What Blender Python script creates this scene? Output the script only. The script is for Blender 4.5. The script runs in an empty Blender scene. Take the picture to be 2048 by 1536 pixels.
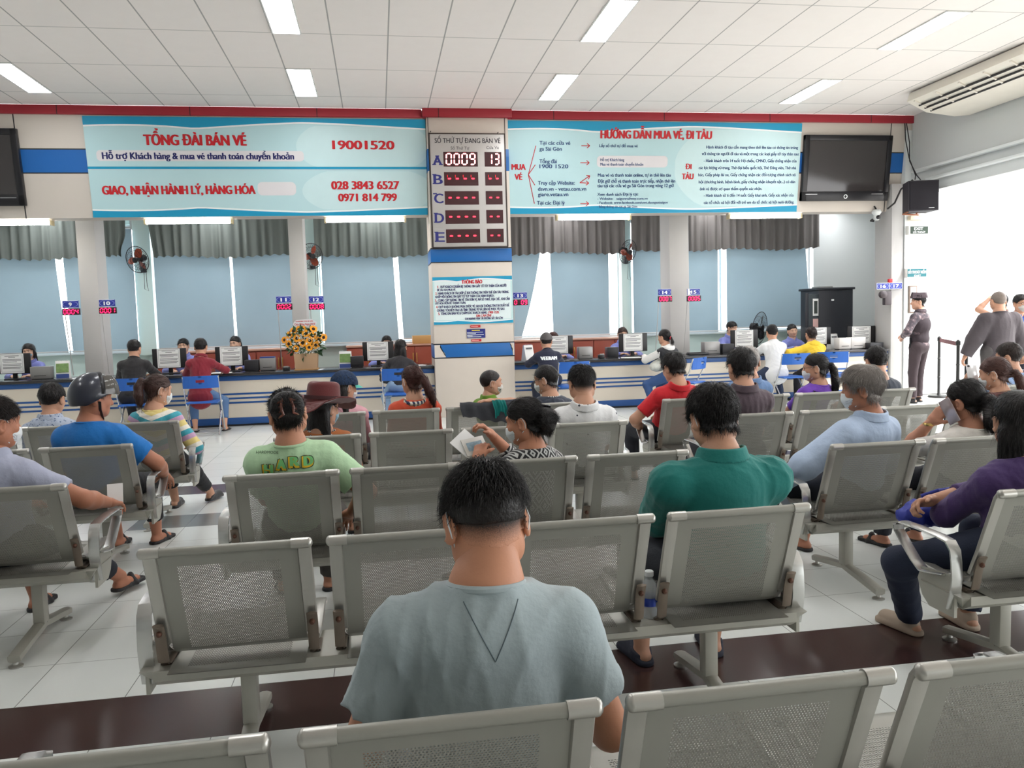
import bpy, bmesh, math, random
import numpy as np
from mathutils import Vector, Matrix
from mathutils.bvhtree import BVHTree
from mathutils.geometry import interpolate_bezier, tessellate_polygon
random.seed(7); np.random.seed(7)
SC = bpy.context.scene
COL = SC.collection

# ------------------------------------------------------------------ camera
CAM_H = 1.43
cd = bpy.data.cameras.new('camera'); cam = bpy.data.objects.new('camera', cd); COL.objects.link(cam)
cd.sensor_width = 36.0; cd.sensor_fit = 'HORIZONTAL'; cd.lens = 1624.446 * 36.0 / 2048
cd.clip_start = 0.02; cd.clip_end = 400
def _cam_axes(yaw, pitch, roll):
    cy, sy, cp, sp = math.cos(yaw), math.sin(yaw), math.cos(pitch), math.sin(pitch)
    f = Vector((sy*cp, cy*cp, sp)); r = Vector((cy, -sy, 0)); u = r.cross(f)
    return r*math.cos(roll)+u*math.sin(roll), u*math.cos(roll)-r*math.sin(roll), f
_r, _u, _f = _cam_axes(0.160391858, -0.0798949494, -0.0289486981)
cam.matrix_world = Matrix(((_r.x, _u.x, -_f.x, 0), (_r.y, _u.y, -_f.y, 0), (_r.z, _u.z, -_f.z, CAM_H), (0, 0, 0, 1)))
SC.camera = cam

# ------------------------------------------------------------------ world, sun, exposure
W = bpy.data.worlds.new('World'); SC.world = W; W.use_nodes = True
_bg = W.node_tree.nodes['Background']; _bg.inputs[0].default_value = (0.97, 0.985, 1.0, 1); _bg.inputs[1].default_value = 3.4
sd = bpy.data.lights.new('sun', 'SUN'); sd.energy = 3.6; sd.angle = 0.02; sd.color = (1.0, 0.98, 0.95)
sun = bpy.data.objects.new('sun', sd); COL.objects.link(sun); sun.location = (20, -8, 20)
sun.rotation_euler = Vector((-0.62, 0.30, -0.95)).to_track_quat('-Z', 'Y').to_euler()
def portal(name, loc, rot, sx, sy):          # guides sampling of the daylight through a real opening; gives no light of its own
    l = bpy.data.lights.new(name, 'AREA'); l.shape = 'RECTANGLE'; l.size = sx; l.size_y = sy; l.cycles.is_portal = True
    o = bpy.data.objects.new(name, l); COL.objects.link(o); o.location = loc; o.rotation_euler = rot
portal('daylight_portal_doorway', (8.72, 3.6, 1.6), (0, math.radians(90), 0), 3.2, 17.0)
portal('daylight_portal_windows', (1.0, 14.66, 1.9), (math.radians(-90), 0, 0), 14.0, 1.9)
SC.view_settings.view_transform = 'Standard'; SC.view_settings.look = 'None'
SC.view_settings.exposure = 0.62; SC.view_settings.gamma = 1.0; SC.view_settings.use_curve_mapping = False
SC.cycles.max_bounces = 6; SC.cycles.diffuse_bounces = 4; SC.cycles.glossy_bounces = 3; SC.cycles.transmission_bounces = 4
SC.cycles.transparent_max_bounces = 8; SC.cycles.caustics_reflective = False; SC.cycles.caustics_refractive = False
SC.cycles.sample_clamp_indirect = 6.0; SC.cycles.use_light_tree = True

# ------------------------------------------------------------------ materials
def lin(c):
    return tuple(((v/255)/12.92 if v/255 <= .04045 else ((v/255+.055)/1.055)**2.4) for v in c)
MATS = {}
class NT:                                    # tiny node-tree helper
    def __init__(s, m): s.t = m.node_tree; s.n = s.t.nodes; s.l = s.t.links
    def new(s, typ, **kw):
        n = s.n.new(typ)
        for k, v in kw.items():
            if k.startswith('i_'):
                key = k[2:]; key = int(key) if key.isdigit() else key
                n.inputs[key].default_value = v
            else: setattr(n, k, v)
        return n
    def link(s, a, b): s.l.new(a, b)
    def math(s, op, a, b=None, c=None):
        n = s.n.new('ShaderNodeMath'); n.operation = op
        for i, v in enumerate((a, b, c)):
            if v is None: continue
            if isinstance(v, (int, float)): n.inputs[i].default_value = v
            else: s.l.new(v, n.inputs[i])
        return n.outputs[0]
    def mix(s, fac, a, b):
        n = s.n.new('ShaderNodeMix'); n.data_type = 'RGBA'
        for sock, v in ((n.inputs[0], fac), (n.inputs[6], a), (n.inputs[7], b)):
            if isinstance(v, (int, float)): sock.default_value = v
            elif isinstance(v, tuple): sock.default_value = v if len(v) == 4 else (*v, 1)
            else: s.l.new(v, sock)
        return n.outputs[2]
def mat(name, rgb, rough=.5, metal=0.0, var=0.06, vscale=6.0, bump=0.0, bscale=60.0, emis=0.0, spec=None, stretch=None, sheen=0.0, alpha=1.0, pattern=None, coat=0.0):
    """Principled material; the colour varies a little with noise, the surface may be bumped; pattern(nt, coord, base) can return a colour socket."""
    if name in MATS: return MATS[name]
    m = bpy.data.materials.new(name); m.use_nodes = True; nt = NT(m); b = nt.n['Principled BSDF']
    c = lin(rgb); tc = nt.new('ShaderNodeTexCoord'); co = tc.outputs['Object']
    base = (*c, 1)
    if var > 0:
        nz = nt.new('ShaderNodeTexNoise', i_Scale=vscale, i_Detail=4.0); nt.link(co, nz.inputs['Vector'])
        base = nt.mix(nz.outputs[0], tuple(min(1, v*(1-var)) for v in c), tuple(min(1, v*(1+var)) for v in c))
    if pattern: base = pattern(nt, co, base)
    if isinstance(base, tuple): b.inputs['Base Color'].default_value = base
    else: nt.link(base, b.inputs['Base Color'])
    b.inputs['Roughness'].default_value = rough; b.inputs['Metallic'].default_value = metal
    if spec is not None: b.inputs['Specular IOR Level'].default_value = spec
    if sheen: b.inputs['Sheen Weight'].default_value = sheen
    if coat: b.inputs['Coat Weight'].default_value = coat
    if alpha < 1: b.inputs['Alpha'].default_value = alpha
    if emis: b.inputs['Emission Color'].default_value = (*c, 1); b.inputs['Emission Strength'].default_value = emis
    if bump:
        vec = co
        if stretch:
            mp = nt.new('ShaderNodeMapping'); mp.inputs['Scale'].default_value = stretch; nt.link(co, mp.inputs['Vector']); vec = mp.outputs[0]
        nz = nt.new('ShaderNodeTexNoise', i_Scale=bscale, i_Detail=5.0); nt.link(vec, nz.inputs['Vector'])
        bp = nt.new('ShaderNodeBump', i_Strength=bump, i_Distance=.01); nt.link(nz.outputs[0], bp.inputs['Height']); nt.link(bp.outputs[0], b.inputs['Normal'])
    MATS[name] = m; return m
def glow(name, rgb, strength):
    return mat(name, rgb, emis=strength, var=0)

# ------------------------------------------------------------------ objects
def tag(o, label=None, cat=None, group=None, kind=None):
    if label: o['label'] = label
    if cat: o['category'] = cat
    if group: o['group'] = group
    if kind: o['kind'] = kind
    return o
def thing(name, label, cat, loc=(0, 0, 0), rz=0.0, group=None, rot=None):
    o = bpy.data.objects.new(name, None); COL.objects.link(o); o.empty_display_size = .05
    o.location = loc; o.rotation_euler = rot or (0, 0, rz)
    return tag(o, label, cat, group)
def link(name, me, material=None, parent=None, loc=(0, 0, 0), rot=(0, 0, 0), label=None):
    o = bpy.data.objects.new(name, me); COL.objects.link(o); o.location = loc; o.rotation_euler = rot
    if material is not None and not me.materials: me.materials.append(material)
    if parent: o.parent = parent
    if label: o['label'] = label
    return o
def copy_tree(o, parent=None):
    c = o.copy(); COL.objects.link(c)
    if parent: c.parent = parent
    for ch in list(o.children): copy_tree(ch, c)
    return c
class MB:
    """collects shapes into one bmesh and links it as ONE mesh object"""
    def __init__(s): s.bm = bmesh.new(); s.M = None
    def _x(s, p): return (s.M @ Vector(p)) if s.M is not None else Vector(p)
    def poly(s, pts, faces):
        v = [s.bm.verts.new(s._x(p)) for p in pts]
        for f in faces:
            try: s.bm.faces.new([v[i] for i in f])
            except ValueError: pass
        return v
    def box(s, c, d, bev=0.0, rot=None, seg=2):
        t = bmesh.new(); bmesh.ops.create_cube(t, size=1.0)
        for v in t.verts: v.co = Vector((v.co.x*d[0], v.co.y*d[1], v.co.z*d[2]))
        if bev > 0: bmesh.ops.bevel(t, geom=list(t.edges), offset=min(bev, min(d)*.49), segments=seg, profile=.5, affect='EDGES')
        R = rot.to_matrix() if hasattr(rot, 'to_matrix') else (rot or Matrix.Identity(3))
        s._merge(t, lambda p: R @ p + Vector(c))
        return s
    def _merge(s, t, fn):
        mp = {v: s.bm.verts.new(s._x(fn(v.co))) for v in t.verts}
        for f in t.faces:
            try: s.bm.faces.new([mp[v] for v in f.verts])
            except ValueError: pass
        t.free()
    def b2(s, lo, hi, bev=0.0): return s.box([(a+b)/2 for a, b in zip(lo, hi)], [abs(b-a) for a, b in zip(lo, hi)], bev)
    def tube(s, pts, r, n=10, caps=True, flat=None, up=None):
        """tube through points; r a number or list; flat=(a,b) uses an a x b rounded strap section"""
        pts = [Vector(p) for p in pts]; rings = []
        prev = None
        for i, p in enumerate(pts):
            t = (pts[min(i+1, len(pts)-1)]-pts[max(i-1, 0)]).normalized()
            if up is not None: a = Vector(up)
            elif prev is None: a = Vector((0, 0, 1)) if abs(t.z) < .9 else Vector((1, 0, 0))
            else: a = prev
            n1 = (a-t*a.dot(t)).normalized(); n2 = t.cross(n1); prev = n1
            rr = r[i] if isinstance(r, (list, tuple)) else r
            ring = []
            for k in range(n):
                an = 2*math.pi*(k+.5)/n; ca, sa = math.cos(an), math.sin(an)
                if flat:
                    q = 4.0; dd = (abs(ca)**q+abs(sa)**q)**(1/q); o = n1*(flat[0]*ca/dd)+n2*(flat[1]*sa/dd)
                else: o = (n1*ca+n2*sa)*rr
                ring.append(s.bm.verts.new(s._x(p+o)))
            rings.append(ring)
        for a, b in zip(rings, rings[1:]):
            for k in range(n): s.bm.faces.new((a[k], a[(k+1) % n], b[(k+1) % n], b[k]))
        if caps:
            s.bm.faces.new(rings[0][::-1]); s.bm.faces.new(rings[-1])
        return s
    def lathe(s, prof, c=(0, 0, 0), n=24, M=None, cap=True):
        rings = []
        for r, z in prof:
            rings.append([s.bm.verts.new(s._x((M @ Vector((r*math.cos(2*math.pi*k/n), r*math.sin(2*math.pi*k/n), z)) if M is not None else Vector((r*math.cos(2*math.pi*k/n), r*math.sin(2*math.pi*k/n), z)))+Vector(c))) for k in range(n)])
        for a, b in zip(rings, rings[1:]):
            for k in range(n): s.bm.faces.new((a[k], a[(k+1) % n], b[(k+1) % n], b[k]))
        if cap:
            s.bm.faces.new(rings[0][::-1]); s.bm.faces.new(rings[-1])
        return s
    def ell(s, c, r, n=12, R=None):
        t = bmesh.new(); bmesh.ops.create_uvsphere(t, u_segments=n, v_segments=max(6, n*2//3), radius=1.0)
        R = R or Matrix.Identity(3)
        s._merge(t, lambda p: R @ Vector((p.x*r[0], p.y*r[1], p.z*r[2]))+Vector(c)); return s
    def extrude(s, outline, d0, d1, axis='y'):
        """closed 2-D outline extruded along an axis; outline in the two other axes"""
        def P(a, b, d): return {'y': (a, d, b), 'x': (d, a, b), 'z': (a, b, d)}[axis]
        v0 = [s.bm.verts.new(s._x(P(a, b, d0))) for a, b in outline]; v1 = [s.bm.verts.new(s._x(P(a, b, d1))) for a, b in outline]
        n = len(outline)
        for k in range(n): s.bm.faces.new((v0[k], v0[(k+1) % n], v1[(k+1) % n], v1[k]))
        for vv in (v0, v1[::-1]):
            f = s.bm.faces.new(vv)
            if n > 4: bmesh.ops.triangulate(s.bm, faces=[f])
        return s
    def mesh(s, name, smooth=True, angle=35):
        bmesh.ops.recalc_face_normals(s.bm, faces=s.bm.faces)
        me = bpy.data.meshes.new(name); s.bm.to_mesh(me); s.bm.free()
        if smooth:
            me.shade_smooth(); me.set_sharp_from_angle(angle=math.radians(angle))
        return me
    def build(s, name, material, parent=None, loc=(0, 0, 0), rot=(0, 0, 0), label=None, smooth=True, angle=35):
        return link(name, s.mesh(name, smooth, angle), material, parent, loc, rot, label)
def np_mesh(name, V, F, smooth=True):
    me = bpy.data.meshes.new(name); V = np.asarray(V, np.float32)
    faces = F if isinstance(F, list) else [F]
    faces = [np.asarray(f, np.int32) for f in faces if len(f)]
    nl = sum(f.size for f in faces); npoly = sum(len(f) for f in faces)
    me.vertices.add(len(V)); me.vertices.foreach_set('co', V.ravel())
    me.loops.add(nl); me.loops.foreach_set('vertex_index', np.concatenate([f.ravel() for f in faces]))
    me.polygons.add(npoly); st = []; o = 0
    for f in faces: st.append(o+np.arange(len(f))*f.shape[1]); o += f.size
    me.polygons.foreach_set('loop_start', np.concatenate(st))
    me.update(calc_edges=True); me.validate()
    if smooth: me.shade_smooth()
    return me
_dg = None
def glyph_fill(cu):
    """each outline of the lettering filled by itself with its own holes, so overlapping accents stay solid"""
    outs = []
    for sp in cu.splines:
        bp = sp.bezier_points; pts = []
        if len(bp) < 2: continue
        for k in range(len(bp)):
            a, b = bp[k], bp[(k+1) % len(bp)]; q = interpolate_bezier(a.co, a.handle_right, b.handle_left, b.co, 5)
            if (a.handle_right-a.co).length < 1e-5 and (b.handle_left-b.co).length < 1e-5: q = [a.co.copy(), b.co.copy()]
            for p in q[:-1]:
                if not pts or (p-pts[-1]).length > 1e-5: pts.append(p.copy())
        if len(pts) > 2: outs.append((sum(p.x*q.y-q.x*p.y for p, q in zip(pts, pts[1:]+pts[:1]))/2, pts))
    if not outs: return np.zeros((0, 2)), []
    def inside(c, poly):
        r = False
        for p, q in zip(poly, poly[1:]+poly[:1]):
            if (p.y > c.y) != (q.y > c.y) and c.x < (q.x-p.x)*(c.y-p.y)/(q.y-p.y)+p.x: r = not r
        return r
    bb = [(min(p.x for p in c), max(p.x for p in c), min(p.y for p in c), max(p.y for p in c)) for _, c in outs]
    def within(a, b):                            # the whole of outline a lies inside outline b
        A, B = bb[a], bb[b]; return A[0] >= B[0] and A[1] <= B[1] and A[2] >= B[2] and A[3] <= B[3] and all(inside(p, outs[b][1]) for p in outs[a][1][::2])
    par = [[b for b in range(len(outs)) if b != a and within(a, b)] for a in range(len(outs))]
    O = {a: [outs[a][1]] for a in range(len(outs)) if len(par[a]) % 2 == 0}
    for a in range(len(outs)):
        if a not in O:
            for b in par[a]:
                if b in O and len(par[b]) == len(par[a])-1: O[b].append(outs[a][1]); break
    O = list(O.values())
    V, T = [], []
    for o in O:
        t = tessellate_polygon([[Vector((p.x, p.y, 0)) for p in c] for c in o]); n = len(V); V += [(p.x, p.y) for c in o for p in c]; T += [[n+i for i in f] for f in t]
    return np.array(V), T
def text_mesh(items, depth=.002, name='lettering'):
    """items: (string, x0, x1, z_bottom_of_capitals, z_top_of_capitals, bold); lettering lies in local x,z, facing -y, as one mesh"""
    V, F, n = [], [], 0
    for it in items:
        body, x0, x1, zb, zt = it[:5]; bold = it[5] if len(it) > 5 else .02
        cu = bpy.data.curves.new('lettering_source', 'FONT'); cu.body = body; cu.extrude = 0; cu.resolution_u = 3
        o = bpy.data.objects.new('lettering_source', cu); COL.objects.link(o)
        bpy.context.view_layer.update(); dg = bpy.context.evaluated_depsgraph_get()
        v, tris = glyph_fill(o.to_curve(dg)); o.to_curve_clear()
        COL.objects.unlink(o); bpy.data.objects.remove(o); bpy.data.curves.remove(cu)
        if not len(v): continue
        sz = (zt-zb)/.73; bx = bold*sz*1.3
        sx = (x1-x0-2*bx)/max(1e-6, v[:, 0].max()-v[:, 0].min())
        for q, (ox, oz) in enumerate(((-1, 0), (-.33, .3), (.33, -.3), (1, 0)) if bold > .006 else ((0, 0),)):   # heavier strokes: the same letters set again a hair apart
            P = np.stack([x0+bx+(v[:, 0]-v[:, 0].min())*sx+ox*bx, np.full(len(v), -.00025*q), zb+v[:, 1]*sz+oz*bx*.6], 1)
            F += [[i+n for i in p] for p in tris]
            V.append(P); n += len(P)
    V = np.concatenate(V)
    me = bpy.data.meshes.new(name)
    bm = bmesh.new(); vs = [bm.verts.new((p[0], p[1]-depth, p[2])) for p in V]
    for f in F:
        try: bm.faces.new([vs[i] for i in f])
        except ValueError: pass
    for f in bm.faces:
        if f.normal.y > 0: f.normal_flip()
    bm.normal_update()
    for f in bm.faces:
        if f.normal.y > 0: f.normal_flip()
    bm.to_mesh(me); bm.free(); return me
SEG = {'0': 'abcdef', '1': 'bc', '2': 'abged', '3': 'abgcd', '4': 'fgbc', '5': 'afgcd', '6': 'afgedc', '7': 'abc', '8': 'abcdefg', '9': 'abfgcd', '-': 'g', ' ': '', 'L': 'fg'}
def seg_digits(mb, s, x0, x1, z0, z1, y, slant=.08, t=None):
    n = len(s); w = (x1-x0)/n; h = z1-z0; t = t or w*.13; dw = w*.62
    for i, ch in enumerate(s):
        cx = x0+w*(i+.5); L, Rr = cx-dw/2, cx+dw/2; zm = (z0+z1)/2
        bars = {'a': (L+t*.6, z1, Rr-t*.6, z1), 'd': (L+t*.6, z0, Rr-t*.6, z0), 'g': (L+t*.6, zm, Rr-t*.6, zm), 'f': (L, zm+t*.5, L, z1-t*.5), 'b': (Rr, zm+t*.5, Rr, z1-t*.5), 'e': (L, z0+t*.5, L, zm-t*.5), 'c': (Rr, z0+t*.5, Rr, zm-t*.5)}
        for k in SEG[ch]:
            a, b, c, d = bars[k]; sl = lambda z: (z-zm)*slant
            dx, dz = (c-a), (d-b); ln = math.hypot(dx, dz); ux, uz = dx/ln, dz/ln; px, pz = -uz*t/2, ux*t/2; e = t*.35
            o = [(a-ux*e*0, b), (a+ux*e+px, b+uz*e+pz), (c-ux*e+px, d-uz*e+pz), (c, d), (c-ux*e-px, d-uz*e-pz), (a+ux*e-px, b+uz*e-pz)]
            mb.extrude([(p+sl(q), q) for p, q in o], y, y-.003)
# ------------------------------------------------------------------ the setting
Z_C = 4.48
def p_floor(nt, co, base):
    s = nt.new('ShaderNodeSeparateXYZ'); nt.link(co, s.inputs[0]); x, y = s.outputs[0], s.outputs[1]
    def joint(v, off, w=.0035):
        m = nt.math('FLOORED_MODULO', nt.math('ADD', v, off), .4); return nt.math('LESS_THAN', m, w)
    def band(v, a, b): return nt.math('MULTIPLY', nt.math('GREATER_THAN', v, a), nt.math('LESS_THAN', v, b))
    jx, jy = joint(x, 1.44), joint(y, .72)
    tile = nt.new('ShaderNodeCombineXYZ'); nt.link(nt.math('FLOOR', nt.math('DIVIDE', nt.math('ADD', x, 1.44), .4)), tile.inputs[0]); nt.link(nt.math('FLOOR', nt.math('DIVIDE', nt.math('ADD', y, .72), .4)), tile.inputs[1])
    wn = nt.new('ShaderNodeTexWhiteNoise'); nt.link(tile.outputs[0], wn.inputs['Vector'])
    tint = nt.mix(nt.math('MULTIPLY', wn.outputs[0], .35), base, (*lin((218, 221, 217)), 1))
    dark = nt.math('MAXIMUM', band(y, 2.88, 3.28), band(y, 7.28, 7.68))
    c = nt.mix(dark, tint, (*lin((66, 46, 44)), 1))
    grey = nt.math('MULTIPLY', band(y, 6.08, 6.48), band(x, -1.84, -1.04))
    c = nt.mix(grey, c, (*lin((132, 134, 132)), 1))
    j = nt.math('MAXIMUM', jx, nt.math('MULTIPLY', jy, .8))
    return nt.mix(nt.math('MULTIPLY', j, .75), c, (*lin((52, 50, 48)), 1))
def p_ceil(nt, co, base):
    s = nt.new('ShaderNodeSeparateXYZ'); nt.link(co, s.inputs[0])
    jx = nt.math('LESS_THAN', nt.math('FLOORED_MODULO', nt.math('ADD', s.outputs[0], 60-.23+.009), .6), 0.015)
    jy = nt.math('LESS_THAN', nt.math('FLOORED_MODULO', nt.math('ADD', s.outputs[1], 60-7.82+.009), 1.2), .016)
    return nt.mix(nt.math('MAXIMUM', jx, nt.math('MULTIPLY', jy, .7)), base, (*lin((168, 166, 163)), 1))
def p_fascia(nt, co, base):                  # cladding panels: thin dark joints between them
    s = nt.new('ShaderNodeSeparateXYZ'); nt.link(co, s.inputs[0])
    z = s.outputs[2]; x = s.outputs[0]
    def near(v, a, w): return nt.math('LESS_THAN', nt.math('ABSOLUTE', nt.math('SUBTRACT', v, a)), w)
    blue = nt.math('MULTIPLY', nt.math('GREATER_THAN', z, 3.6), nt.math('LESS_THAN', z, 3.915))
    c = nt.mix(blue, base, (*lin((22, 98, 172)), 1))
    j = nt.math('MAXIMUM', near(z, 3.6, .008), near(z, 3.915, .008))
    for a in (-4.72, 8.2): j = nt.math('MAXIMUM', j, near(x, a, .008))
    return nt.mix(j, c, (*lin((40, 38, 38)), 1))
def p_band(nt, co, base):
    s = nt.new('ShaderNodeSeparateXYZ'); nt.link(co, s.inputs[0])
    j = nt.math('LESS_THAN', nt.math('FLOORED_MODULO', nt.math('ADD', s.outputs[0], 60-2.3-.53), 1.71), .012)
    return nt.mix(j, base, (*lin((60, 16, 22)), 1))
M_floor = mat('glazed floor tile', (226, 229, 225), .22, var=.05, vscale=2.5, pattern=p_floor, spec=.45)
M_ceil = mat('ceiling panel', (240, 234, 230), .9, var=.02, pattern=p_ceil, bump=.04, bscale=150)
M_wall = mat('painted wall', (208, 211, 210), .75, var=.03, vscale=1.5)
M_white = mat('white painted plaster', (228, 232, 231), .7, var=.03, vscale=2)
M_green = mat('pale green plaster', (205, 224, 220), .7, var=.03, vscale=2)
M_col = mat('column paint', (184, 182, 180), .7, var=.02)
M_fascia = mat('beige cladding panel', (206, 197, 187), .55, var=.03, vscale=.8, pattern=p_fascia)
M_beige = mat('beige panel', (216, 205, 193), .5, var=.03)
M_red = mat('red fascia band', (160, 34, 48), .45, var=.05, vscale=1.5, pattern=p_band)
M_blue = mat('blue panel', (20, 100, 172), .4, var=.05, vscale=2)
M_dk = mat('dark joint', (36, 34, 36), .6, var=0)

def struct(name, mb, m, parent=None, **kw):
    o = mb.build(name, m, parent, **kw)
    if not parent: o['kind'] = 'structure'
    return o
struct('floor', MB().b2((-8.2, -5.2, -.1), (8.55, 14.9, 0)), M_floor)
struct('ceiling', MB().b2((-8.2, -5.2, Z_C), (8.9, 12.02, Z_C+.08)), M_ceil)
struct('floor_outside', MB().b2((8.55, -14, -.1), (40, 40, -.01)), mat('sunlit concrete outside', (182, 178, 172), .8))
# right wall: lintel beam over the wide doorway, two thin ledges on it
rw = struct('wall_right', MB().b2((8.56, -5.2, 3.23), (8.8, 12.06, Z_C)), M_wall)
struct('trim_1', MB().b2((8.46, -5.2, 3.56), (8.57, 11.95, 3.6), .006), M_white)
struct('trim_2', MB().b2((8.46, -5.2, 3.385), (8.57, 11.6, 3.42), .006), M_white)
struct('wall_jamb_right', MB().b2((8.46, 12.08, 0), (10.4, 12.3, 4.5)), M_white)
struct('wall_left', MB().b2((-8.3, -5.2, 0), (-8.2, 14.9, Z_C)), M_wall)
struct('wall_near', MB().b2((-8.2, -5.3, 0), (8.9, -5.2, Z_C)), M_wall)
# fascia above the counters: leans out at the top
def lean(z): return 12.25-.135*(z-3.0)
fa = MB()
for x0, x1 in ((-8.2, .795), (1.995, 8.57)):
    fa.poly([(x0, lean(3.0), 3.0), (x1, lean(3.0), 3.0), (x1, lean(4.36), 4.36), (x0, lean(4.36), 4.36), (x0, 12.55, 3.0), (x1, 12.55, 3.0), (x1, 12.55, 4.48), (x0, 12.55, 4.48)],
            [(0, 1, 2, 3), (0, 4, 5, 1), (3, 2, 6, 7), (4, 7, 6, 5), (0, 3, 7, 4), (1, 5, 6, 2)])
struct('wall_fascia', fa, M_fascia, smooth=False)
struct('trim_3', MB().b2((-8.2, 12.02, 4.36), (.74, 12.14, 4.48), .004).b2((2.05, 12.02, 4.36), (8.57, 12.14, 4.48), .004), M_red)
struct('ceiling_soffit', MB().b2((-8.2, 12.56, 3.42), (10.4, 14.9, 3.5)), M_white)
# pillar between the two counters
P0, P1, PY = .80, 1.99, 12.0
pl = struct('pillar', MB().b2((P0, PY, 0), (P1, 12.75, 4.36), .006), M_beige)
pb = MB()
for z0, z1 in ((2.29, 2.475), (.89, 1.08), (3.6, 3.915)): pb.b2((P0-.004, PY-.004, z0), (P1+.004, 12.7, z1), .003)
struct('blue_band', pb, M_blue, pl)
pj = MB()
for z in (2.485, 2.282, 1.088, .882): pj.b2((P0-.005, PY-.005, z-.007), (P1+.005, 12.6, z+.007))
for x in (P0+.022,): pj.b2((x-.004, PY-.006, 2.5), (x+.004, PY+.01, 4.36))
pj.b2((P1-.05, PY-.006, 2.5), (P1-.042, PY+.01, 4.36))
struct('panel_joint', pj, M_dk, pl)
struct('red_cap', MB().b2((.745, PY-.06, 4.36), (2.045, 12.7, 4.48), .004), M_red, pl)
wr = MB(); rr = random.Random(3)             # torn corners of the lower blue vinyl
for side in (0, 1):
    n = 9; ed = []
    for i in range(n+1):
        z = .893+(1.077-.893)*i/n
        ed.append(((P0+(.165-.11*i/n*(.6+.4*rr.random()))+(rr.random()-.5)*.03) if side == 0 else (P1-.012-.05*(i/n)**2*rr.random()-.01), z))
    out = ([(P0, .893)]+ed+[(P0, 1.077)]) if side == 0 else ([(P1, 1.077)]+ed[::-1]+[(P1, .893)])
    wr.extrude(out, PY-.0055, PY-.004)
struct('torn_vinyl_patch', wr, M_beige, pl, label='pale torn corners of the lower blue vinyl band')
# far wall with the ticket-office windows
Xp = [(-3.99, -3.72), (-1.19, -.99), (4.46, 4.64)]
wf = MB()
wf.b2((-8.2, 14.7, 0), (8.42, 14.86, 1.06)).b2((-8.2, 14.7, 3.2), (8.42, 14.86, 3.42))
for a, b in Xp: wf.b2((a, 14.55, 1.0), (b, 14.86, 3.42))
wf.b2((-8.2, 14.7, 1.06), (-7.6, 14.86, 3.2))
wf.b2((1.0, 14.7, 1.06), (2.2, 14.86, 3.2))
struct('wall_far', wf, M_green)
struct('wall_office_end', MB().b2((8.3, 14.6, 0), (10.4, 14.86, 3.42)).b2((10.3, 12.3, 0), (10.4, 14.86, 3.42)), M_wall)
wx = [-7.6]+[v for p in Xp for v in p]+[8.3]
spans = [(-7.6, -3.99), (-3.72, -1.19), (-.99, 1.0), (2.2, 4.46), (4.64, 8.3)]
M_frame = mat('aluminium window frame', (205, 208, 210), .4, .3)
M_glass = bpy.data.materials.new('window glass'); M_glass.use_nodes = True
_n = NT(M_glass); _n.n.remove(_n.n['Principled BSDF']); _t = _n.new('ShaderNodeBsdfTransparent'); _g = _n.new('ShaderNodeBsdfGlossy', i_Roughness=.02); _m = _n.new('ShaderNodeMixShader', i_0=.06)
_n.link(_t.outputs[0], _m.inputs[1]); _n.link(_g.outputs[0], _m.inputs[2]); _n.link(_m.outputs[0], _n.n['Material Output'].inputs[0])
for k, (a, b) in enumerate(spans):
    f = MB()
    for z in (1.06, 3.15): f.b2((a, 14.75, z), (b, 14.8, z+.05))
    nm = max(2, round((b-a)/1.0))
    for i in range(nm+1):
        x = a+(b-a)*i/nm; f.b2((x-.02, 14.755, 1.06), (x+.02, 14.795, 3.2))
    w = struct('window_%d' % (k+1), f, M_frame)
    MB().b2((a, 14.772, 1.1), (b, 14.778, 3.17)).build('pane', M_glass, w)
    struct('trim_%d' % (k+4), MB().b2((a, 14.56, 1.04), (b, 14.72, 1.085), .004), M_white)
# columns standing behind the counter
for k, (a, b, rgt) in enumerate(((-4.35, -4.09, 1), (-1.31, -1.09, 1), (4.81, 5.15, -1), (8.24, 8.45, -1))):
    y = 13.0 if k < 3 else 12.1
    struct('column_%d' % (k+1), MB().b2((a, y, 0), (b, y+.45, 3.42), .008), M_col)
M_desk = mat('white desk partition', (222, 226, 226), .6)

# ------------------------------------------------------------------ ceiling lights, tubes
M_lamp = glow('lamp diffuser', (252, 253, 255), 15.0)
M_lframe = mat('white lamp frame', (225, 225, 222), .5)
M_louvre = mat('aluminium louvre', (190, 190, 188), .35, .6)
lab = {(-4.12, 10.22): 'leftmost recessed ceiling light, near the red band at the left edge', (-.82, 7.82): 'ceiling light cut by the top edge above the phone-number banner', (-.82, 10.22): 'ceiling light next to the red band above the 19001520 banner',
       (2.48, 7.82): 'ceiling light cut by the top edge right of the pillar', (2.48, 10.22): 'short ceiling light near the red band just right of the pillar', (6.08, 7.82): 'large ceiling light nearest the air conditioner', (6.08, 10.22): 'ceiling light near the red band above the right-hand television'}
def ceil_light():
    t = thing('ceiling_light', '', 'ceiling light')
    f = MB()
    f.b2((-.15, 0, -.012), (-.135, 1.2, .0)).b2((.135, 0, -.012), (.15, 1.2, 0)).b2((-.15, 0, -.012), (.15, .015, 0)).b2((-.15, 1.185, -.012), (.15, 1.2, 0))
    f.build('frame', M_lframe, t); MB().b2((-.135, .015, -.004), (.135, 1.185, -.001)).build('diffuser', M_lamp, t)
    l = MB()
    for i in range(1, 15): l.b2((-.13, .08*i-.002, -.011), (.13, .08*i+.002, -.004))
    l.build('louvre', M_louvre, t)
    return t
cl0 = None
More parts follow.
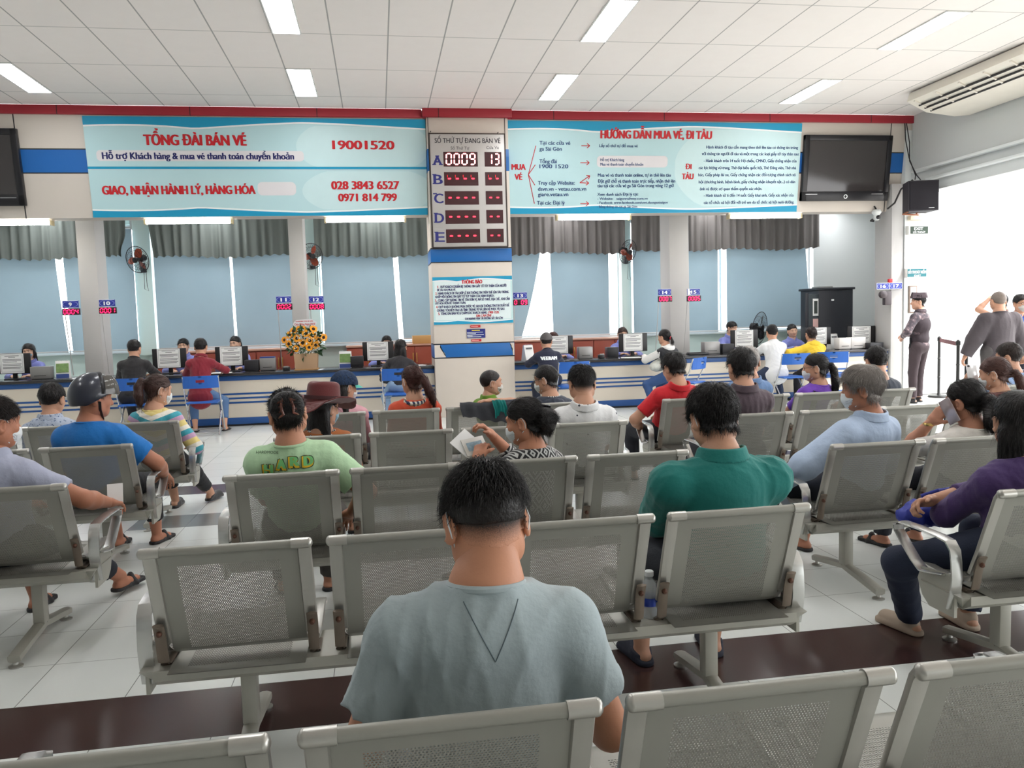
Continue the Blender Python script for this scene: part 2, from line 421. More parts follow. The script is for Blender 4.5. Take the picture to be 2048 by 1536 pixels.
for x in (-4.12, -.82, 2.48, 6.08):
    for y in (10.22, 7.82, 5.42, 3.02):
        c = ceil_light() if cl0 is None else copy_tree(cl0)
        cl0 = cl0 or c; c.location = (x, y, Z_C)
        if (x, y) in lab: c['label'] = lab[(x, y)]; c['group'] = 'recessed ceiling lights'
        else: c['label'] = 'recessed fluorescent ceiling light above the waiting benches, out of the picture'; c['group'] = 'ceiling lights out of the picture'
for x in (-5.2, -2.6, 0, 3.3, 6.0, 8.6):      # unseen copies added to brighten the ticket office behind the fascia
    c = copy_tree(cl0); c.location = (x, 13.2, 3.42); c['label'] = 'added ceiling light brightening the ticket office, unseen behind the fascia'; c['group'] = 'added ticket office fill lights'
M_tube = glow('fluorescent tube', (255, 252, 246), 22.0)
def tube_light(x0, x1, label):
    t = thing('tube_light', label, 'tube light', ((x0+x1)/2, 12.33, 2.94), group='fluorescent tube lights under the fascia'); L = (x1-x0)/2
    MB().b2((-L, -.03, .03), (L, .07, .075), .006).build('housing', mat('cream batten', (222, 214, 196), .5), t)
    for s in (-1, 1): MB().b2((s*(L-.03), -.05, -.03), (s*L, .06, .035), .006).build('end_cap', mat('cream end cap', (205, 190, 150), .5), t)
    for y in (-.025, .025): MB().tube([(-L+.03, y, 0), (L-.03, y, 0)], .019, 12).build('tube', M_tube, t)
for a in ((-5.65, -4.41, 'fluorescent tube light at the left edge under the dark television'), (-3.21, -2.0, 'fluorescent tube light above booth sign 10 and the first wall fan'), (-.72, .47, 'fluorescent tube light just left of the pillar'), (2.75, 3.94, 'fluorescent tube light just right of the pillar'), (5.54, 6.79, 'fluorescent tube light at the right end of the guide banner')): tube_light(*a)

# ------------------------------------------------------------------ curtains and blinds
def translucent(name, rgb, fac, rough=.8):
    if name in MATS: return MATS[name]
    m = bpy.data.materials.new(name); m.use_nodes = True; nt = NT(m); nt.n.remove(nt.n['Principled BSDF'])
    c = (*lin(rgb), 1); tc = nt.new('ShaderNodeTexCoord'); nz = nt.new('ShaderNodeTexNoise', i_Scale=1.6, i_Detail=3.0); nt.link(tc.outputs['Object'], nz.inputs['Vector'])
    col = nt.mix(nz.outputs[0], tuple(v*.9 for v in c[:3]), tuple(min(1, v*1.08) for v in c[:3]))
    d = nt.new('ShaderNodeBsdfDiffuse'); t = nt.new('ShaderNodeBsdfTranslucent'); mx = nt.new('ShaderNodeMixShader', i_0=fac)
    nt.link(col, d.inputs[0]); nt.link(col, t.inputs[0]); nt.link(d.outputs[0], mx.inputs[1]); nt.link(t.outputs[0], mx.inputs[2]); nt.link(mx.outputs[0], nt.n['Material Output'].inputs[0])
    MATS[name] = m; return m
M_curt = translucent('grey green curtain cloth', (112, 118, 114), .10)
M_curt2 = translucent('warm grey curtain cloth', (112, 108, 106), .08)
M_blind = translucent('blue grey roller blind', (150, 172, 184), .085)
def curtain(x0, x1, label, m, seed, zb=2.60, torn=0):
    r = random.Random(seed); n = int((x1-x0)/.012); rows = 14; V, F = [], []
    ph = [r.uniform(0, 6.28) for _ in range(4)]; fr = [r.uniform(38, 46), r.uniform(60, 75), r.uniform(17, 24), 7]
    for j in range(rows+1):
        v = j/rows
        for i in range(n+1):
            x = x0+(x1-x0)*i/n
            a = .028*math.sin(fr[0]*x+ph[0]+.5*math.sin(3*x)+v*.25)+.012*math.sin(fr[1]*x+ph[1])+.012*math.sin(fr[2]*x+ph[2]+v*.4)
            a *= .35+.65*v if j > 1 else .25
            if j == 1: a *= .3
            sag = .02*math.sin(fr[3]*x*.5+ph[3])+.012*math.sin(fr[0]*x+ph[0])
            z = 3.40-(3.40-zb+sag*1.0)*v
            xx = x
            if torn: xx = x-torn*.22*v*(max(0, (x-x0)/(x1-x0)-.55))*(1.4+.4*math.sin(9*v)) if torn > 0 else x-torn*.16*v*(max(0, 1-(x-x0)/.5))
            V.append((xx, 14.33+a, z))
    for j in range(rows):
        for i in range(n):
            k = j*(n+1)+i; F.append((k, k+1, k+n+2, k+n+1))
    o = link('curtain', np_mesh('curtain', V, np.array(F)), m)
    return tag(o, label, 'curtain', 'short grey valance curtains above the blinds')
curtain(-6.6, -4.72, 'grey valance curtain at the left edge above booth sign 9', M_curt, 1, 2.62)
curtain(-4.5, -3.99, 'narrow grey valance curtain behind the first wall fan, bunched at its right end', M_curt, 2, 2.63, .8)
curtain(-3.70, -1.40, 'grey valance curtain above booth sign 11', M_curt, 3, 2.61, -.5)
curtain(-1.02, .98, 'grey valance curtain just left of the pillar above sign 12', M_curt, 4, 2.57)
curtain(2.2, 4.47, 'grey valance curtain just right of the pillar above sign 13', M_curt2, 5, 2.57)
curtain(4.58, 5.32, 'narrow grey valance curtain beside the third wall fan above sign 14', M_curt2, 6, 2.59)
curtain(5.68, 8.26, 'dark grey valance curtain at the far right above sign 15', M_curt2, 7, 2.59)
def blind(x0, x1, label, bend=(0, 0, 0, 0), zb=1.10, seed=0):
    """bend: left edge shift at the bottom / right edge shift at the bottom / wrinkle depth"""
    n, rows = 24, 16; V, F = [], []; r = random.Random(seed); p = r.uniform(0, 6)
    for j in range(rows+1):
        v = j/rows
        for i in range(n+1):
            u = i/n
            xl = x0+bend[0]*v**1.5; xr = x1+bend[1]*v**1.5
            y = 14.47+bend[2]*(math.sin(u*9+p)*.5+math.sin(u*4.3+p*2))*v+bend[3]*v*u
            V.append((xl+(xr-xl)*u, y, 3.1+(zb-3.1)*v))
    for j in range(rows):
        for i in range(n):
            k = j*(n+1)+i; F.append((k, k+1, k+n+2, k+n+1))
    t = thing('roller_blind', label, 'roller blind', group='blue grey roller blinds')
    link('cloth', np_mesh('cloth', V, np.array(F)), M_blind, t)
    MB().tube([(x0, 14.5, 3.12), (x1, 14.5, 3.12)], .025, 10).build('roller', M_frame, t)
    for x in (x0+.01, x1-.01): MB().b2((x-.008, 14.47, 3.09), (x+.008, 14.53, 3.425)).build('mount_bracket', M_frame, t)
    MB().b2((x0+bend[0], 14.46+bend[3]*.5, zb-.015), (x1+bend[1], 14.48+bend[3]*.5, zb+.012), .004).build('bottom_bar', M_frame, t)
    return t
blind(-6.6, -5.20, 'wide blue grey roller blind at the left edge', (.0, .12, .002, 0))
blind(-5.07, -4.62, 'narrow blue grey blind strip behind booth sign 9', (.06, 0, .001, 0))
blind(-4.60, -3.98, 'blue grey blind behind booth sign 10', (0, 0, .001, 0))
blind(-3.66, -2.445, 'blue grey blind behind the black-shirted customer', (0, .02, .001, 0))
blind(-2.40, -1.35, 'blue grey blind behind booth sign 11', (.02, 0, .001, 0))
blind(-.93, .29, 'blue grey blind behind the sunflowers, right side', (.0, .06, .003, 0))
blind(.38, 1.0, 'blue grey blind touching the pillar on its left', (.05, 0, .004, 0), 1.14)
blind(2.2, 2.97, 'wrinkled blue grey blind behind booth sign 13, swept to the left', (0, -.42, .012, 0))
blind(3.10, 4.19, 'blue grey blind between two bright gaps right of sign 13', (.03, .0, .008, 0))
blind(4.65, 5.40, 'blue grey blind behind booth sign 14', (0, 0, .001, 0))
blind(5.5, 6.30, 'blue grey blind behind booth sign 15, creased at its foot', (0, .0, .006, 0))
blind(6.47, 8.05, 'wide blue grey blind behind the standing fan', (0, .14, .003, 0), 1.14)
# ------------------------------------------------------------------ banners on the fascia
M_ban = mat('printed banner', (184, 216, 220), .55, var=.04, vscale=.9)
M_ban2 = mat('banner lighter tint', (198, 224, 226), .55, var=.03)
M_cyan = mat('cyan print', (16, 150, 190), .5, var=.03)
M_wht = mat('white print', (240, 244, 244), .55, var=0)
M_pinkish = mat('pale patch print', (222, 218, 220), .55, var=.02)
M_redp = mat('red print', (196, 22, 34), .5, var=0)
M_navy = mat('navy print', (16, 20, 92), .5, var=0)
M_teal = mat('dark blue print', (20, 62, 116), .5, var=0)
TILT = math.atan(.135)
def banner(name, label, x0, x1, group):
    # local frame: x along the wall, z up the leaning panel, -y towards the hall
    t = thing(name, label, 'banner', (0, lean(3.0)-.012, 3.0), group=group, rot=(TILT, 0, 0))
    MB().b2((x0, -.004, .005), (x1, .008, 1.355)).build('sheet', M_ban, t)
    return t
K = 1/math.cos(TILT)
def lz(z): return (z-3.0)*K
def wave(x0, x1, zedge, top, pk):
    """cyan border: a straight outer edge and two swelling arcs that meet in a cusp"""
    n = 40; o = []
    for i in range(n+1):
        u = i/n; x = x0+(x1-x0)*u
        if u < pk: w = u/pk; d = .115-.035*math.sin(w*math.pi*.55)+.065*w**2.2
        else: w = (u-pk)/(1-pk); d = .145-.105*math.sin(min(1, w*1.5)*math.pi/2)+.085*max(0, w-.45)/.55*1.0
        o.append((x, zedge-d if top else zedge+d*.8))
    return o
def border(t, x0, x1, pk):
    for top, ze in ((True, 1.355), (False, .005)):
        c, w = MB(), MB()
        e = wave(x0, x1, ze, top, pk)
        for (a, b) in zip(e, e[1:]):
            zl = ze
            c.poly([(a[0], -.0065, a[1]), (b[0], -.0065, b[1]), (b[0], -.0065, zl), (a[0], -.0065, zl)], [(0, 1, 2, 3)])
            s = -.022 if top else .022
            w.poly([(a[0], -.006, a[1]+s), (b[0], -.006, b[1]+s), (b[0], -.006, b[1]), (a[0], -.006, a[1])], [(0, 1, 2, 3)])
        c.build('wave_border', M_cyan, t, smooth=False); w.build('white_line', M_wht, t, smooth=False)
def disc(mb, cx, cz, rx, rz, y, x0, x1, z0=.1, z1=1.26, n=48):
    pts = []
    for i in range(n):
        a = 2*math.pi*i/n; pts.append((min(max(cx+rx*math.cos(a), x0), x1), y, min(max(cz+rz*math.sin(a), z0), z1)))
    mb.poly(pts, [tuple(range(n))])
def pill(mb, x0, x1, z0, z1, y):
    n = 8; r = (z1-z0)*.35; o = []
    for cx, cz, a0 in ((x1-r, z1-r, 0), (x0+r, z1-r, 90), (x0+r, z0+r, 180), (x1-r, z0+r, 270)):
        for i in range(n+1): a = math.radians(a0+90*i/n); o.append((cx+r*math.cos(a), y, cz+r*math.sin(a)))
    mb.poly(o, [tuple(range(len(o)))])
def letters(t, items, m, y=-.0075, name='lettering', z=lz):
    its = [(a[0], a[1], a[2], z(a[3]), z(a[4]), *a[5:]) for a in items]
    o = link(name, text_mesh(its, 0.0), m, t); o.location = (0, y, 0); return o
BG = 'cyan bordered banners on the fascia'
b1 = banner('banner', 'pale cyan banner headed TỔNG ĐÀI BÁN VÉ, left of the pillar', -3.85, .79, BG)
border(b1, -3.85, .79, .31)
m = MB(); disc(m, -.1, .97, .95, .42, -.0048, -1.05, .79, .69, 1.25); disc(m, -.05, .35, .95, .36, -.0048, -1.0, .79, .09, .63); m.build('tint_panel', M_ban2, b1, smooth=False)
MB().b2((-3.85, -.0068, lz(3.651)), (.79, -.006, lz(3.684))).build('centre_line', M_cyan, b1)
m = MB(); pill(m, -3.72, -.95, lz(3.757), lz(3.9), -.0066); pill(m, -1.618, -1.085, lz(3.29), lz(3.475), -.0066); m.build('pale_patch', M_pinkish, b1, smooth=False)
letters(b1, [("TỔNG ĐÀI BÁN VÉ", -3.093, -1.72, 3.97, 4.116, .042), ("GIAO, NHẬN HÀNH LÝ, HÀNG HÓA", -3.70, -1.646, 3.313, 3.435, .042), ("19001520", -.548, .337, 3.928, 4.051, .045), ("028 3843 6527", -.591, .388, 3.373, 3.492, .042), ("0971 814 799", -.501, .346, 3.204, 3.317, .042)], M_redp, name='red_lettering')
letters(b1, [("Hỗ trợ Khách hàng & mua vé thanh toán chuyển khoản", -3.651, -1.085, 3.784, 3.877, .036)], M_navy, name='navy_lettering')
b2 = banner('banner', 'pale cyan banner headed HƯỚNG DẪN MUA VÉ, right of the pillar', 2.0, 6.66, BG)
border(b2, 2.0, 6.66, .29)
m = MB(); disc(m, 6.3, .68, 1.72, .85, -.0048, 4.6, 6.66, .1, 1.25); m.build('tint_panel', M_ban2, b2, smooth=False)
m = MB(); pill(m, 3.36, 4.48, lz(3.68), lz(3.85), -.0066); m.build('pale_patch', M_pinkish, b2, smooth=False)
letters(b2, [("HƯỚNG DẪN MUA VÉ, ĐI TÀU", 3.407, 5.182, 4.1, 4.223, .045), ("MUA", 2.049, 2.268, 3.646, 3.732, .04), ("VÉ", 2.094, 2.215, 3.503, 3.589, .04), ("ĐI", 4.766, 4.871, 3.656, 3.737, .04), ("TÀU", 4.715, 4.91, 3.507, 3.596, .04)], M_redp, name='red_lettering')
letters(b2, [(a, b, c, d, e, .02) for a, b, c, d, e in (
 ('Tại các cửa vé', 2.474, 2.946, 4.004, 4.061), ('ga Sài Gòn', 2.474, 2.817, 3.919, 3.976), ('Tổng đài', 2.474, 2.741, 3.74, 3.797), ('1900 1520', 2.474, 2.918, 3.668, 3.726), ('Truy cập Website:', 2.451, 3.021, 3.43, 3.488),
 ('dsvn.vn - vetau.com.vn', 2.451, 3.201, 3.342, 3.401), ('giare.vetau.vn', 2.451, 2.922, 3.263, 3.321), ('Tại các Đại lý', 2.435, 2.868, 3.139, 3.197), ('Lấy số thứ tự để mua vé', 3.394, 3.997, 3.974, 4.017), ('Hỗ trợ Khách hàng', 3.413, 3.789, 3.771, 3.814),
 ('Mua vé thanh toán chuyển khoản', 3.414, 4.092, 3.706, 3.749), ('Mua vé và thanh toán online, tự in thẻ lên tàu', 3.378, 4.537, 3.545, 3.596), ('Đặt giữ chỗ và thanh toán trực tiếp, nhận thẻ lên', 3.379, 4.613, 3.457, 3.508), ('tàu tại các cửa vé ga Sài Gòn trong vòng 12 giờ', 3.373, 4.591, 3.39, 3.442),
 ('Xem danh sách Đại lý tại:', 3.375, 4.024, 3.266, 3.31), ('- Website:   saigonrailway.com.vn', 3.376, 4.178, 3.206, 3.243), ('- Facebook: www.facebook.com/cnvt.duongsatsaigon', 3.377, 4.503, 3.146, 3.183), ('- Bảng thông tin tại ga Sài Gòn', 3.37, 4.013, 3.088, 3.125),
 ('Hành khách đi tàu cần mang theo thẻ lên tàu có thông tin trùng', 5.094, 6.616, 3.962, 4.007), ('với thông tin người đi tàu và một trong các loại giấy tờ tùy thân sau:', 5.025, 6.64, 3.865, 3.91), ('- Hành khách trên 14 tuổi: Hộ chiếu, CMND, Giấy chứng nhận của', 5.062, 6.605, 3.761, 3.806),
 ('các lực lượng vũ trang, Thẻ đại biểu quốc hội, Thẻ Đảng viên, Thẻ nhà', 4.986, 6.604, 3.656, 3.701), ('báo, Giấy phép lái xe, Giấy chứng nhận các đối tượng chính sách xã', 4.982, 6.604, 3.551, 3.596), ('hội (thương binh, bệnh binh, giấy chứng nhận khuyết tật...) có dán', 4.995, 6.603, 3.446, 3.491),
 ('ảnh và được cơ quan thẩm quyền xác nhận.', 5.016, 6.052, 3.341, 3.386), ('- Hành khách từ 6 đến 14 tuổi: Giấy khai sinh, Giấy xác nhận của', 5.086, 6.592, 3.242, 3.287), ('các tổ chức xã hội đối với trẻ em do tổ chức xã hội nuôi dưỡng.', 5.091, 6.608, 3.135, 3.181))], M_teal, name='blue_lettering')
m = MB()
def stroke(a, b, w=.011):
    dx, dz = b[0]-a[0], lz(b[1])-lz(a[1]); L = math.hypot(dx, dz); px, pz = -dz/L*w/2, dx/L*w/2; A, B = (a[0], lz(a[1])), (b[0], lz(b[1]))
    m.poly([(A[0]+px, -.0075, A[1]+pz), (B[0]+px, -.0075, B[1]+pz), (B[0]-px, -.0075, B[1]-pz), (A[0]-px, -.0075, A[1]-pz)], [(0, 1, 2, 3)])
for e in ((2.421, 3.989), (2.413, 3.718), (2.405, 3.423), (2.397, 3.155)): stroke((2.306, 3.575), e)
for a, e in (((3.116, 3.992), (3.247, 3.993)), ((3.103, 3.748), (3.243, 3.748)), ((3.099, 3.458), (3.239, 3.451)), ((3.099, 3.458), (3.253, 3.56)), ((3.11, 3.151), (3.243, 3.15))):
    stroke(a, e); d = math.atan2(e[1]-a[1], e[0]-a[0])
    for s in (2.5, -2.5): stroke(e, (e[0]+.055*math.cos(d+s), e[1]+.055*math.sin(d+s)))
m.build('arrow', M_redp, b2, smooth=False)

# ------------------------------------------------------------------ ticket number board and notices on the pillar
M_plate = mat('grey metal plate', (190, 186, 182), .4, .25, var=.04)
M_serif = mat('blue board letter', (38, 40, 116), .5, var=0)
M_ledbox = mat('dark red led window', (58, 10, 16), .35, var=0)
M_led = glow('red led', (255, 30, 45), 6.0); M_ledhot = glow('hot red led', (255, 150, 150), 8.0)
def idz(z): return z
t = thing('number_board', 'grey queue number board with red led digits A to E on the pillar', 'display board', (0, PY-.012, 0))
MB().b2((.835, -.05, 2.50), (1.925, .008, 4.12), .006).build('plate', M_plate, t)
fr = MB()
for lo, hi in (((.824, -.056, 2.49), (.838, .008, 4.125)), ((1.92, -.056, 2.49), (1.934, .008, 4.125)), ((.824, -.056, 4.112), (1.934, .008, 4.128)), ((.824, -.056, 2.488), (1.934, .008, 2.504))): fr.b2(lo, hi, .002)
fr.build('frame', mat('dark bronze frame', (70, 60, 54), .4, .4), t)
letters(t, [('SỐ THỨ TỰ ĐANG BÁN VÉ', .907, 1.863, 3.987, 4.058, .01), ('Số Thứ Tự', 1.135, 1.404, 3.894, 3.937, .005), ('Cửa Vé', 1.654, 1.838, 3.903, 3.946, .005)], mat('black board letter', (34, 30, 40), .5, var=0), -.0515, 'heading_lettering', idz)
rows = (('A', 3.673, 3.808, 3.652, 3.859, '0009', '13'), ('B', 3.402, 3.545, 3.38, 3.573, 'LLLL', 'LL'), ('C', 3.131, 3.274, 3.107, 3.301, '----', '--'), ('D', 2.851, 2.994, 2.833, 3.028, '----', '--'), ('E', 2.577, 2.722, 2.558, 2.754, '----', '--'))
letters(t, [(c, .868, 1.005, a, b, .03) for c, a, b, *_ in rows], M_serif, -.0515, 'row_letter', idz)
sl = MB()                                     # slab serifs under and over the row letters
for c, a, b, *_ in rows:
    for zz in ((a, b) if c != 'C' else (b,)):
        for cx in ((.888, .985) if c == 'A' and zz == a else ((.936,) if c == 'A' else (.885,))): sl.b2((cx-.028, -.0525, zz-(0 if zz == a else .016)), (cx+.028, -.0515, zz+(.016 if zz == a else 0)))
sl.build('letter_serif', M_serif, t)
for c, a, b, z0, z1, s1, s2 in rows:
    for (x0, x1), s in (((1.024, 1.522), s1), ((1.624, 1.872), s2)):
        w = MB().b2((x0, -.053, z0), (x1, -.04, z1)).build('led_window', M_ledbox, t)
        d = MB(); seg_digits(d, s.replace('L', '-') if s[0] == 'L' else s, x0+.02, x1-.02, z0+.03, z1-.025, -.054, .03, .02 if s[0] in '-L' else .017)
        d.build('led_digits', M_ledhot if c == 'A' else M_led, w, smooth=False)
        if s[0] == 'L':
            d = MB()
            n = len(s); ww = (x1-x0-.04)/n
            for i in range(n): d.b2((x0+.02+ww*(i+.22), -.055, (z0+z1)/2+.02), (x0+.02+ww*(i+.22)+.008, -.054, z1-.04))
            d.build('faint_segment', glow('dim red led', (190, 14, 30), 1.2), w, smooth=False)
MB().tube([(.845, -.03, 4.14), (.86, -.04, 4.155)], .006).tube([(1.82, -.03, 4.125), (1.84, -.035, 4.15)], .006).build('hook', M_dk, t)
t = thing('notice_poster', 'cyan bordered THÔNG BÁO notice on the pillar under the blue band', 'poster', (0, PY-.008, 0))
MB().b2((.805, -.004, 1.375), (1.985, .006, 2.07)).build('sheet', mat('poster paper', (196, 226, 226), .5, var=.02), t)
m = MB(); n = 60
m.poly([(max(.83, min(1.96, 1.395+.66*math.cos(2*math.pi*i/n))), -.0047, max(1.44, min(2.02, 1.72+.60*math.sin(2*math.pi*i/n)))) for i in range(n)], [tuple(range(n))]); m.build('tint_panel', mat('poster light oval', (222, 236, 236), .5, var=0), t, smooth=False)
for top, ze in ((True, 2.07), (False, 1.375)):
    c, w = MB(), MB()
    e = wave(.805, 1.985, 0, top, .3); e = [(x, ze+(z*.45)) for x, z in e]
    for a, b in zip(e, e[1:]):
        c.poly([(a[0], -.0062, a[1]), (b[0], -.0062, b[1]), (b[0], -.0062, ze), (a[0], -.0062, ze)], [(0, 1, 2, 3)]); s = -.012 if top else .012
        w.poly([(a[0], -.0057, a[1]+s), (b[0], -.0057, b[1]+s), (b[0], -.0057, b[1]), (a[0], -.0057, a[1])], [(0, 1, 2, 3)])
    c.build('wave_border', M_cyan, t, smooth=False); w.build('white_line', M_wht, t, smooth=False)
NL = (('QUÝ KHÁCH CHUẨN BỊ THÔNG TIN GIẤY TỜ TÙY THÂN CỦA NGƯỜI', .915, 1.897, 1.91, 1.948), ('ĐI TÀU KHI MUA VÉ.', .865, 1.145, 1.866, 1.902), ('HÀNH KHÁCH ĐI TÀU HỢP LỆ KHI THÔNG TIN TRÊN THẺ LÊN TÀU TRÙNG', .876, 1.931, 1.815, 1.853), ('KHỚP VỚI THÔNG TIN GIẤY TỜ TÙY THÂN CỦA HÀNH KHÁCH.', .84, 1.712, 1.765, 1.803), ('CUNG CẤP THÔNG TIN VỀ TÊN ĐƠN VỊ, MÃ SỐ THUẾ, ĐỊA CHỈ... KHI CẦN', .876, 1.943, 1.714, 1.752), ('LẤY HÓA ĐƠN ĐỂ THANH TOÁN.', .835, 1.286, 1.672, 1.708), ('QUÝ KHÁCH KHÔNG MUA ĐƯỢC VÉ, GHI LẠI THÔNG TIN TẠI QUẦY ĐỂ', .88, 1.933, 1.617, 1.655), ('CHÚNG TÔI KIỂM TRA LẠI TÌNH TRẠNG VÉ VÀ LIÊN HỆ PHỤC VỤ SAU.', .855, 1.864, 1.567, 1.605), ('TỔNG ĐÀI BÁN VÉ & CHĂM SÓC KHÁCH HÀNG:', .91, 1.6, 1.519, 1.557), ('CHI NHÁNH VẬN TẢI ĐƯỜNG SẮT SÀI GÒN', 1.263, 1.83, 1.436, 1.469))
letters(t, [(*a, .03) for a in NL], M_navy, -.0066, 'navy_lettering', idz)
letters(t, [('THÔNG BÁO', 1.23, 1.54, 1.967, 2.022, .04), ('1900 1520.', 1.616, 1.78, 1.519, 1.557, .03), ('XIN CẢM ƠN!', 1.427, 1.658, 1.474, 1.512, .03)]+[(s, x, x+.028, z, z+.038, .03) for s, x, z in (('1.', .875, 1.91), ('2.', .84, 1.815), ('3.', .83, 1.714), ('4.', .845, 1.617), ('5.', .872, 1.519))], M_redp, -.0066, 'red_lettering', idz)
t = thing('notice_plate', 'small dark blue notice with pale lines of writing, on the pillar below the large poster', 'notice', (0, PY-.008, 0))
MB().b2((1.285, -.003, 1.164), (1.561, .006, 1.297)).build('sheet', mat('blue notice', (24, 36, 120), .5, var=0), t)
m = MB(); r = random.Random(5)
for z, w in ((1.248, .9), (1.232, .5), (1.21, .95), (1.196, .3), (1.182, .8)): m.b2((1.29, -.0038, z-.003), (1.29+.26*w, -.003, z+.003))
m.build('writing_line', M_wht, t); MB().b2((1.36, -.0038, 1.27), (1.48, -.003, 1.284)).build('yellow_heading', mat('yellow print', (232, 210, 60), .5, var=0), t)
for z, x, l in ((1.319, 1.341, 'above'), (1.112, 1.349, 'below')):
    t = thing('sticker', 'small red sticker on the pillar just %s the dark blue notice' % l, 'sticker', (0, PY-.008, 0))
    MB().b2((x, -.003, z), (x+.15, .006, z+.034)).build('sheet', M_redp, t); MB().b2((x+.01, -.0038, z+.012), (x+.115, -.003, z+.022)).build('writing_line', mat('pale print', (236, 180, 170), .5, var=0), t)

# ------------------------------------------------------------------ televisions, speaker, camera, emergency light, exit signs, air conditioner
M_tv = mat('black plastic', (22, 21, 26), .35, var=0); M_screen = mat('dark television screen', (58, 54, 54), .12, var=.05, vscale=1.2, spec=.6)
M_silver = mat('silver trim', (200, 200, 200), .3, .6)
def tv(x0, x1, label):
    t = thing('television', label, 'television', (0, lean(3.0)-.02, 3.0), group='flat televisions set in the fascia', rot=(TILT, 0, 0)); z0, z1 = lz(3.165), lz(4.17)
    f = MB(); w = .085
    f.b2((x0, -.06, z1-w), (x1, .02, z1), .01).b2((x0, -.06, z0), (x1, .02, z0+.15), .01).b2((x0, -.06, z0), (x0+w, .02, z1), .01).b2((x1-w, -.06, z0), (x1, .02, z1), .01).build('bezel', M_tv, t)
    MB().b2((x0+.05, -.045, z0+.1), (x1-.05, .0, z1-.06)).build('screen', M_screen, t)
    cx = (x0+x1)/2
    r = MB().lathe([(.028, 0), (.034, .004), (.022, .004), (.022, 0)], n=20, cap=False); r.M = None
    r.build('power_ring', M_wht, t, loc=(cx, -.061, z0+.07), rot=(math.radians(90), 0, 0))
    MB().b2((x0+.06, -.063, z0+.105), (x0+.26, -.06, z0+.112)).b2((x1-.3, -.063, z0+.105), (x1-.1, -.06, z0+.112)).build('trim_line', M_silver, t)
tv(-6.38, -4.68, 'dark television at the left edge of the picture beside the blue fascia stripe')
tv(6.7, 8.2, 'dark television at the right end of the fascia beside the guide banner')
t = thing('loudspeaker', 'black box loudspeaker mounted high in the corner above the exit signs', 'loudspeaker', (8.22, 11.4, 3.1), math.radians(-14))
MB().extrude([(-.22, -.16), (.22, -.16), (.17, .2), (-.17, .2)], -.22, .23, 'z').build('cabinet', mat('black speaker cabinet', (38, 34, 42), .6, bump=.2, bscale=200), t)
MB().b2((-.205, -.175, -.205), (.205, -.158, .215), .012).build('grille', mat('speaker cloth', (30, 27, 34), .9, bump=.4, bscale=400), t)
MB().b2((.07, -.178, -.185), (.15, -.174, -.178)).build('badge', M_silver, t)
MB().tube([(-.2, -.1, -.22), (-.2, .1, -.235), (.1, .28, -.235)], .012).tube([(0, .1, -.23), (.22, .25, -.1), (.30, .27, .16), (.40, .30, .2)], .014).build('bracket', mat('rusty bracket', (150, 92, 62), .6, .3), t)
t = thing('cable', 'dark cables hanging down the corner from the red band to the loudspeaker', 'cable')
MB().tube([(8.42, 12.05, 4.36), (8.40, 12.0, 4.1), (8.43, 11.95, 3.8), (8.44, 11.8, 3.5), (8.36, 11.7, 3.42)], .008).tube([(8.45, 12.05, 4.36), (8.47, 12.0, 4.05), (8.44, 11.95, 3.75), (8.46, 11.8, 3.5), (8.38, 11.6, 3.4)], .008).tube([(8.36, 11.75, 3.42), (8.26, 11.9, 3.3), (8.22, 12.0, 3.1), (8.16, 12.1, 3.02)], .014).build('wire', M_dk, t)
t = thing('security_camera', 'small white dome security camera under the right end of the fascia', 'security camera', (8.05, 12.22, 2.97))
MB().lathe([(.02, .06), (.06, .05), (.075, .02), (.07, 0), (.045, -.03), (.045, -.1), (.03, -.115)], n=20).build('housing', M_white, t)
MB().lathe([(.034, 0), (.034, .02), (.01, .03)], n=16).build('lens', M_tv, t, loc=(0, -.04, -.07), rot=(math.radians(90), 0, 0))
MB().tube([(0, 0, .05), (-.03, .0, .1), (-.03, .04, .12)], .012).tube([(-.06, .02, -.1), (-.1, 0, -.12), (-.06, -.03, -.13)], .018).build('cable', M_dk, t)
def exit_sign(label, x0, x1, z0, z1, rgb, rows, side):
    t = thing('exit_sign', label, 'exit sign', (0, 12.06, 0), group='exit signs by the doorway')
    MB().b2((x0, -.05, z0), (x1, .03, z1), .004).build('box', mat('white sign box', (232, 232, 228), .5, var=0), t)
    MB().b2((x0+side, -.055, z0+.012), (x1, -.048, z1-.012)).build('face', mat('sign face %d' % rgb[0], rgb, .5, var=0), t)
    letters(t, rows, M_wht, -.058, 'lettering', idz)
exit_sign('dark green EXIT LỐI THOÁT sign below the emergency light', 8.48, 8.82, 2.60, 2.74, (22, 48, 30), [('EXIT', 8.57, 8.73, 2.67, 2.715, .03), ('LỐI THOÁT', 8.55, 8.77, 2.62, 2.65, .02)], .03)
exit_sign('teal LỐI THOÁT HIỂM EXIT sign above the uniformed guard', 8.46, 8.80, 1.91, 2.06, (12, 104, 114), [('LỐI THOÁT HIỂM', 8.47, 8.79, 1.975, 2.02, .03), ('EXIT', 8.58, 8.70, 1.925, 1.955, .03)], .006)
t = thing('emergency_light', 'twin headed emergency light on the wall under the loudspeaker', 'emergency light', (8.66, 12.05, 2.93))
MB().b2((-.16, -.06, -.1), (.14, .03, -.03), .01).build('box', mat('cream emergency box', (226, 210, 186), .5), t)
for x in (-.1, .08):
    h = MB().lathe([(.0, .0), (.05, 0), (.062, .02), (.062, .06), (.03, .08)], n=18).build('lamp_head', M_white, t, loc=(x, -.08, .04), rot=(math.radians(80), 0, 0))
    MB().lathe([(.05, -.002), (.052, .004)], n=18).build('lens', mat('lamp lens', (150, 146, 142), .2), h)
t = thing('framed_notice', 'narrow framed notice on the white jamb behind the guard', 'notice', (8.60, 12.07, 1.56))
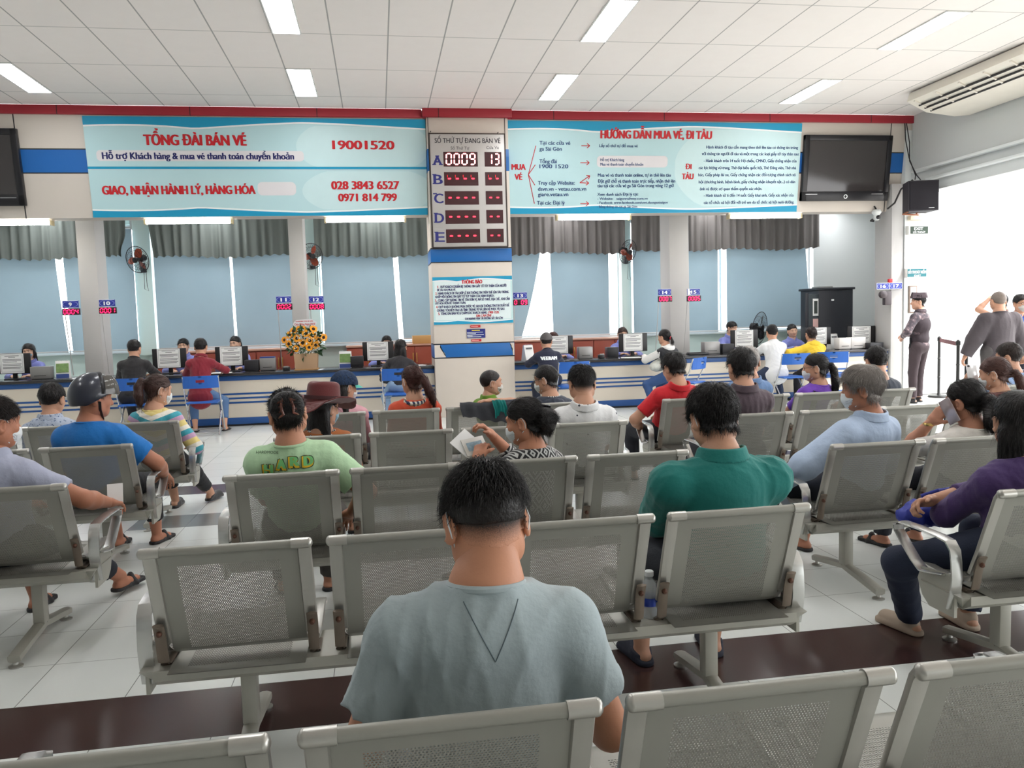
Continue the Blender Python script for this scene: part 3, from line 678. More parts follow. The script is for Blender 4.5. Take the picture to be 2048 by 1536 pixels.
MB().b2((-.07, -.02, -.22), (.07, .012, .22), .004).build('frame', mat('brown frame', (130, 112, 100), .5), t); MB().b2((-.05, -.023, -.2), (.05, -.018, .2)).build('sheet', M_wht, t)
t = thing('air_conditioner', 'white ceiling air conditioner with dark louvred outlet, top right', 'air conditioner', (8.2, 9.9, 4.30))
MB().extrude([(-.62, .16), (.34, .16), (.34, -.13), (.1, -.15), (-.35, -.1), (-.66, .04)], -1.25, .85, 'y').build('body', mat('ivory plastic', (226, 220, 208), .45), t)
v = MB()
for k in range(3): v.box((-.53+.09*k, -.2, -.02-.035*k), (.02, 1.9, .05), .004, rot=Matrix.Rotation(math.radians(35), 3, 'Y'))
v.build('louvre', M_dk, t)
for k in range(5): MB().box((-.5, -1.05+.44*k, -.03), (.3, .03, .04), .004, rot=Matrix.Rotation(math.radians(24), 3, 'Y')).build('vane', mat('ivory plastic', (226, 220, 208)), t)
t = thing('direction_sign', 'blue sign box with a pale edge hanging in the doorway at the right edge', 'sign', (8.95, 9.6, 2.46))
MB().b2((-.1, -.05, -.2), (.6, .05, .2), .006).build('box', mat('grey sign case', (196, 194, 192), .5), t); MB().b2((.02, -.056, -.18), (.58, -.04, .18)).build('face', M_navy, t)
MB().tube([(.1, 0, .2), (.1, 0, .8)], .01).tube([(.5, 0, .2), (.5, 0, .8)], .01).build('hanger', M_silver, t)

# ------------------------------------------------------------------ counters
M_granite = mat('black granite top', (44, 42, 44), .18, var=.3, vscale=60, spec=.5)
M_cbeige = mat('counter laminate', (214, 204, 188), .45, var=.04, vscale=1.2)
M_cblue = mat('counter blue laminate', (30, 78, 140), .4, var=.05)
def counter(x0, x1, label):
    t = thing('service_counter', label, 'counter', ((x0+x1)/2, 12.15, 0), group='ticket counters'); L = (x1-x0)/2
    MB().b2((-L, 0, .04), (L, .6, .73)).build('body', M_cbeige, t)
    MB().b2((-L, -.05, .728), (L, .78, .768), .008).build('countertop', M_granite, t)
    MB().b2((-L, -.012, .66), (L, .01, .728), .003).build('upper_band', M_cblue, t)
    for z in (.467, .405, .342): MB().b2((-L, -.006, z-.013), (L, .005, z+.013)).build('stripe', M_cblue, t)
    MB().b2((-L, -.008, .03), (L, .01, .125), .002).build('base_band', M_cblue, t)
    MB().b2((-L, .02, 0), (L, .58, .045)).build('plinth', M_dk, t)
counter(-7.4, .795, 'long beige and blue ticket counter left of the pillar')
counter(1.995, 8.22, 'long beige and blue ticket counter right of the pillar')
M_wood = mat('red brown cabinet veneer', (146, 64, 44), .45, var=.1, vscale=5, bump=.05, bscale=30)
def cabinet(x0, x1, label, n):
    t = thing('low_cabinet', label, 'cabinet', ((x0+x1)/2, 14.05, 0), group='low brown cabinets under the windows'); L = (x1-x0)/2
    MB().b2((-L, .02, 0), (L, .46, 1.02)).build('body', M_wood, t); MB().b2((-L-.01, -.01, 1.02), (L+.01, .47, 1.05), .004).build('top', mat('pale cabinet top', (196, 150, 130), .4), t)
    w = 2*L/n
    for i in range(n):
        d = MB().b2((-L+w*i+.006, 0, .06), (-L+w*(i+1)-.006, .022, 1.0), .003).build('door', M_wood, t)
        x = -L+w*(i+.5)+(w*.42 if i % 2 == 0 else -w*.42)
        MB().tube([(x, -.02, .74), (x, -.03, .78), (x, -.03, .86), (x, -.02, .9)], .008).build('handle', mat('brass', (206, 170, 90), .3, .8), d)
cabinet(-3.6, -1.25, 'low brown cabinet behind the clerks left of the sunflowers', 6)
cabinet(-.55, .98, 'low brown cabinet left of the pillar behind the clerk', 4)
cabinet(2.2, 4.55, 'low brown cabinet right of the pillar behind the clerks', 6)
tag(MB().b2((.57, 14.1, 1.052), (.9, 14.4, 1.19), .006).build('wooden_box', mat('light wooden box', (196, 150, 92), .5, var=.1)), 'light wooden box on the cabinet just left of the pillar', 'box')
# ------------------------------------------------------------------ booth number signs
def booth(num, x, zc, led, label, wob=0.0, w=.215):
    t = thing('booth_sign', label, 'number sign', (x, 12.62, 0), group='blue booth number signs')
    b = MB().b2((-w/2, -.012, zc), (w/2, .012, zc+.105), .003).build('plate', mat('blue sign plate', (36, 52, 150), .4, var=0), t)
    e = MB(); n = 32
    for k in range(n):
        a, c = 2*math.pi*k/n, 2*math.pi*(k+1)/n
        e.poly([(r*w*math.cos(q)*.45/.5*.5, -.0135, zc+.0525+r*.042*math.sin(q)) for q, r in ((a, 1.05), (c, 1.05), (c, .98), (a, .98))], [(0, 1, 2, 3)])
    e.build('oval_ring', mat('pale blue line', (150, 160, 220), .5, var=0), t, smooth=False)
    d = MB(); d.b2((-w/2, -.0128, zc), (w/2, -.0122, zc+.004)).b2((-w/2, -.0128, zc+.101), (w/2, -.0122, zc+.105)); d.build('white_edge', M_wht, t)
    nw = .036*len(num)
    letters(t, [(num, -nw/2*1.25, nw/2*1.25, zc+.024, zc+.08, .045)], M_wht, -.015, 'number', idz)
    if led is not None:
        bx = MB().b2((-w/2-.005, -.02, zc-.1), (w/2+.015, .02, zc-.008), .003).build('led_box', mat('dark led case', (44, 10, 22), .4, var=0), t)
        g = MB(); seg_digits(g, led, -w/2+.006, w/2+.004, zc-.086, zc-.022, -.0205, .06, .0095); g.build('led_digits', glow('pink red led', (255, 20, 70), 5.0), bx, smooth=False)
    MB().tube([(-w/2+.015, .02, zc+.02), (-w/2+.015, .05, zc-.2), (-w/2+.01, .2, .79)], .006).build('cable', M_col, t)
for a in (('9', -4.36, 1.77, '0004', 'blue booth sign 9 over led 0004, left of the first column'), ('10', -3.865, 1.775, '0001', 'blue booth sign 10 over led 0001, right of the first column'), ('11', -1.385, 1.765, '0002', 'blue booth sign 11 over led 0002 above the sunflowers'), ('12', -.91, 1.755, '0008', 'blue booth sign 12 over led 0008, right of the second column'),
          ('13', 2.21, 1.74, '0 09', 'blue booth sign 13 over led 0 09 beside the pillar'), ('14', 4.58, 1.735, '0007', 'blue booth sign 14 over led 0007, left of the third column'), ('15', 5.07, 1.73, '0005', 'blue booth sign 15 with a torn white left corner over its led')): booth(*a)
t = thing('booth_sign', 'blue twin booth sign 16 and 17 on the right end column, without led', 'number sign', (8.55*.957, 12.07, 0), group='blue booth number signs')
MB().b2((-.225, -.012, 1.735), (.225, .012, 1.835), .003).build('plate', mat('blue sign plate', (36, 52, 150)), t)
m = MB()
for cx in (-.115, .115):
    for k in range(32):
        a, c = 2*math.pi*k/32, 2*math.pi*(k+1)/32
        m.poly([(cx+r*.098*math.cos(q), -.0135, 1.785+r*.042*math.sin(q)) for q, r in ((a, 1.05), (c, 1.05), (c, .98), (a, .98))], [(0, 1, 2, 3)])
m.build('oval_ring', mat('pale blue line', (150, 160, 220)), t, smooth=False)
m = MB(); m.b2((-.228, -.0145, 1.733), (.228, -.012, 1.738)).b2((-.228, -.0145, 1.832), (.228, -.012, 1.837)).b2((-.003, -.0145, 1.733), (.003, -.012, 1.837)).b2((-.228, -.0145, 1.733), (-.223, -.012, 1.837)).b2((.223, -.0145, 1.733), (.228, -.012, 1.837)); m.build('white_edge', M_wht, t)
letters(t, [('16', -.165, -.065, 1.758, 1.812, .045), ('17', .065, .165, 1.758, 1.812, .045)], M_wht, -.0155, 'number', idz)
pt = bpy.data.objects['booth_sign.006']; mm = MB(); mm.poly([(-.105, -.0138, 1.735), (-.05, -.0138, 1.74), (-.06, -.0138, 1.765), (-.045, -.0138, 1.79), (-.065, -.0138, 1.8), (-.07, -.0138, 1.835), (-.105, -.0138, 1.835)], [(0, 1, 2, 3, 4, 5, 6)]); mm.build('torn_patch', M_wht, pt, smooth=False)
t = thing('alarm_box', 'small red alarm box above sign 16 on the right column', 'alarm', (8.2, 12.08, 1.87)); MB().b2((-.03, -.03, -.03), (.03, .02, .03), .006).build('case', M_redp, t)
t = thing('wall_phone', 'dark wall telephone on the right column under sign 16', 'telephone', (8.12, 12.08, 1.6)); MB().b2((-.02, -.03, -.12), (.1, .05, .1), .012).build('case', mat('dark grey phone', (70, 62, 66), .5), t); MB().lathe([(.02, -.05), (.06, -.03), (.06, .03), (.02, .05)], n=16).build('round_head', mat('dark grey phone', (70, 62, 66)), t, loc=(-.04, 0, .05), rot=(math.radians(90), 0, 0))

# ------------------------------------------------------------------ fans
M_fan = mat('dark fan wire', (26, 26, 28), .4, .4); M_blade = mat('translucent brown blade', (150, 62, 34), .3, var=.1)
def fan_head(t, R, blades, mb_, wires=28):
    """axis along local -y; guard, blades and motor as parts"""
    g = MB()
    for rr, yy in ((R, 0), (R*.72, -.045), (R*.4, -.062), (R*.72, .045)): g.tube([(rr*math.cos(2*math.pi*k/32), yy, rr*math.sin(2*math.pi*k/32)) for k in range(33)], .006 if rr == R else .0025, 6, False)
    for k in range(wires):
        a = 2*math.pi*k/wires; ca, sa = math.cos(a), math.sin(a)
        g.tube([(q*R*ca, y, q*R*sa) for q, y in ((.15, -.066), (.45, -.06), (.8, -.036), (1, 0), (.8, .036), (.4, .06))], .0016, 5, False)
    g.build('guard', M_fan, t)
    for k in range(blades):
        b = MB(); n = 8; P = []
        for i in range(n+1):
            u = i/n; w = R*.40*math.sin(math.pi*(.12+.8*u))**.7
            for s in (-1, 1): P.append((s*w*.62, s*.03*(1-u*.4), R*(.16+.72*u)))
        b.poly(P, [(2*i, 2*i+1, 2*i+3, 2*i+2) for i in range(n)])
        P2 = [(x, y+.004, z) for x, y, z in P]; b.poly(P2, [(2*i, 2*i+2, 2*i+3, 2*i+1) for i in range(n)])
        b.build('blade', mb_, t, rot=(0, 2*math.pi*k/blades+.4, 0))
    MB().lathe([(.01, -.07), (R*.2, -.066), (R*.2, -.05), (R*.12, -.03), (R*.12, .03), (R*.28, .06), (R*.26, .16), (.02, .18)], n=20, M=Matrix.Rotation(math.radians(-90), 3, 'X')).build('motor', M_fan, t)
def wall_fan(x, z, yaw, pitch, label, base):
    t = thing('wall_fan', label, 'wall fan', (x, 14.05, z), group='wall fans on the window piers', rot=(math.radians(pitch), 0, math.radians(yaw)))
    fan_head(t, .215, 3, M_blade)
    R = Matrix.Rotation(math.radians(yaw), 3, 'Z') @ Matrix.Rotation(math.radians(pitch), 3, 'X'); inv = R.inverted(); L = lambda p: inv @ (Vector(p)-Vector((x, 14.05, z)))
    MB().tube([L((x, 14.2, z-.03)), L((base, 14.38, z-.12)), L((base, 14.5, z-.1))], .022, 10).box(L((base, 14.53, z-.1)), (.1, .04, .16), .01).build('wall_bracket', M_fan, t)
    MB().tube([L((x+.08, 14.2, z-.12)), L((x+.08, 14.22, z-.42)), L((x+.1, 14.22, z-.5)), L((x+.04, 14.22, z-.47)), L((x+.05, 14.2, z-.13))], .004, 6).build('pull_cord', M_fan, t)
wall_fan(-3.80, 2.56, -25, 14, 'brown bladed wall fan above booth sign 10, by the bunched curtain', -3.85)
wall_fan(-1.06, 2.57, 35, 6, 'wall fan half hidden by the second column, above sign 12', -1.08)
wall_fan(4.43, 2.56, 32, 16, 'brown bladed wall fan right of the pillar, above sign 14', 4.55)
t = thing('standing_fan', 'large black standing fan behind the white-shirted customer', 'fan', (6.72, 13.65, 0))
h = bpy.data.objects.new('fan_head', None); COL.objects.link(h); h.parent = t; h.location = (.0, 0, 1.14); h.rotation_euler = (math.radians(8), 0, math.radians(38))
fan_head(h, .29, 3, mat('black fan blade', (28, 28, 30), .4), 40)
MB().tube([(0, .1, 0.02), (0, .1, 1.1), (0, .02, 1.14)], .02, 12).build('pole', M_fan, t); MB().lathe([(.24, 0), (.24, .03), (.05, .06)], n=28, c=(0, .1, 0)).build('base', M_fan, t)
# ------------------------------------------------------------------ perforated steel benches (four seats on one beam)
def p_steel(nt, co, base):                   # dull scuffs
    nz = nt.new('ShaderNodeTexNoise', i_Scale=9.0, i_Detail=6.0, i_Roughness=.7); nt.link(co, nz.inputs['Vector'])
    r = nt.math('GREATER_THAN', nz.outputs[0], .66)
    return nt.mix(nt.math('MULTIPLY', r, .35), base, (*lin((104, 96, 86)), 1))
M_steel = mat('grey coated steel', (154, 153, 145), .38, .35, var=.08, vscale=5, pattern=p_steel)
M_alu = mat('worn aluminium rail', (184, 182, 176), .32, .75, var=.06, vscale=12)
M_chrome = mat('polished aluminium arm', (200, 200, 198), .27, .85, var=.03)
M_beam = mat('pale grey beam paint', (170, 168, 158), .4, .2, var=.08, vscale=8)
M_brk = mat('brownish bracket', (120, 108, 96), .45, .5, var=.15, vscale=20)
M_bolt = mat('rusty bolt', (96, 66, 54), .5, .5, var=.2, vscale=60)
PITCH, SW = .547, .208
PROF = [(.0, .768), (.022, .745), (.040, .70), (.060, .645), (.083, .585), (.106, .53), (.124, .485), (.138, .445), (.154, .412), (.180, .392)]
def curve_pts(prof, n):
    P = np.array(prof); d = np.r_[0, np.cumsum(np.hypot(*np.diff(P, axis=0).T))]; s = np.linspace(0, d[-1], n)
    return np.stack([np.interp(s, d, P[:, 0]), np.interp(s, d, P[:, 1])], 1), d[-1]
def perforated(prof, hw, m_side, m0, m1, px, pv, rh, th=.0016):
    """sheet bent along prof (y,z), width 2*hw, hexagonal holes of radius rh inside the margins; real holes through two skins"""
    dense, L = curve_pts(prof, 400)
    sm = np.stack([np.convolve(np.r_[[a[0]]*12, a, [a[-1]]*12], np.ones(25)/25, 'valid') for a in dense.T], 1); sm[0], sm[-1] = dense[0], dense[-1]; dense = sm
    ss = np.linspace(0, L, 400)
    tg = np.gradient(dense, axis=0); tg /= np.linalg.norm(tg, axis=1)[:, None]; nr = np.stack([-tg[:, 1], tg[:, 0]], 1)
    def P(u, v, off):
        y = np.interp(v, ss, dense[:, 0]); z = np.interp(v, ss, dense[:, 1]); a = np.interp(v, ss, nr[:, 0]); b = np.interp(v, ss, nr[:, 1])
        return np.stack([u, y+a*off, z+b*off], 1)
    U0, U1 = -hw+m_side, hw-m_side; nx = int((U1-U0)/px); nv = int((L-m0-m1)/pv); V1 = m0+nv*pv; U1 = U0+nx*px
    hexa = np.array([(math.cos(math.pi/3*k), math.sin(math.pi/3*k)) for k in range(6)])*rh
    jj, ii = np.meshgrid(np.arange(nv), np.arange(nx), indexing='ij'); jj, ii = jj.ravel(), ii.ravel()
    sh = np.where(jj % 2 == 0, -.22, .22)*px
    u0 = U0+ii*px; v0 = m0+jj*pv; cu = u0+px/2+sh; cv = v0+pv/2
    loc_u = np.concatenate([u0[:, None], (u0+px)[:, None], (u0+px)[:, None], u0[:, None], cu[:, None]+hexa[:, 0]], 1)
    loc_v = np.concatenate([v0[:, None], v0[:, None], (v0+pv)[:, None], (v0+pv)[:, None], cv[:, None]+hexa[:, 1]], 1)
    N = len(ii); A = P(loc_u.ravel(), loc_v.ravel(), 0); B = P(loc_u.ravel(), loc_v.ravel(), th)
    base = (np.arange(N)*10)[:, None]
    # corners 0..3, hexagon 4..9 (angles 0,60,..)
    q = [base+np.array([[3, 2, 5, 6]]), base+np.array([[1, 0, 8, 9]])]
    pen = [base+np.array([[2, 1, 9, 4, 5]]), base+np.array([[0, 3, 6, 7, 8]])]
    nb = N*10
    F4 = np.concatenate(q+[a[:, ::-1]+nb for a in q]+[np.concatenate([base+4+k, base+4+(k+1) % 6, base+4+(k+1) % 6+nb, base+4+k+nb], 1) for k in range(6)])
    F5 = np.concatenate(pen+[a[:, ::-1]+nb for a in pen])
    V = [A, B]; n = 2*nb; F4 = [F4]
    def patch(ua, ub, va, vb, nu, nvv):
        nonlocal n
        uu, vv = np.meshgrid(np.linspace(ua, ub, nu+1), np.linspace(va, vb, nvv+1)); a = P(uu.ravel(), vv.ravel(), 0); b = P(uu.ravel(), vv.ravel(), th)
        k = (np.arange(nvv)[:, None]*(nu+1)+np.arange(nu)).ravel()[:, None]+n
        f = np.concatenate([k, k+1, k+nu+2, k+nu+1], 1); V.extend([a, b]); F4.extend([f, f[:, ::-1]+len(a)]); n += 2*len(a)
    patch(-hw, hw, 0, m0, 2, 8); patch(-hw, hw, V1, L, 2, 8); patch(-hw, U0, m0, V1, 1, 24); patch(U1, hw, m0, V1, 1, 24)
    return np_mesh('perforated_sheet', np.concatenate(V), [np.concatenate(F4), F5], smooth=False)
ME_back = perforated(PROF, SW, .055, .068, .03, .0066, .0057, .0021)
SEATP = [(.06, .366), (.10, .366), (.18, .368), (.30, .376), (.42, .390), (.50, .400), (.535, .396), (.55, .380)]
ME_pan = perforated(SEATP, SW, .05, .05, .09, .0080, .0070, .0025)
def roll_tube():
    m = MB(); m.tube([(-SW, -.004, .768), (SW, -.004, .768)], .0135, 14); return m.mesh('top_roll')
ME_roll = roll_tube()
def rail(s):
    x = s*(SW+.018); m = MB()
    m.tube([(x, -.004, .772), (x, .006, .768), (x, .022, .748), (x, .040, .70), (x, .062, .645), (x, .085, .585), (x, .106, .53), (x, .126, .485), (x, .145, .44), (x, .170, .41), (x, .21, .392), (x, .28, .386), (x, .40, .396), (x, .50, .408), (x, .545, .402), (x, .565, .385)], 0, 12, True, flat=(.009, .021), up=(0, -.8, .6))
    m.tube([(x-s*.036, -.004, .768), (x+s*.016, -.004, .768)], .0165, 14); m.ell((x+s*.016, -.004, .768), (.012, .0165, .0165), 12)
    return m.mesh('side_rail')
ME_rail = {s: rail(s) for s in (-1, 1)}
def bracket(s):
    x = s*(SW+.024); m = MB(); m.tube([(x, .086, .515), (x, .095, .50), (x, .110, .455), (x, .118, .41), (x, .125, .385), (x, .15, .366), (x, .25, .366)], 0, 8, True, flat=(.006, .017), up=(0, -.8, .5)); return m.mesh('bracket')
ME_brk = {s: bracket(s) for s in (-1, 1)}
ME_bolt = MB().lathe([(.001, .010), (.006, .009), (.0095, .004), (.0095, -.004)], n=10, M=Matrix.Rotation(math.radians(115), 3, 'X')).mesh('bolt')
def make_bench():
    t = thing('bench', '', 'bench', (0, 0, 0)); XL = PITCH*1.5+SW+.095
    for k in range(4):
        x = (k-1.5)*PITCH
        s = link('seat', ME_pan, M_steel, t, (x, 0, 0))
        b = link('backrest', ME_back, M_steel, s); link('top_roll', ME_roll, M_steel, s)
        for e in (-1, 1):
            link('side_rail', ME_rail[e], M_alu, s); link('bracket', ME_brk[e], M_brk, s)
            link('bolt', ME_bolt, M_bolt, s, (e*(SW+.024), .092, .485))
    m = MB(); m.extrude([(.105, .362), (.105, .328), (.15, .30), (.30, .30), (.335, .328), (.335, .362)], -XL+.04, XL-.04, 'x')
    for e in (-1, 1): m.poly([(e*(XL-.04), .105, .362), (e*(XL-.04), .335, .362), (e*XL, .335, .362), (e*XL, .105, .362), (e*(XL-.04), .15, .31), (e*(XL-.04), .30, .31)], [(0, 1, 2, 3), (3, 0, 4), (1, 2, 5), (2, 3, 4, 5), (0, 1, 5, 4)])
    m.build('beam', M_beam, t)
    for e in (-1, 1):
        x = e*1.5*PITCH
        m = MB(); m.box((x, .27, .20), (.052, .06, .22), .008)
        for f in (-1, 1): m.tube([(x, .27+f*.0, .085), (x, .27+f*.06, .075), (x, .27+f*.17, .06), (x, .27+f*.265, .045), (x, .27+f*.30, .04)], 0, 10, True, flat=(.018, .026), up=(0, 0, 1))
        g = m.build('leg', M_beam, t)
        for f in (-1, 1): MB().lathe([(.028, 0), (.03, .006), (.012, .012), (.009, .04)], n=16, c=(x, .27+f*.285, 0)).build('foot_glide', M_alu, g)
        xa = e*(XL-.012); m = MB()
        m.tube([(xa, .17, .30), (xa, .155, .36), (xa, .145, .42), (xa, .150, .48), (xa, .158, .525), (xa, .185, .553), (xa, .24, .560), (xa, .36, .562), (xa, .46, .560), (xa, .492, .545), (xa, .488, .52), (xa, .44, .475), (xa, .38, .425), (xa, .335, .40), (xa, .28, .405), (xa, .20, .42)], 0, 10, True, flat=(.005, .024), up=(0, -1, .3))
        m.build('armrest', M_chrome, t)
        m = MB(); m.extrude([(.15, .27), (.15, .43), (.34, .41), (.36, .36), (.33, .30), (.29, .27)], xa-.006, xa+.006, 'x'); m.build('end_plate', M_beam, t)
    return t
BG2 = 'perforated steel waiting benches'
BEN = {'R1': (-.70, 1.30, 'nearest bench, holding the man in the grey T-shirt'), 'R2': (-.73, 2.51, 'bench with a water bottle and the man in dark green'), 'R3': (-.70, 3.68, 'bench holding the mint T-shirt woman and the woman with cards'), 'R4': (-.63, 4.86, 'bench holding the hat wearer and the man in the white polo shirt'), 'R5': (-.62, 6.07, 'middle bench closest to the pillar, a grey jacket hung over its back'),
 'La': (-3.49, 3.71, 'left bench holding the man with a paper on the armrest'), 'Lb': (-3.56, 4.91, 'left bench holding the helmeted man in a blue T-shirt'), 'Lc': (-3.57, 6.05, 'left bench holding the girl in the striped hoodie'),
 'Ra': (2.12, 2.50, 'right bench with the armrest beside the woman in dark purple'), 'Rb': (2.13, 3.59, 'right bench holding the grey haired man in the light blue shirt'), 'Rc': (2.13, 4.88, 'right bench holding the man in the dark plum shirt'), 'Rd': (2.13, 5.95, 'right bench holding the man in red and the girl in purple'), 'Re': (4.95, 5.85, 'bench at the right edge holding the man in a pale blue polo')}
B0 = make_bench(); SEATS = {}
for i, (k, (x0, y, l)) in enumerate(BEN.items()):
    b = B0 if i == 0 else copy_tree(B0)
    b.location = (x0+.25+1.5*PITCH, y, 0); b['label'] = 'grey perforated steel ' + l; b['group'] = BG2
    for j in range(4): SEATS[k, j+1] = (x0+.25+j*PITCH, y)

# ------------------------------------------------------------------ blue folding chairs at the counter
M_bpl = mat('blue plastic', (28, 92, 178), .4, var=.03); M_ctube = mat('chromed tube', (200, 200, 200), .22, .85, var=0)
def fold_chair():
    t = thing('folding_chair', '', 'folding chair')
    # local: sitter faces +y, back at -y
    n = 14; out = []
    for i in range(n+1): a = -1+2*i/n; out.append((a*.225, .80-.012*a*a))
    for i in range(n+1): a = 1-2*i/n; out.append((a*.215, .635+.012*a*a))
    bk = MB()
    def bp(x, z, o): return (x, -.235+.05*(abs(x)/.22)**2*1.0-o+(.80-z)*.12, z)
    us = [-.225, -.19, -.14, -.09, -.055, -.03, 0, .03, .055, .09, .14, .19, .225]; zs = [.635, .66, .69, .712, .748, .775, .80]
    for i in range(len(us)-1):
        for j in range(len(zs)-1):
            if abs((us[i]+us[i+1])/2) < .05 and zs[j] == .712: continue
            q = [(us[i], zs[j]), (us[i+1], zs[j]), (us[i+1], zs[j+1]), (us[i], zs[j+1])]
            bk.poly([bp(x, z, 0) for x, z in q]+[bp(x, z, .014) for x, z in q], [(3, 2, 1, 0), (4, 5, 6, 7), (0, 1, 5, 4), (1, 2, 6, 5), (2, 3, 7, 6), (3, 0, 4, 7)])
    bmesh.ops.remove_doubles(bk.bm, verts=bk.bm.verts, dist=.0005)
    bk.build('backrest', M_bpl, t, angle=50)
    MB().box((0, .0, .44), (.40, .38, .022), .01).build('seat', M_bpl, t)
    for e in (-1, 1):
        MB().tube([(e*.222, -.19, .79), (e*.222, -.13, .60), (e*.222, .22, .012)], .011, 10).build('front_leg', M_ctube, t)
        MB().tube([(e*.205, .17, .43), (e*.205, .10, .38), (e*.205, -.24, .012)], .011, 10).build('rear_leg', M_ctube, t)
    MB().tube([(-.222, .2, .04), (.222, .2, .04)], .009, 8).tube([(-.205, -.22, .04), (.205, -.22, .04)], .009, 8).build('crossbar', M_ctube, t)
    return t
FG = 'blue folding chairs at the counter'
FC0 = None
for x, y, rz, l in ((-3.22, 11.48, 0, 'blue folding chair under the customer in black on the left'), (-2.36, 11.42, .05, 'blue folding chair under the customer in the dark red jacket'), (.25, 11.40, -.05, 'blue folding chair under the long haired customer beside the pillar'), (2.72, 11.45, .05, 'blue folding chair under the customer in the lettered navy jacket'),
                    (4.42, 11.25, .75, 'blue folding chair under the customer in the black and white hoodie'), (6.10, 11.40, 0, 'blue folding chair under the customer in the white shirt'), (6.78, 11.45, -.3, 'blue folding chair under the customer in the yellow hoodie')):
    c = fold_chair() if FC0 is None else copy_tree(FC0); FC0 = FC0 or c
    c.location = (x, y, 0); c.rotation_euler = (0, 0, rz); c['label'] = l; c['group'] = FG

# ------------------------------------------------------------------ things on the counters
ZT = .768
M_paper = mat('white paper', (236, 236, 234), .7, var=0); M_ink = mat('grey print', (96, 96, 100), .7, var=0)
M_gbox = mat('grey metal box', (150, 148, 146), .35, .4, var=.04); M_bbox = mat('black plastic box', (34, 34, 38), .4, var=0)
def monitor():
    t = thing('monitor', '', 'monitor')
    MB().box((0, 0, .230), (.47, .04, .29), .008).build('screen_back', mat('black monitor shell', (24, 23, 25), .45, var=0), t)
    MB().box((0, .04, .23), (.3, .06, .16), .02).build('rear_hump', mat('black monitor shell', (24, 23, 25)), t)
    MB().box((0, .04, .08), (.06, .03, .15), .008).box((0, .03, .008), (.24, .17, .016), .006).build('stand', mat('black monitor shell', (24, 23, 25)), t)
    p = MB().b2((-.165, -.0235, .095), (.15, -.0215, .37)).build('paper_notice', M_paper, t)
    m = MB(); r = random.Random(2)
    for k, (z, a, b) in enumerate(((.365, -.1, .09), (.345, -.05, .04), (.315, -.13, .12), (.298, -.13, .12), (.28, -.12, .06), (.25, -.13, .12), (.232, -.13, .11), (.205, -.13, .12), (.188, -.13, .1))): m.b2((a, -.0243, z-.0285), (b, -.0236, z-.0215))
    for lo, hi in (((-.15, .137), (.135, .14)), ((-.15, .377), (.135, .38)), ((-.15, .137), (-.147, .38)), ((.132, .137), (.135, .38))): m.b2((lo[0], -.0243, lo[1]-.025), (hi[0], -.0236, hi[1]-.025))
    m.build('printed_line', M_ink, p)
    return t
MN0 = None; MG = 'black monitors with taped notices on the counters'
for x, y, rz, l in ((-5.18, 12.62, 0, 'black monitor at the left edge with a taped notice'), (-3.05, 12.6, .04, 'black monitor between the customers in black and in dark red'), (-2.17, 12.6, -.03, 'black monitor just right of the customer in the dark red jacket'), (-.02, 12.6, 0, 'black monitor beside the long haired customer, left of the pillar'), (2.80, 12.6, 0, 'black monitor behind the customer in the lettered navy jacket'),
                    (4.03, 12.6, 0, 'black monitor in front of the clerk, left of the black and white hoodie'), (5.93, 12.6, 0, 'black monitor left of the customer in the white shirt'), (7.24, 12.6, .05, 'black monitor behind the customer in the yellow hoodie'), (8.0, 12.55, -.12, 'rightmost monitor on the counter, its notice tilted')):
    m = monitor() if MN0 is None else copy_tree(MN0); MN0 = MN0 or m
    m.location = (x, y, ZT); m.rotation_euler = (0, 0, math.pi*0+rz); m['label'] = l; m['group'] = MG
def tray(x, y, w, h, m, label, name='document_box', cat='box', d=.16, rz=0, lip=None):
    t = thing(name, label, cat, (x, y, ZT), rz)
    MB().box((0, 0, h/2+.012), (w, d, h), .006).build('case', m, t); MB().b2((-w*.45, -d*.45, 0), (w*.45, d*.45, .014)).build('foot', M_bbox, t)
    if lip: MB().box((0, 0, h+.02), (w*.95, d*.9, .02), .004).build('lid', lip, t)
    MB().b2((-w*.3, -d/2-.003, h*.3), (w*.3, -d/2+.002, h*.34)).build('slot', M_dk, t)
    return t
tray(-4.74, 12.45, .26, .17, M_gbox, 'grey box beside the monitor at the left edge')
tray(-1.86, 12.42, .20, .16, M_bbox, 'black box right of the third monitor from the left'); tray(-1.64, 12.47, .22, .18, M_gbox, 'silver box with a blue lid left of the sunflowers', lip=mat('blue lid', (36, 60, 130), .4, var=0))
tray(-.34, 12.45, .19, .16, M_bbox, 'black box right of the green calendar'); tray(3.19, 12.45, .22, .18, M_gbox, 'grey box right of the monitor behind the navy jacket'); tray(3.63, 12.45, .18, .16, M_bbox, 'black box left of the monitor in front of the rolled-hair clerk')
tray(5.28, 12.45, .26, .19, M_gbox, 'grey box above the dark plum shirted man'); tray(5.54, 12.42, .2, .15, M_bbox, 'black box left of the monitor by the white shirt')
tray(7.58, 12.42, .21, .18, mat('white plastic box', (230, 226, 222), .3, var=0), 'small white box right of the yellow hoodie'); tray(7.82, 12.42, .26, .185, mat('white plastic box', (230, 226, 222)), 'larger white box next to the rightmost monitor')
t = tray(8.06, 12.3, .24, .09, M_bbox, 'low black printer at the right end of the counter', 'printer', 'printer', .2)
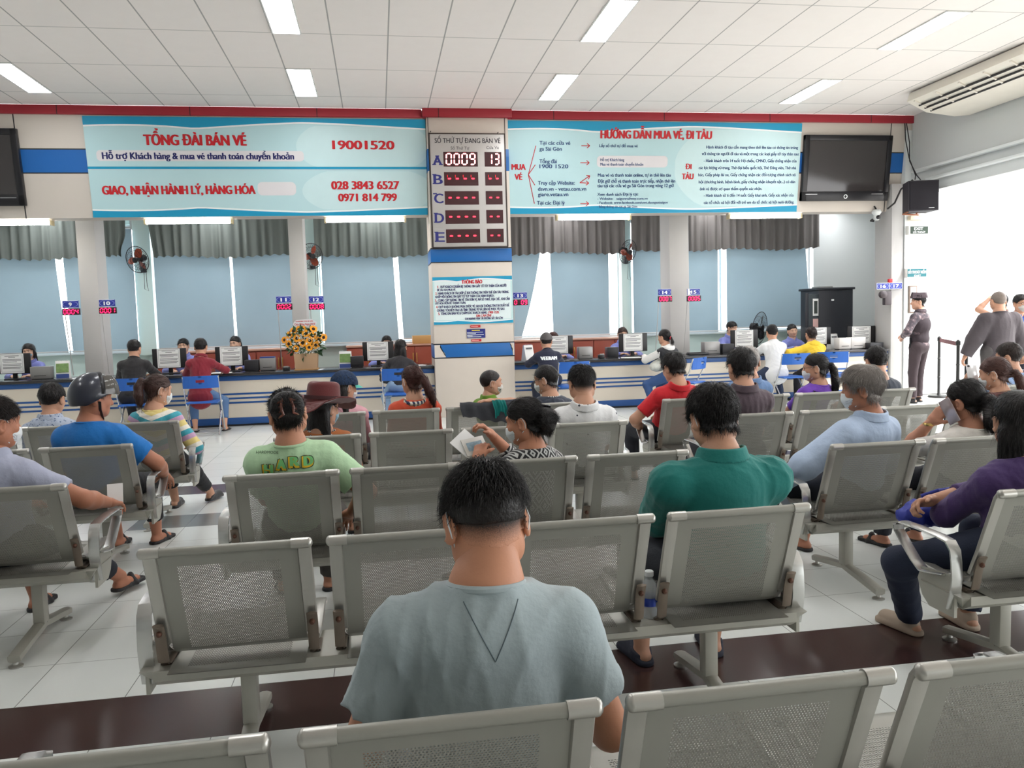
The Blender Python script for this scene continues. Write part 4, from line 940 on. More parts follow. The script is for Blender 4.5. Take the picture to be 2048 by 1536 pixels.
def calendar(x, y, label, rgb, rz=0, blank=False):
    t = thing('desk_calendar', label, 'calendar', (x, y, ZT), rz, 'desk calendars on the counters')
    m = MB(); m.extrude([(-.06, 0), (.06, 0), (.012, .25), (-.012, .25)], -.09, .09, 'x'); m.build('stand', M_paper, t)
    R = Matrix.Rotation(-math.atan2(.048, .25), 3, 'X')
    if not blank: MB().box((0, -.041, .15), (.16, .002, .13), 0, rot=R).build('picture', mat('calendar picture %s' % (rgb,), rgb, .5, var=.5, vscale=25), t)
    else: MB().box((0, -.030, .20), (.12, .002, .025), 0, rot=R).build('print_row', M_ink, t)
    MB().box((0, -.058, .035), (.165, .003, .06), 0, rot=R).build('base_strip', mat('calendar blue', (40, 66, 130), .5, var=0) if not blank else M_paper, t)
    m = MB()
    for k in range(8): m.tube([(-.07+.02*k, .012*math.cos(a), .25+.012*math.sin(a)) for a in [2*math.pi*i/8 for i in range(9)]], .0015, 4, False)
    m.build('spiral', M_ctube, t)
calendar(-4.48, 12.5, 'green picture calendar left of the first column', (120, 150, 90), .15); calendar(-.51, 12.45, 'green picture calendar right of the sunflowers', (110, 140, 80), -.1)
calendar(2.27, 12.4, 'plain white calendar just right of the pillar', (230, 230, 230), .55, True); calendar(7.62, 12.78, 'tall white calendar in front of the black cabinet', (230, 230, 230), .3, True)
def small(name, label, cat, x, y, mbs, m, z=ZT, rz=0, part='body'):
    t = thing(name, label, cat, (x, y, z), rz); mbs.build(part, m, t); return t
t = small('card_reader', 'small dark card reader between the silver box and the sunflowers', 'card reader', -1.36, 12.3, MB().box((0, 0, .03), (.1, .12, .05), .008), M_bbox); MB().box((0, -.045, .06), (.07, .03, .02), .003).build('display', M_gbox, t)
t = small('card_reader', 'small card reader between the two boxes right of the navy jacket', 'card reader', 3.42, 12.32, MB().box((0, 0, .035), (.09, .1, .06), .008), M_bbox); MB().box((0, -.04, .07), (.07, .03, .02), .003).build('display', M_gbox, t)
for x, y, l, s in ((-4.2, 12.4, 'white sheets by the left calendar', .2), (-2.3, 12.3, 'white paper under the third monitor from the left', .3), (.52, 12.35, 'white papers beside the pillar on the left counter', .3), (3.9, 12.32, 'white papers in front of the clerk with rolled hair', .3), (6.9, 12.25, 'white paper under the yellow sleeve', .25)):
    t = thing('paper_sheet', l, 'paper', (x, y, ZT), random.uniform(-.3, .3)); MB().b2((-s/2, -.1, 0), (s/2, .1, .004)).build('sheet', M_paper, t); MB().box((.02, .01, .006), (s*.9, .19, .003), rot=Matrix.Rotation(.2, 3, 'Z')).build('upper_sheet', M_paper, t)
t = small('keyboard', 'dark stack of cables and devices left of the grey box on the right counter', 'keyboard', 5.02, 12.35, MB().box((0, 0, .02), (.34, .14, .03), .01), M_bbox); MB().box((-.02, .01, .04), (.28, .1, .012), .004).build('keypad', M_dk, t)
# server cabinet behind the yellow customer
t = thing('server_cabinet', 'tall black equipment cabinet with its door ajar behind the clerks', 'cabinet', (7.95, 13.45, 0)); M_srv = mat('black cabinet steel', (34, 36, 44), .5, var=.08)
MB().box((.06, .2, .89), (.66, .62, 1.78), .006).build('body', M_srv, t); MB().box((.06, .2, 1.8), (.72, .68, .04), .012).build('top', M_srv, t); MB().box((-.02, .2, 1.835), (.24, .3, .03), .006).build('vent', M_gbox, t); MB().box((.0, -.112, 1.6), (.05, .004, .03)).build('badge', M_wht, t)
d = thing('door', None, None); d.parent = t; d.location = (-.27, -.11, 0); d.rotation_euler = (0, 0, math.radians(28))
MB().box((-.18, 0, .88), (.36, .03, 1.66), .006).build('door_panel', mat('smoked door', (62, 68, 72), .15, var=0), d); MB().box((-.36, 0, .88), (.04, .05, 1.7), .006).build('door_edge', M_srv, d)
MB().box((-.12, -.018, 1.48), (.17, .004, .30)).build('white_notice', M_paper, d); MB().box((-.12, -.022, 1.48), (.1, .004, .22)).build('printed_picture', mat('dark print', (60, 66, 62), .6, var=.8, vscale=14), d); MB().box((-.12, -.018, 1.15), (.16, .004, .26)).build('pink_notice', mat('pink paper', (226, 184, 178), .7, var=0), d)
# queue barrier in the doorway
t = thing('queue_barrier', 'belt barrier with dark posts between the guard and the large standing man', 'barrier', (7.98, 10.2, 0))
PP_ = [(.16, 0), (.15, .02), (.03, .035), (.022, .05), (.022, .3), (.03, .31), (.022, .32), (.022, .6), (.03, .61), (.022, .62), (.022, .88), (.03, .89), (.03, .94), (.01, .96)]
for x, y in ((0, 0), (.17, .05), (.80, 1.45)): MB().lathe(PP_, n=18, c=(x, y, 0)).build('post', mat('dark barrier post', (60, 60, 60), .35, .5), t)
bel = MB(); bel.poly([(0, 0, .87), (.80, 1.45, .87), (.80, 1.45, .93), (0, 0, .93), (.005, 0, .87), (.805, 1.45, .87), (.805, 1.45, .93), (.005, 0, .93)], [(0, 1, 2, 3), (7, 6, 5, 4), (0, 4, 5, 1), (3, 2, 6, 7)]); bel.build('belt', mat('maroon belt', (120, 70, 76), .8), t)
# ------------------------------------------------------------------ people: each body is one surface grown from a distance field over a posed skeleton
def V3(*a): return np.array(a if len(a) == 3 else a[0], np.float32)
def nrm(v): v = np.asarray(v, np.float32); return v/max(1e-9, np.linalg.norm(v))
def rx(a): c, s = math.cos(a), math.sin(a); return np.array(((1, 0, 0), (0, c, -s), (0, s, c)), np.float32)
def ry(a): c, s = math.cos(a), math.sin(a); return np.array(((c, 0, s), (0, 1, 0), (-s, 0, c)), np.float32)
def rz(a): c, s = math.cos(a), math.sin(a); return np.array(((c, -s, 0), (s, c, 0), (0, 0, 1)), np.float32)
class SDF:
    def __init__(s): s.ops = []
    def add(s, fn, lo, hi, k=.03, mode='u'): s.ops.append((fn, np.minimum(lo, hi), np.maximum(lo, hi), k, mode)); return s
    def cone(s, a, b, ra, rb, k=.03, flat=None, mode='u', sq=None):
        """round cone; flat=(point, outward direction) cuts it square; sq=(axis, factor) flattens the section along an axis"""
        a, b = V3(a), V3(b); ab = b-a; L2 = float(ab @ ab)+1e-12; r = max(ra, rb)
        def f(P):
            pa = P-a; t = np.clip((pa @ ab)/L2, 0, 1); q = pa-t[..., None]*ab
            if sq is not None:
                ax = V3(sq[0]); c = (q @ ax)[..., None]*ax; q = q+c*(1/sq[1]-1)
            d = np.sqrt((q*q).sum(-1))-(ra+(rb-ra)*t)
            if flat is not None: d = np.maximum(d, (P-V3(flat[0])) @ V3(flat[1]))
            return d
        return s.add(f, np.minimum(a, b)-r, np.maximum(a, b)+r, k, mode)
    def ell(s, c, rad, R=None, k=.03, mode='u'):
        c, rad = V3(c), V3(rad); R = np.eye(3, dtype=np.float32) if R is None else R
        def f(P):
            q = (P-c) @ R; k0 = np.sqrt(((q/rad)**2).sum(-1)); k1 = np.sqrt(((q/rad**2)**2).sum(-1))+1e-9
            return k0*(k0-1)/k1
        e = np.abs(R) @ rad; return s.add(f, c-e, c+e, k, mode)
    def cut(s, p, n, k=.0):                       # keep the side the normal points away from
        p, n = V3(p), nrm(n); return s.add(lambda P: (P-p) @ n, V3(-9, -9, -9), V3(9, 9, 9), k, 'i')
    def fn(s, f, mode='x'): return s.add(f, V3(-9, -9, -9), V3(9, 9, 9), 0, mode)
    def mesh(s, h, wr=None):
        us = [o for o in s.ops if o[4] == 'u']
        lo = np.min([o[1] for o in us], 0)-.03; hi = np.max([o[2] for o in us], 0)+.03
        n = np.ceil((hi-lo)/h).astype(int)+1; ax = [(lo[i]+h*np.arange(n[i])).astype(np.float32) for i in range(3)]
        D = np.full(n, .5, np.float32)
        for fn, a, b, k, mode in s.ops:
            pad = k+.035
            i0 = np.clip(np.floor((a-pad-lo)/h).astype(int), 0, n); i1 = np.clip(np.ceil((b+pad-lo)/h).astype(int)+1, 0, n)
            if np.any(i1 <= i0): continue
            sl = tuple(slice(i0[i], i1[i]) for i in range(3)); P = np.stack(np.meshgrid(*(ax[i][sl[i]] for i in range(3)), indexing='ij'), -1)
            d = fn(P); E = D[sl]
            if mode == 'u':
                if k > 0: t = np.clip(.5+.5*(E-d)/k, 0, 1); D[sl] = E+(d-E)*t-k*t*(1-t)
                else: D[sl] = np.minimum(E, d)
            elif mode == 's':
                if k > 0: t = np.clip(.5-.5*(E+d)/k, 0, 1); D[sl] = E+(-d-E)*t+k*t*(1-t)
                else: D[sl] = np.maximum(E, -d)
            elif mode == 'i': D[sl] = np.maximum(E, d)
            elif mode == 'x': D[sl] = E+d
        return snets(D, lo, h)
def snets(D, lo, h):
    S = D < 0; c = S[:-1, :-1, :-1].astype(np.int8)
    tot = np.zeros_like(c)
    for i in (0, 1):
        for j in (0, 1):
            for k in (0, 1): tot += S[i:S.shape[0]-1+i, j:S.shape[1]-1+j, k:S.shape[2]-1+k]
    act = np.argwhere((tot > 0) & (tot < 8))
    if not len(act): return np.zeros((0, 3)), np.zeros((0, 4), int)
    acc = np.zeros((len(act), 3), np.float32); cnt = np.zeros(len(act), np.float32)
    cor = [(i, j, k) for i in (0, 1) for j in (0, 1) for k in (0, 1)]
    val = {q: D[act[:, 0]+q[0], act[:, 1]+q[1], act[:, 2]+q[2]] for q in cor}
    for q in cor:
        for a in range(3):
            if q[a]: continue
            w = list(q); w[a] = 1; w = tuple(w); A, B = val[q], val[w]; m = (A < 0) != (B < 0); t = np.where(m, A/np.where(m, A-B, 1), 0)
            p = np.tile(np.array(q, np.float32), (len(act), 1)); p[:, a] += t; acc[m] += p[m]; cnt += m
    V = (act+acc/cnt[:, None])*h+lo
    idx = np.full(c.shape, -1, np.int32); idx[tuple(act.T)] = np.arange(len(act)); F = []
    for a in range(3):
        b, cc = (a+1) % 3, (a+2) % 3
        s0 = [slice(None)]*3; s1 = [slice(None)]*3; s0[a] = slice(0, -1); s1[a] = slice(1, None)
        A, B = S[tuple(s0)], S[tuple(s1)]; e = np.argwhere(A != B)
        e = e[(e[:, b] > 0) & (e[:, cc] > 0) & (e[:, b] < S.shape[b]-1) & (e[:, cc] < S.shape[cc]-1)]
        if not len(e): continue
        def g(db, dc): q = e.copy(); q[:, b] += db; q[:, cc] += dc; return idx[tuple(q.T)]
        quad = np.stack([g(-1, -1), g(0, -1), g(0, 0), g(-1, 0)], 1); ins = A[tuple(e.T)]
        quad = np.where(ins[:, None], quad, quad[:, ::-1]); F.append(quad[(quad >= 0).all(1)])
    F = np.concatenate(F)
    # one gentle relax
    e = np.concatenate([F[:, [0, 1]], F[:, [1, 2]], F[:, [2, 3]], F[:, [3, 0]]]); W = np.zeros(len(V)); acc = np.zeros_like(V)
    np.add.at(acc, e[:, 0], V[e[:, 1]]); np.add.at(W, e[:, 0], 1); V = V*.6+.4*acc/np.maximum(W, 1)[:, None]
    return V, F
def folds(seed, amp, scale=1.0, axis=(0, 0, 1), n=5):
    """cloth folds: warped ridges running roughly along an axis, deeper in patches"""
    r = np.random.RandomState(seed); W = []
    for i in range(n):
        d = r.normal(size=3); d -= np.array(axis)*(d @ np.array(axis))*.7; d /= np.linalg.norm(d); W.append((d.astype(np.float32), r.uniform(30, 85)*scale, r.uniform(0, 6), r.normal(size=3).astype(np.float32)*5))
    def f(P):
        o = 0
        for i, (d, fr, ph, w) in enumerate(W):
            q = np.sin((P @ d)*fr+ph+1.5*np.sin(P @ w+ph)); m = np.clip(np.sin(P @ (w[[1, 2, 0]]*1.6)+ph*2)*.9+.35, 0, 1); o = o+(.55-(1-np.abs(q))**2*1.6)*m/n*1.7
        return (amp*o).astype(np.float32)
    return f
def ik(a, c, l1, l2, pole):
    a, c, pole = V3(a), V3(c), V3(pole); d = c-a; L = float(np.linalg.norm(d)); u = d/max(L, 1e-6)
    if L > (l1+l2)*.998: c = a+u*(l1+l2)*.998; L = (l1+l2)*.998
    x = (l1*l1-l2*l2+L*L)/(2*L); hh = math.sqrt(max(l1*l1-x*x, 1e-6)); p = pole-u*(pole @ u); return a+u*x+nrm(p)*hh, c
def join_mesh(name, parts, smooth=True):
    V, F, n = [], {}, 0
    for v, f in parts:
        if not len(v): continue
        for ff in (f if isinstance(f, list) else [f]): F.setdefault(ff.shape[1], []).append(ff+n)
        V.append(v); n += len(v)
    return np_mesh(name, np.concatenate(V), [np.concatenate(x) for x in F.values()], smooth)
def strands(Vh, Fh, cnt, flow, ln, lift, w, seed, dens=None, grav=.3, jit=.25):
    """tapered locks combed over a hair surface"""
    r = np.random.RandomState(seed); T = Vh[Fh]; N = np.cross(T[:, 2]-T[:, 0], T[:, 3]-T[:, 1]); A = np.linalg.norm(N, axis=1)+1e-12; N /= A[:, None]
    C = T.mean(1)
    if dens is not None: A = A*dens(C)
    k = r.choice(len(Fh), cnt, p=A/A.sum()); uv = r.rand(cnt, 2, 1); P = T[k, 0]*(1-uv[:, 0])*(1-uv[:, 1])+T[k, 1]*uv[:, 0]*(1-uv[:, 1])+T[k, 2]*uv[:, 0]*uv[:, 1]+T[k, 3]*(1-uv[:, 0])*uv[:, 1]; n = N[k]
    d = flow(P); d = d-n*(d*n).sum(1)[:, None]; d /= np.linalg.norm(d, axis=1)[:, None]+1e-9; d = d+r.normal(size=d.shape)*jit; d = d-n*(d*n).sum(1)[:, None]*.9; d /= np.linalg.norm(d, axis=1)[:, None]+1e-9
    s = np.cross(d, n); L = (ln*r.uniform(.55, 1.25, cnt))[:, None]; li = lift*r.uniform(.3, 1.3, cnt)[:, None]
    pts = [P-n*.003, P+d*L*.45+n*L*li*.8, P+d*L+n*L*li*(.5)-np.array((0, 0, grav))*L*.35]; ww = w*r.uniform(.7, 1.3, cnt)[:, None]
    rows = []
    for p, q in zip(pts[:2], (1.0, .75)): rows += [p+s*ww*q, p+n*ww*q*.6, p-s*ww*q]
    Vv = np.stack(rows+[pts[2]], 1).reshape(-1, 3); b = (np.arange(cnt)*7)[:, None]
    Q = np.concatenate([b+np.array([[0, 3, 4, 1]]), b+np.array([[1, 4, 5, 2]]), b+np.array([[2, 5, 3, 0]])]); Tt = np.concatenate([b+np.array([[3, 6, 4]]), b+np.array([[4, 6, 5]]), b+np.array([[5, 6, 3]])])
    return Vv, [Q, Tt]
def hair_mat(rgb):
    return mat('hair %s' % (rgb,), rgb, .42, var=.25, vscale=30, bump=.35, bscale=130, spec=.35)
def skin_mat(rgb):
    return mat('skin %s' % (rgb,), rgb, .5, var=.07, vscale=14, bump=.06, bscale=120, spec=.35)
M_mask = mat('white mask cloth', (226, 230, 232), .8, var=.02, bump=.1, bscale=80); M_maskb = mat('blue mask cloth', (150, 186, 206), .8, var=.02, bump=.1, bscale=80)
M_eye = mat('eye white', (226, 222, 216), .25, var=0); M_iris = mat('dark iris', (34, 24, 20), .15, var=0); M_lip = mat('lip', (176, 88, 82), .45, var=.05)
M_sole = mat('dark sandal rubber', (34, 32, 34), .6, var=.05)
SK = (196, 148, 122); SKF = (214, 172, 148); SKD = (168, 118, 94)
BLK = (26, 22, 22)
def hand(S, w, d, up, side, s, curl=.5, spread=.12, thumb=.6, k=.012):
    """palm, four jointed fingers of unequal length and a thumb from the side of the palm"""
    d = nrm(d); up = V3(up); up = nrm(up-d*(up @ d)); th = np.cross(up, d)*side
    S.cone(w-d*.02, w+d*.02, .024*s, .026*s, k); kn = w+d*.082*s
    for q, (o, L, r) in enumerate(((.030, .071, .0088), (.010, .079, .0092), (-.010, .073, .0088), (-.029, .058, .0078))):
        b = kn+th*o*s+d*(-.004*abs(q-1.2))*s
        S.cone(w+d*.012*s+th*o*.55*s, b, .017*s, .0125*s, .016, sq=(up, .8))
        dd = nrm(d+th*spread*(o/.03)); a = 0
        for seg, fr in enumerate((.46, .31, .25)):
            a += curl*(.75 if seg == 0 else .85); fd = dd*math.cos(a)-up*math.sin(a); e = b+fd*L*fr*s; S.cone(b, e, r*s*(1-.08*seg), r*s*(.93-.08*seg), .007); b = e
    b = w+d*.022*s+th*.028*s; td = nrm(d*.75+th*.75-up*.25*thumb); e = b+td*.042*s; S.cone(w+d*.01*s+th*.012*s, b, .018*s, .016*s, .014); S.cone(b, e, .0135*s, .0105*s, .01)
    td = nrm(td-th*.35*thumb-up*.5*thumb); S.cone(e, e+td*.03*s, .0105*s, .0085*s, .007)
    return th
def head_sdf(S, H, R, s, face=True, k=.02, fat=1.0):
    def T(x, y, z): return H+R @ (V3(x, y, z)*s)
    def E(c, r, kk=k, m='u'): S.ell(T(*c), V3(r)*s, R, kk*s, m)
    E((0, -.014, .030), (.074, .092, .084)); E((0, .022, -.022), (.064*fat, .068, .082), .03); E((0, .045, -.082), (.036*fat, .036, .028), .035)
    for e in (-1, 1):
        E((e*.052*fat, .0, -.055), (.022*fat, .034, .034), .03)
        S.ell(T(e*.086, -.016, -.008), V3(.008, .024, .036)*s, R @ rz(-e*.45) @ rx(-.15), .006*s); S.ell(T(e*.080, -.008, -.012), V3(.008, .016, .028)*s, R, .006*s); S.ell(T(e*.094, -.006, -.006), V3(.006, .012, .020)*s, R @ rz(-e*.45), .005*s, 's')
    if face:
        for e in (-1, 1):
            E((e*.036, .055, -.022), (.026, .024, .022), .02); E((e*.030, .084, .012), (.020, .014, .012), .012, 's'); E((e*.031, .070, .010), (.015, .012, .010), .008)
            E((e*.011, .094, -.028), (.010, .010, .008), .008)
        S.cone(T(0, .076, .018), T(0, .098, -.022), .009*s, .013*s, .012*s); E((0, .076, .034), (.045, .012, .012), .02)
        E((0, .078, -.056), (.022, .010, .007), .008); E((0, .076, -.066), (.019, .010, .007), .008); E((0, .090, -.0605), (.022, .006, .002), .004, 's')
    return T
def person(name_label, X, Y, ztop, face=0, seat=.385, sit=True, s=.94, w=1.0, lean=.12, hx=0, hy=0, hyaw=0, hpitch=.1, hroll=0, roll=0, skin=SK, hair=BLK, style='short', shirt=(120, 120, 120), sleeve='short', pants=(46, 48, 58), shoe='sandal', arms=('lap', 'lap'), feet=None, mask=None, res=.010, group=None, shirtpat=None, collar='crew', hunch=.0, hcurl=.5, big=False, facey=False, slump=0.0, extra=None, bald=0, nlocks=0, bshort='dark', shw=.146, hem=0, hs=None, smooth_sleeve=.058, hoff=None, amp=.0062, cloth_bump=.12, pant_len='long', slv=.70):
    """a clothed figure. X, Y, ztop: where the top of the head is; face: heading, 0 looks along +y, positive turns to +x"""
    hs = hs or s; sd = int(abs(X*1000)+Y*10) % 9999; child = s < .75
    hipz = (seat+.085*s) if sit else .90*s
    Hc_top = .114*hs
    Rh = rz(-hyaw) @ rx(-hpitch) @ ry(hroll)
    # neck base from the head, then the pelvis from the neck
    neckv = Rh @ V3(0, -.02, -.085)*hs
    nb = V3(0, -.012-.02*max(0, hpitch), -.075)*s
    Hz = ztop-Hc_top*max(.80, math.cos(hpitch*.8))
    H0 = V3(0, 0, Hz); N = H0+neckv+nb+(V3(hoff) if hoff is not None else 0)
    if sit and seat < .44:                        # the hips stay clear of the backrest of their bench
        yb = max(b[1] for b in BEN.values() if b[1] < Y-.12); lean = max(-.5, min(lean, math.atan2(N[1]*math.cos(face)+Y-(yb+.245+.04*w), N[2]-hipz)))
    Lt = (N[2]-hipz)/math.cos(lean)/math.cos(roll); P = N-V3(math.sin(roll)*Lt, math.sin(lean)*Lt*math.cos(roll), 0); P[2] = hipz
    off = V3(0, P[1], 0)*0
    root = thing('person', name_label, 'person', (X, Y, 0), -face, group)
    up = nrm(N-P); xr = nrm(np.cross((0, 1, 0), up)) if True else None; xr = nrm(V3(1, 0, 0)-up*up[0]); fw = np.cross(up, xr); RT = np.stack([xr, fw, up], 1)
    def sp(f, x=0, y=0): return P+(N-P)*f+xr*x+fw*(y-hunch*math.sin(math.pi*min(1, f*.95)))
    sh = {e: N-up*.082*s+xr*e*shw*s*(.4+.6*w)+fw*.005 for e in (-1, 1)}
    ua, fa = .275*s, .235*s
    A = {}
    for e, a in zip((-1, 1), arms):
        if a == 'lap': tgt, pole, up_ = P+V3(e*.10*s, .30*s, .09*s), V3(e*.5, -.8, -.5), V3(0, .2, 1)
        elif a == 'counter': tgt, pole, up_ = V3(e*.12, N[1]+.36, .80), V3(e*.9, -.3, -.5), V3(0, 0, 1)
        elif a == 'side': tgt, pole, up_ = sh[e]+V3(e*.09, .05, -.50*s), V3(e*.3, -1, 0), V3(e, .2, 0)
        else: tgt, pole, up_ = [V3(q) for q in a]
        el, wr = ik(sh[e], tgt, ua, fa, pole); A[e] = (el, wr, up_)
    ft = feet or ((-.12, .42, 0), (.12, .42, 0)); Lg = {}
    for e, f in zip((-1, 1), ft):
        hp = P+xr*e*.085*s*w+V3(0, 0, -.0); an = V3(f[0], P[1]+f[1] if sit else P[1]+f[1], f[2]+.075*s); th_, sk_ = (.40*s, .385*s) if sit else (.42*s, .405*s)
        kn, an = ik(hp, an, th_, sk_, V3(e*.25+(f[3] if len(f) > 3 else 0), 1, .6)); Lg[e] = (hp, kn, an)
    mskin = skin_mat(skin); B = SDF(); parts = []
    # body: neck, arms, legs and the core under the clothes
    B.cone(H0+Rh @ V3(0, -.02, -.04)*hs, N+V3(0, .0, -.03), .054*s*(.9+.1*w), .056*s*w, .02); B.cone(N, P, .075*s, .10*s, .04)
    for e in (-1, 1):
        el, wr, u_ = A[e]; B.cone(N-up*.03, sh[e], .045*s, .048*s, .03); B.cone(sh[e], el, .046*s*w, .040*s*w, .02); B.cone(el, el+(wr-el)*.35, .040*s*w, .041*s*w, .015); B.cone(el+(wr-el)*.35, wr, .041*s*w, .027*s, .015)
        hp, kn, an = Lg[e]; B.cone(hp, kn, .072*s*w, .050*s, .03); B.cone(kn, kn+(an-kn)*.4, .048*s, .052*s, .02); B.cone(kn+(an-kn)*.4, an, .052*s, .033*s, .02)
        ftv = nrm(V3(math.sin(.15*e), 1, 0)); hl = V3(an[0], an[1], an[2]-.045*s)
        B.ell(hl-ftv*.02+V3(0, 0, .0), (.031*s, .036*s, .03*s), None, .02); B.cone(hl+ftv*.02, hl+ftv*.13*s-V3(0, 0, .012), .033*s, .026*s, .025)
    V, F = B.mesh(res); parts.append((V, F))
    for e in (-1, 1):
        el, wr, u_ = A[e]; Sh = SDF(); hand(Sh, wr, wr-el, u_, e, s, hcurl if not isinstance(hcurl, tuple) else hcurl[(e+1)//2]); parts.append(Sh.mesh(.0042 if big else .0058))
    Hd = SDF(); T = head_sdf(Hd, H0, Rh, hs, True, fat=w if w < 1.12 else 1.12); Hd.cone(H0+Rh @ V3(0, -.02, -.04)*hs, N, .054*s*(.9+.1*w), .057*s*w, .02)
    hd = Hd.mesh(.0045 if big else .0058); parts.append(hd)
    body = link('body', join_mesh('body', parts), mskin, root)
    # face details
    if facey:
        for e in (-1, 1):
            o = MB().ell(T(e*.031, .0785, .010), V3(.0105, .005, .0052)*hs, 10).build('eye', M_eye, root); MB().ell(T(e*.031, .0825, .010), V3(.0052, .003, .005)*hs, 8).build('iris', M_iris, o)
        MB().ell(T(0, .0845, -.0565), V3(.020, .006, .0045)*hs, 10, Matrix(Rh.tolist())).ell(T(0, .083, -.0655), V3(.017, .006, .005)*hs, 10, Matrix(Rh.tolist())).build('lips', M_lip, root)
        mb_ = MB()
        for e in (-1, 1): mb_.tube([T(e*.014, .088, .028), T(e*.030, .087, .033), T(e*.046, .074, .028)], [.002*hs, .003*hs, .0015*hs], 6)
        mb_.build('eyebrows', hair_mat(hair if sum(hair) < 300 else (90, 80, 74)), root)
    # shirt
    S = SDF(); g = w
    S.ell(sp(.02), V3(.158*g, .115*g, .12)*s, RT, .05); S.ell(sp(.34), V3(.140*g, .102*g, .15)*s, RT, .06); S.ell(sp(.66), V3(.150*g, .108*g, .17)*s, RT, .06); S.ell(sp(.84, 0, -.01), V3(.140*g, .085*g, .09)*s, RT, .05)
    S.cone(sh[-1], sh[1], .056*s*g, .056*s*g, .05); 
    for e in (-1, 1):
        S.cone(N-up*.036*s, sh[e]+up*.004, .050*s, .050*s, .045)
        el, wr, u_ = A[e]; r0 = smooth_sleeve*s*g
        if sleeve == 'short': c = sh[e]+(el-sh[e])*slv; S.cone(sh[e], c, r0, r0*1.02, .03, (c, nrm(el-sh[e])))
        elif sleeve == 'none': pass
        else:
            fr = .97 if sleeve == 'long' else .55; c = el+(wr-el)*fr
            S.cone(sh[e], el, r0, r0*.92, .03); S.cone(el, c, r0*.90, r0*(.66 if fr > .9 else .85), .02, (c, nrm(wr-el)))
    S.cone(N-up*.05*s, N+up*.016*s, .084*s*g, .072*s*g, .03)
    if hem: S.cone(P, P+V3(0, -.03, -hem), .15*s*g, .17*s*g, .06, sq=((0, 1, 0), .75))
    if amp: S.fn(folds(sd, amp, 1/s, n=6))
    nt_ = nrm(N-H0); S.cone(H0, N-up*.005, .060*s, .064*s, .012, None, 's'); S.cut(N+up*.020, nrm(up*1.0+fw*.22))
    Vs, Fs = S.mesh(res*.9); shirt_me = np_mesh('shirt', Vs, Fs)
    smat = mat('cloth %s %s' % (shirt, shirtpat.__name__ if shirtpat else ''), shirt, .85, var=.05, vscale=4, bump=cloth_bump*2, bscale=45, sheen=.15, pattern=shirtpat)
    so = link('shirt', shirt_me, smat, root)
    cx = N+up*.012; cmat = smat
    if collar == 'crew':
        m = MB(); m.tube([cx+xr*.070*s*g*math.cos(a)+fw*(.068*s*g*math.sin(a)-.001)-up*(.014*math.sin(a)-.004) for a in [2*math.pi*i/28 for i in range(29)]], .0085*s, 8, False); m.build('collar', cmat, root)
    elif collar in ('polo', 'shirt'):
        C = SDF(); ht = .056*s; r1 = .072*s*(.5+.5*g); a0 = cx+V3(0, 0, -.014)
        def fc(Q):
            q = Q-a0; z = q @ up; x = q @ xr; y = q @ fw; ph = np.arctan2(y, x); zz = z+.03*np.maximum(0, np.sin(ph)); rad = np.sqrt((x/(r1*1.02))**2+((y)/(r1*.95))**2)*r1
            dsh = np.abs(rad-(r1+.004-.10*(zz-ht*.3)*(1 if collar == 'polo' else .6)))-.0050; d = np.maximum(dsh, np.abs(zz-ht*.42)-ht*.62)
            d = np.minimum(d, np.maximum(np.abs(rad-(r1+.005+.34*(ht*.98-zz)))-.0042, np.abs(zz-ht*.60)-ht*.40))
            gap = np.where((np.abs(x) < .010) & (y > 0), .01, -1); return np.maximum(d, gap).astype(np.float32)
        C.add(fc, a0-.12, a0+.12, 0); v, f = C.mesh(.0038 if big else .005); link('collar', np_mesh('collar', v, f), cmat, root)
    elif collar == 'hood':
        C = SDF(); pts = [cx+xr*.085*s*math.cos(a)+fw*(.075*s*math.sin(a)-.02)-up*(.02+.05*max(0, math.sin(a))+.035*max(0, -math.sin(a))) for a in [2*math.pi*i/14 for i in range(15)]]
        for a, b in zip(pts, pts[1:]): C.cone(a, b, .026*s, .026*s, .02)
        C.ell(cx-fw*.085*s-up*.05*s, V3(.085, .035, .065)*s, RT, .03); C.fn(folds(sd+5, .006, 1.2)); v, f = C.mesh(.006); hm = cmat
        link('hood', np_mesh('hood', v, f), (extra or {}).get('hoodmat', cmat), root)
    elif collar == 'scarf':
        C = SDF(); pts = [cx+xr*.078*s*math.cos(a)+fw*(.072*s*math.sin(a)-.005)-up*(.012+.04*max(0, math.sin(a))) for a in [2*math.pi*i/16 for i in range(17)]]
        for q in (0, 1):
            for a, b in zip(pts, pts[1:]): C.cone(a+up*(-.028+.036*q)*s+xr*0, b+up*(-.028+.036*q)*s, .019*s, .019*s, .012)
        C.fn(folds(sd+3, .004, 1.6)); v, f = C.mesh(.005); link('scarf', np_mesh('scarf', v, f), extra['scarfmat'], root)
    # trousers
    Q = SDF(); Q.ell(P-V3(0, 0, .02), V3(.152*g, .118*g, .105)*s, RT, .04); pl_ = 1.0 if pant_len == 'long' else (.45 if pant_len == 'knee' else .72)
    for e in (-1, 1):
        hp, kn, an = Lg[e]; c = kn+(an-kn)*min(.97, pl_); fd = nrm(an-kn)
        Q.cone(hp, kn, .092*s*g, .069*s, .04); Q.cone(kn, c, .069*s, .056*s, .025, (c, fd))
    Q.cut(sp(.22), up); Q.fn(folds(sd+11, .0045, 1, (0, .7, .7))); v, f = Q.mesh(res); pm = mat('trousers %s' % (pants,), pants, .85, var=.1, vscale=9, bump=.15, bscale=140)
    link('trousers', np_mesh('trousers', v, f), pm, root)
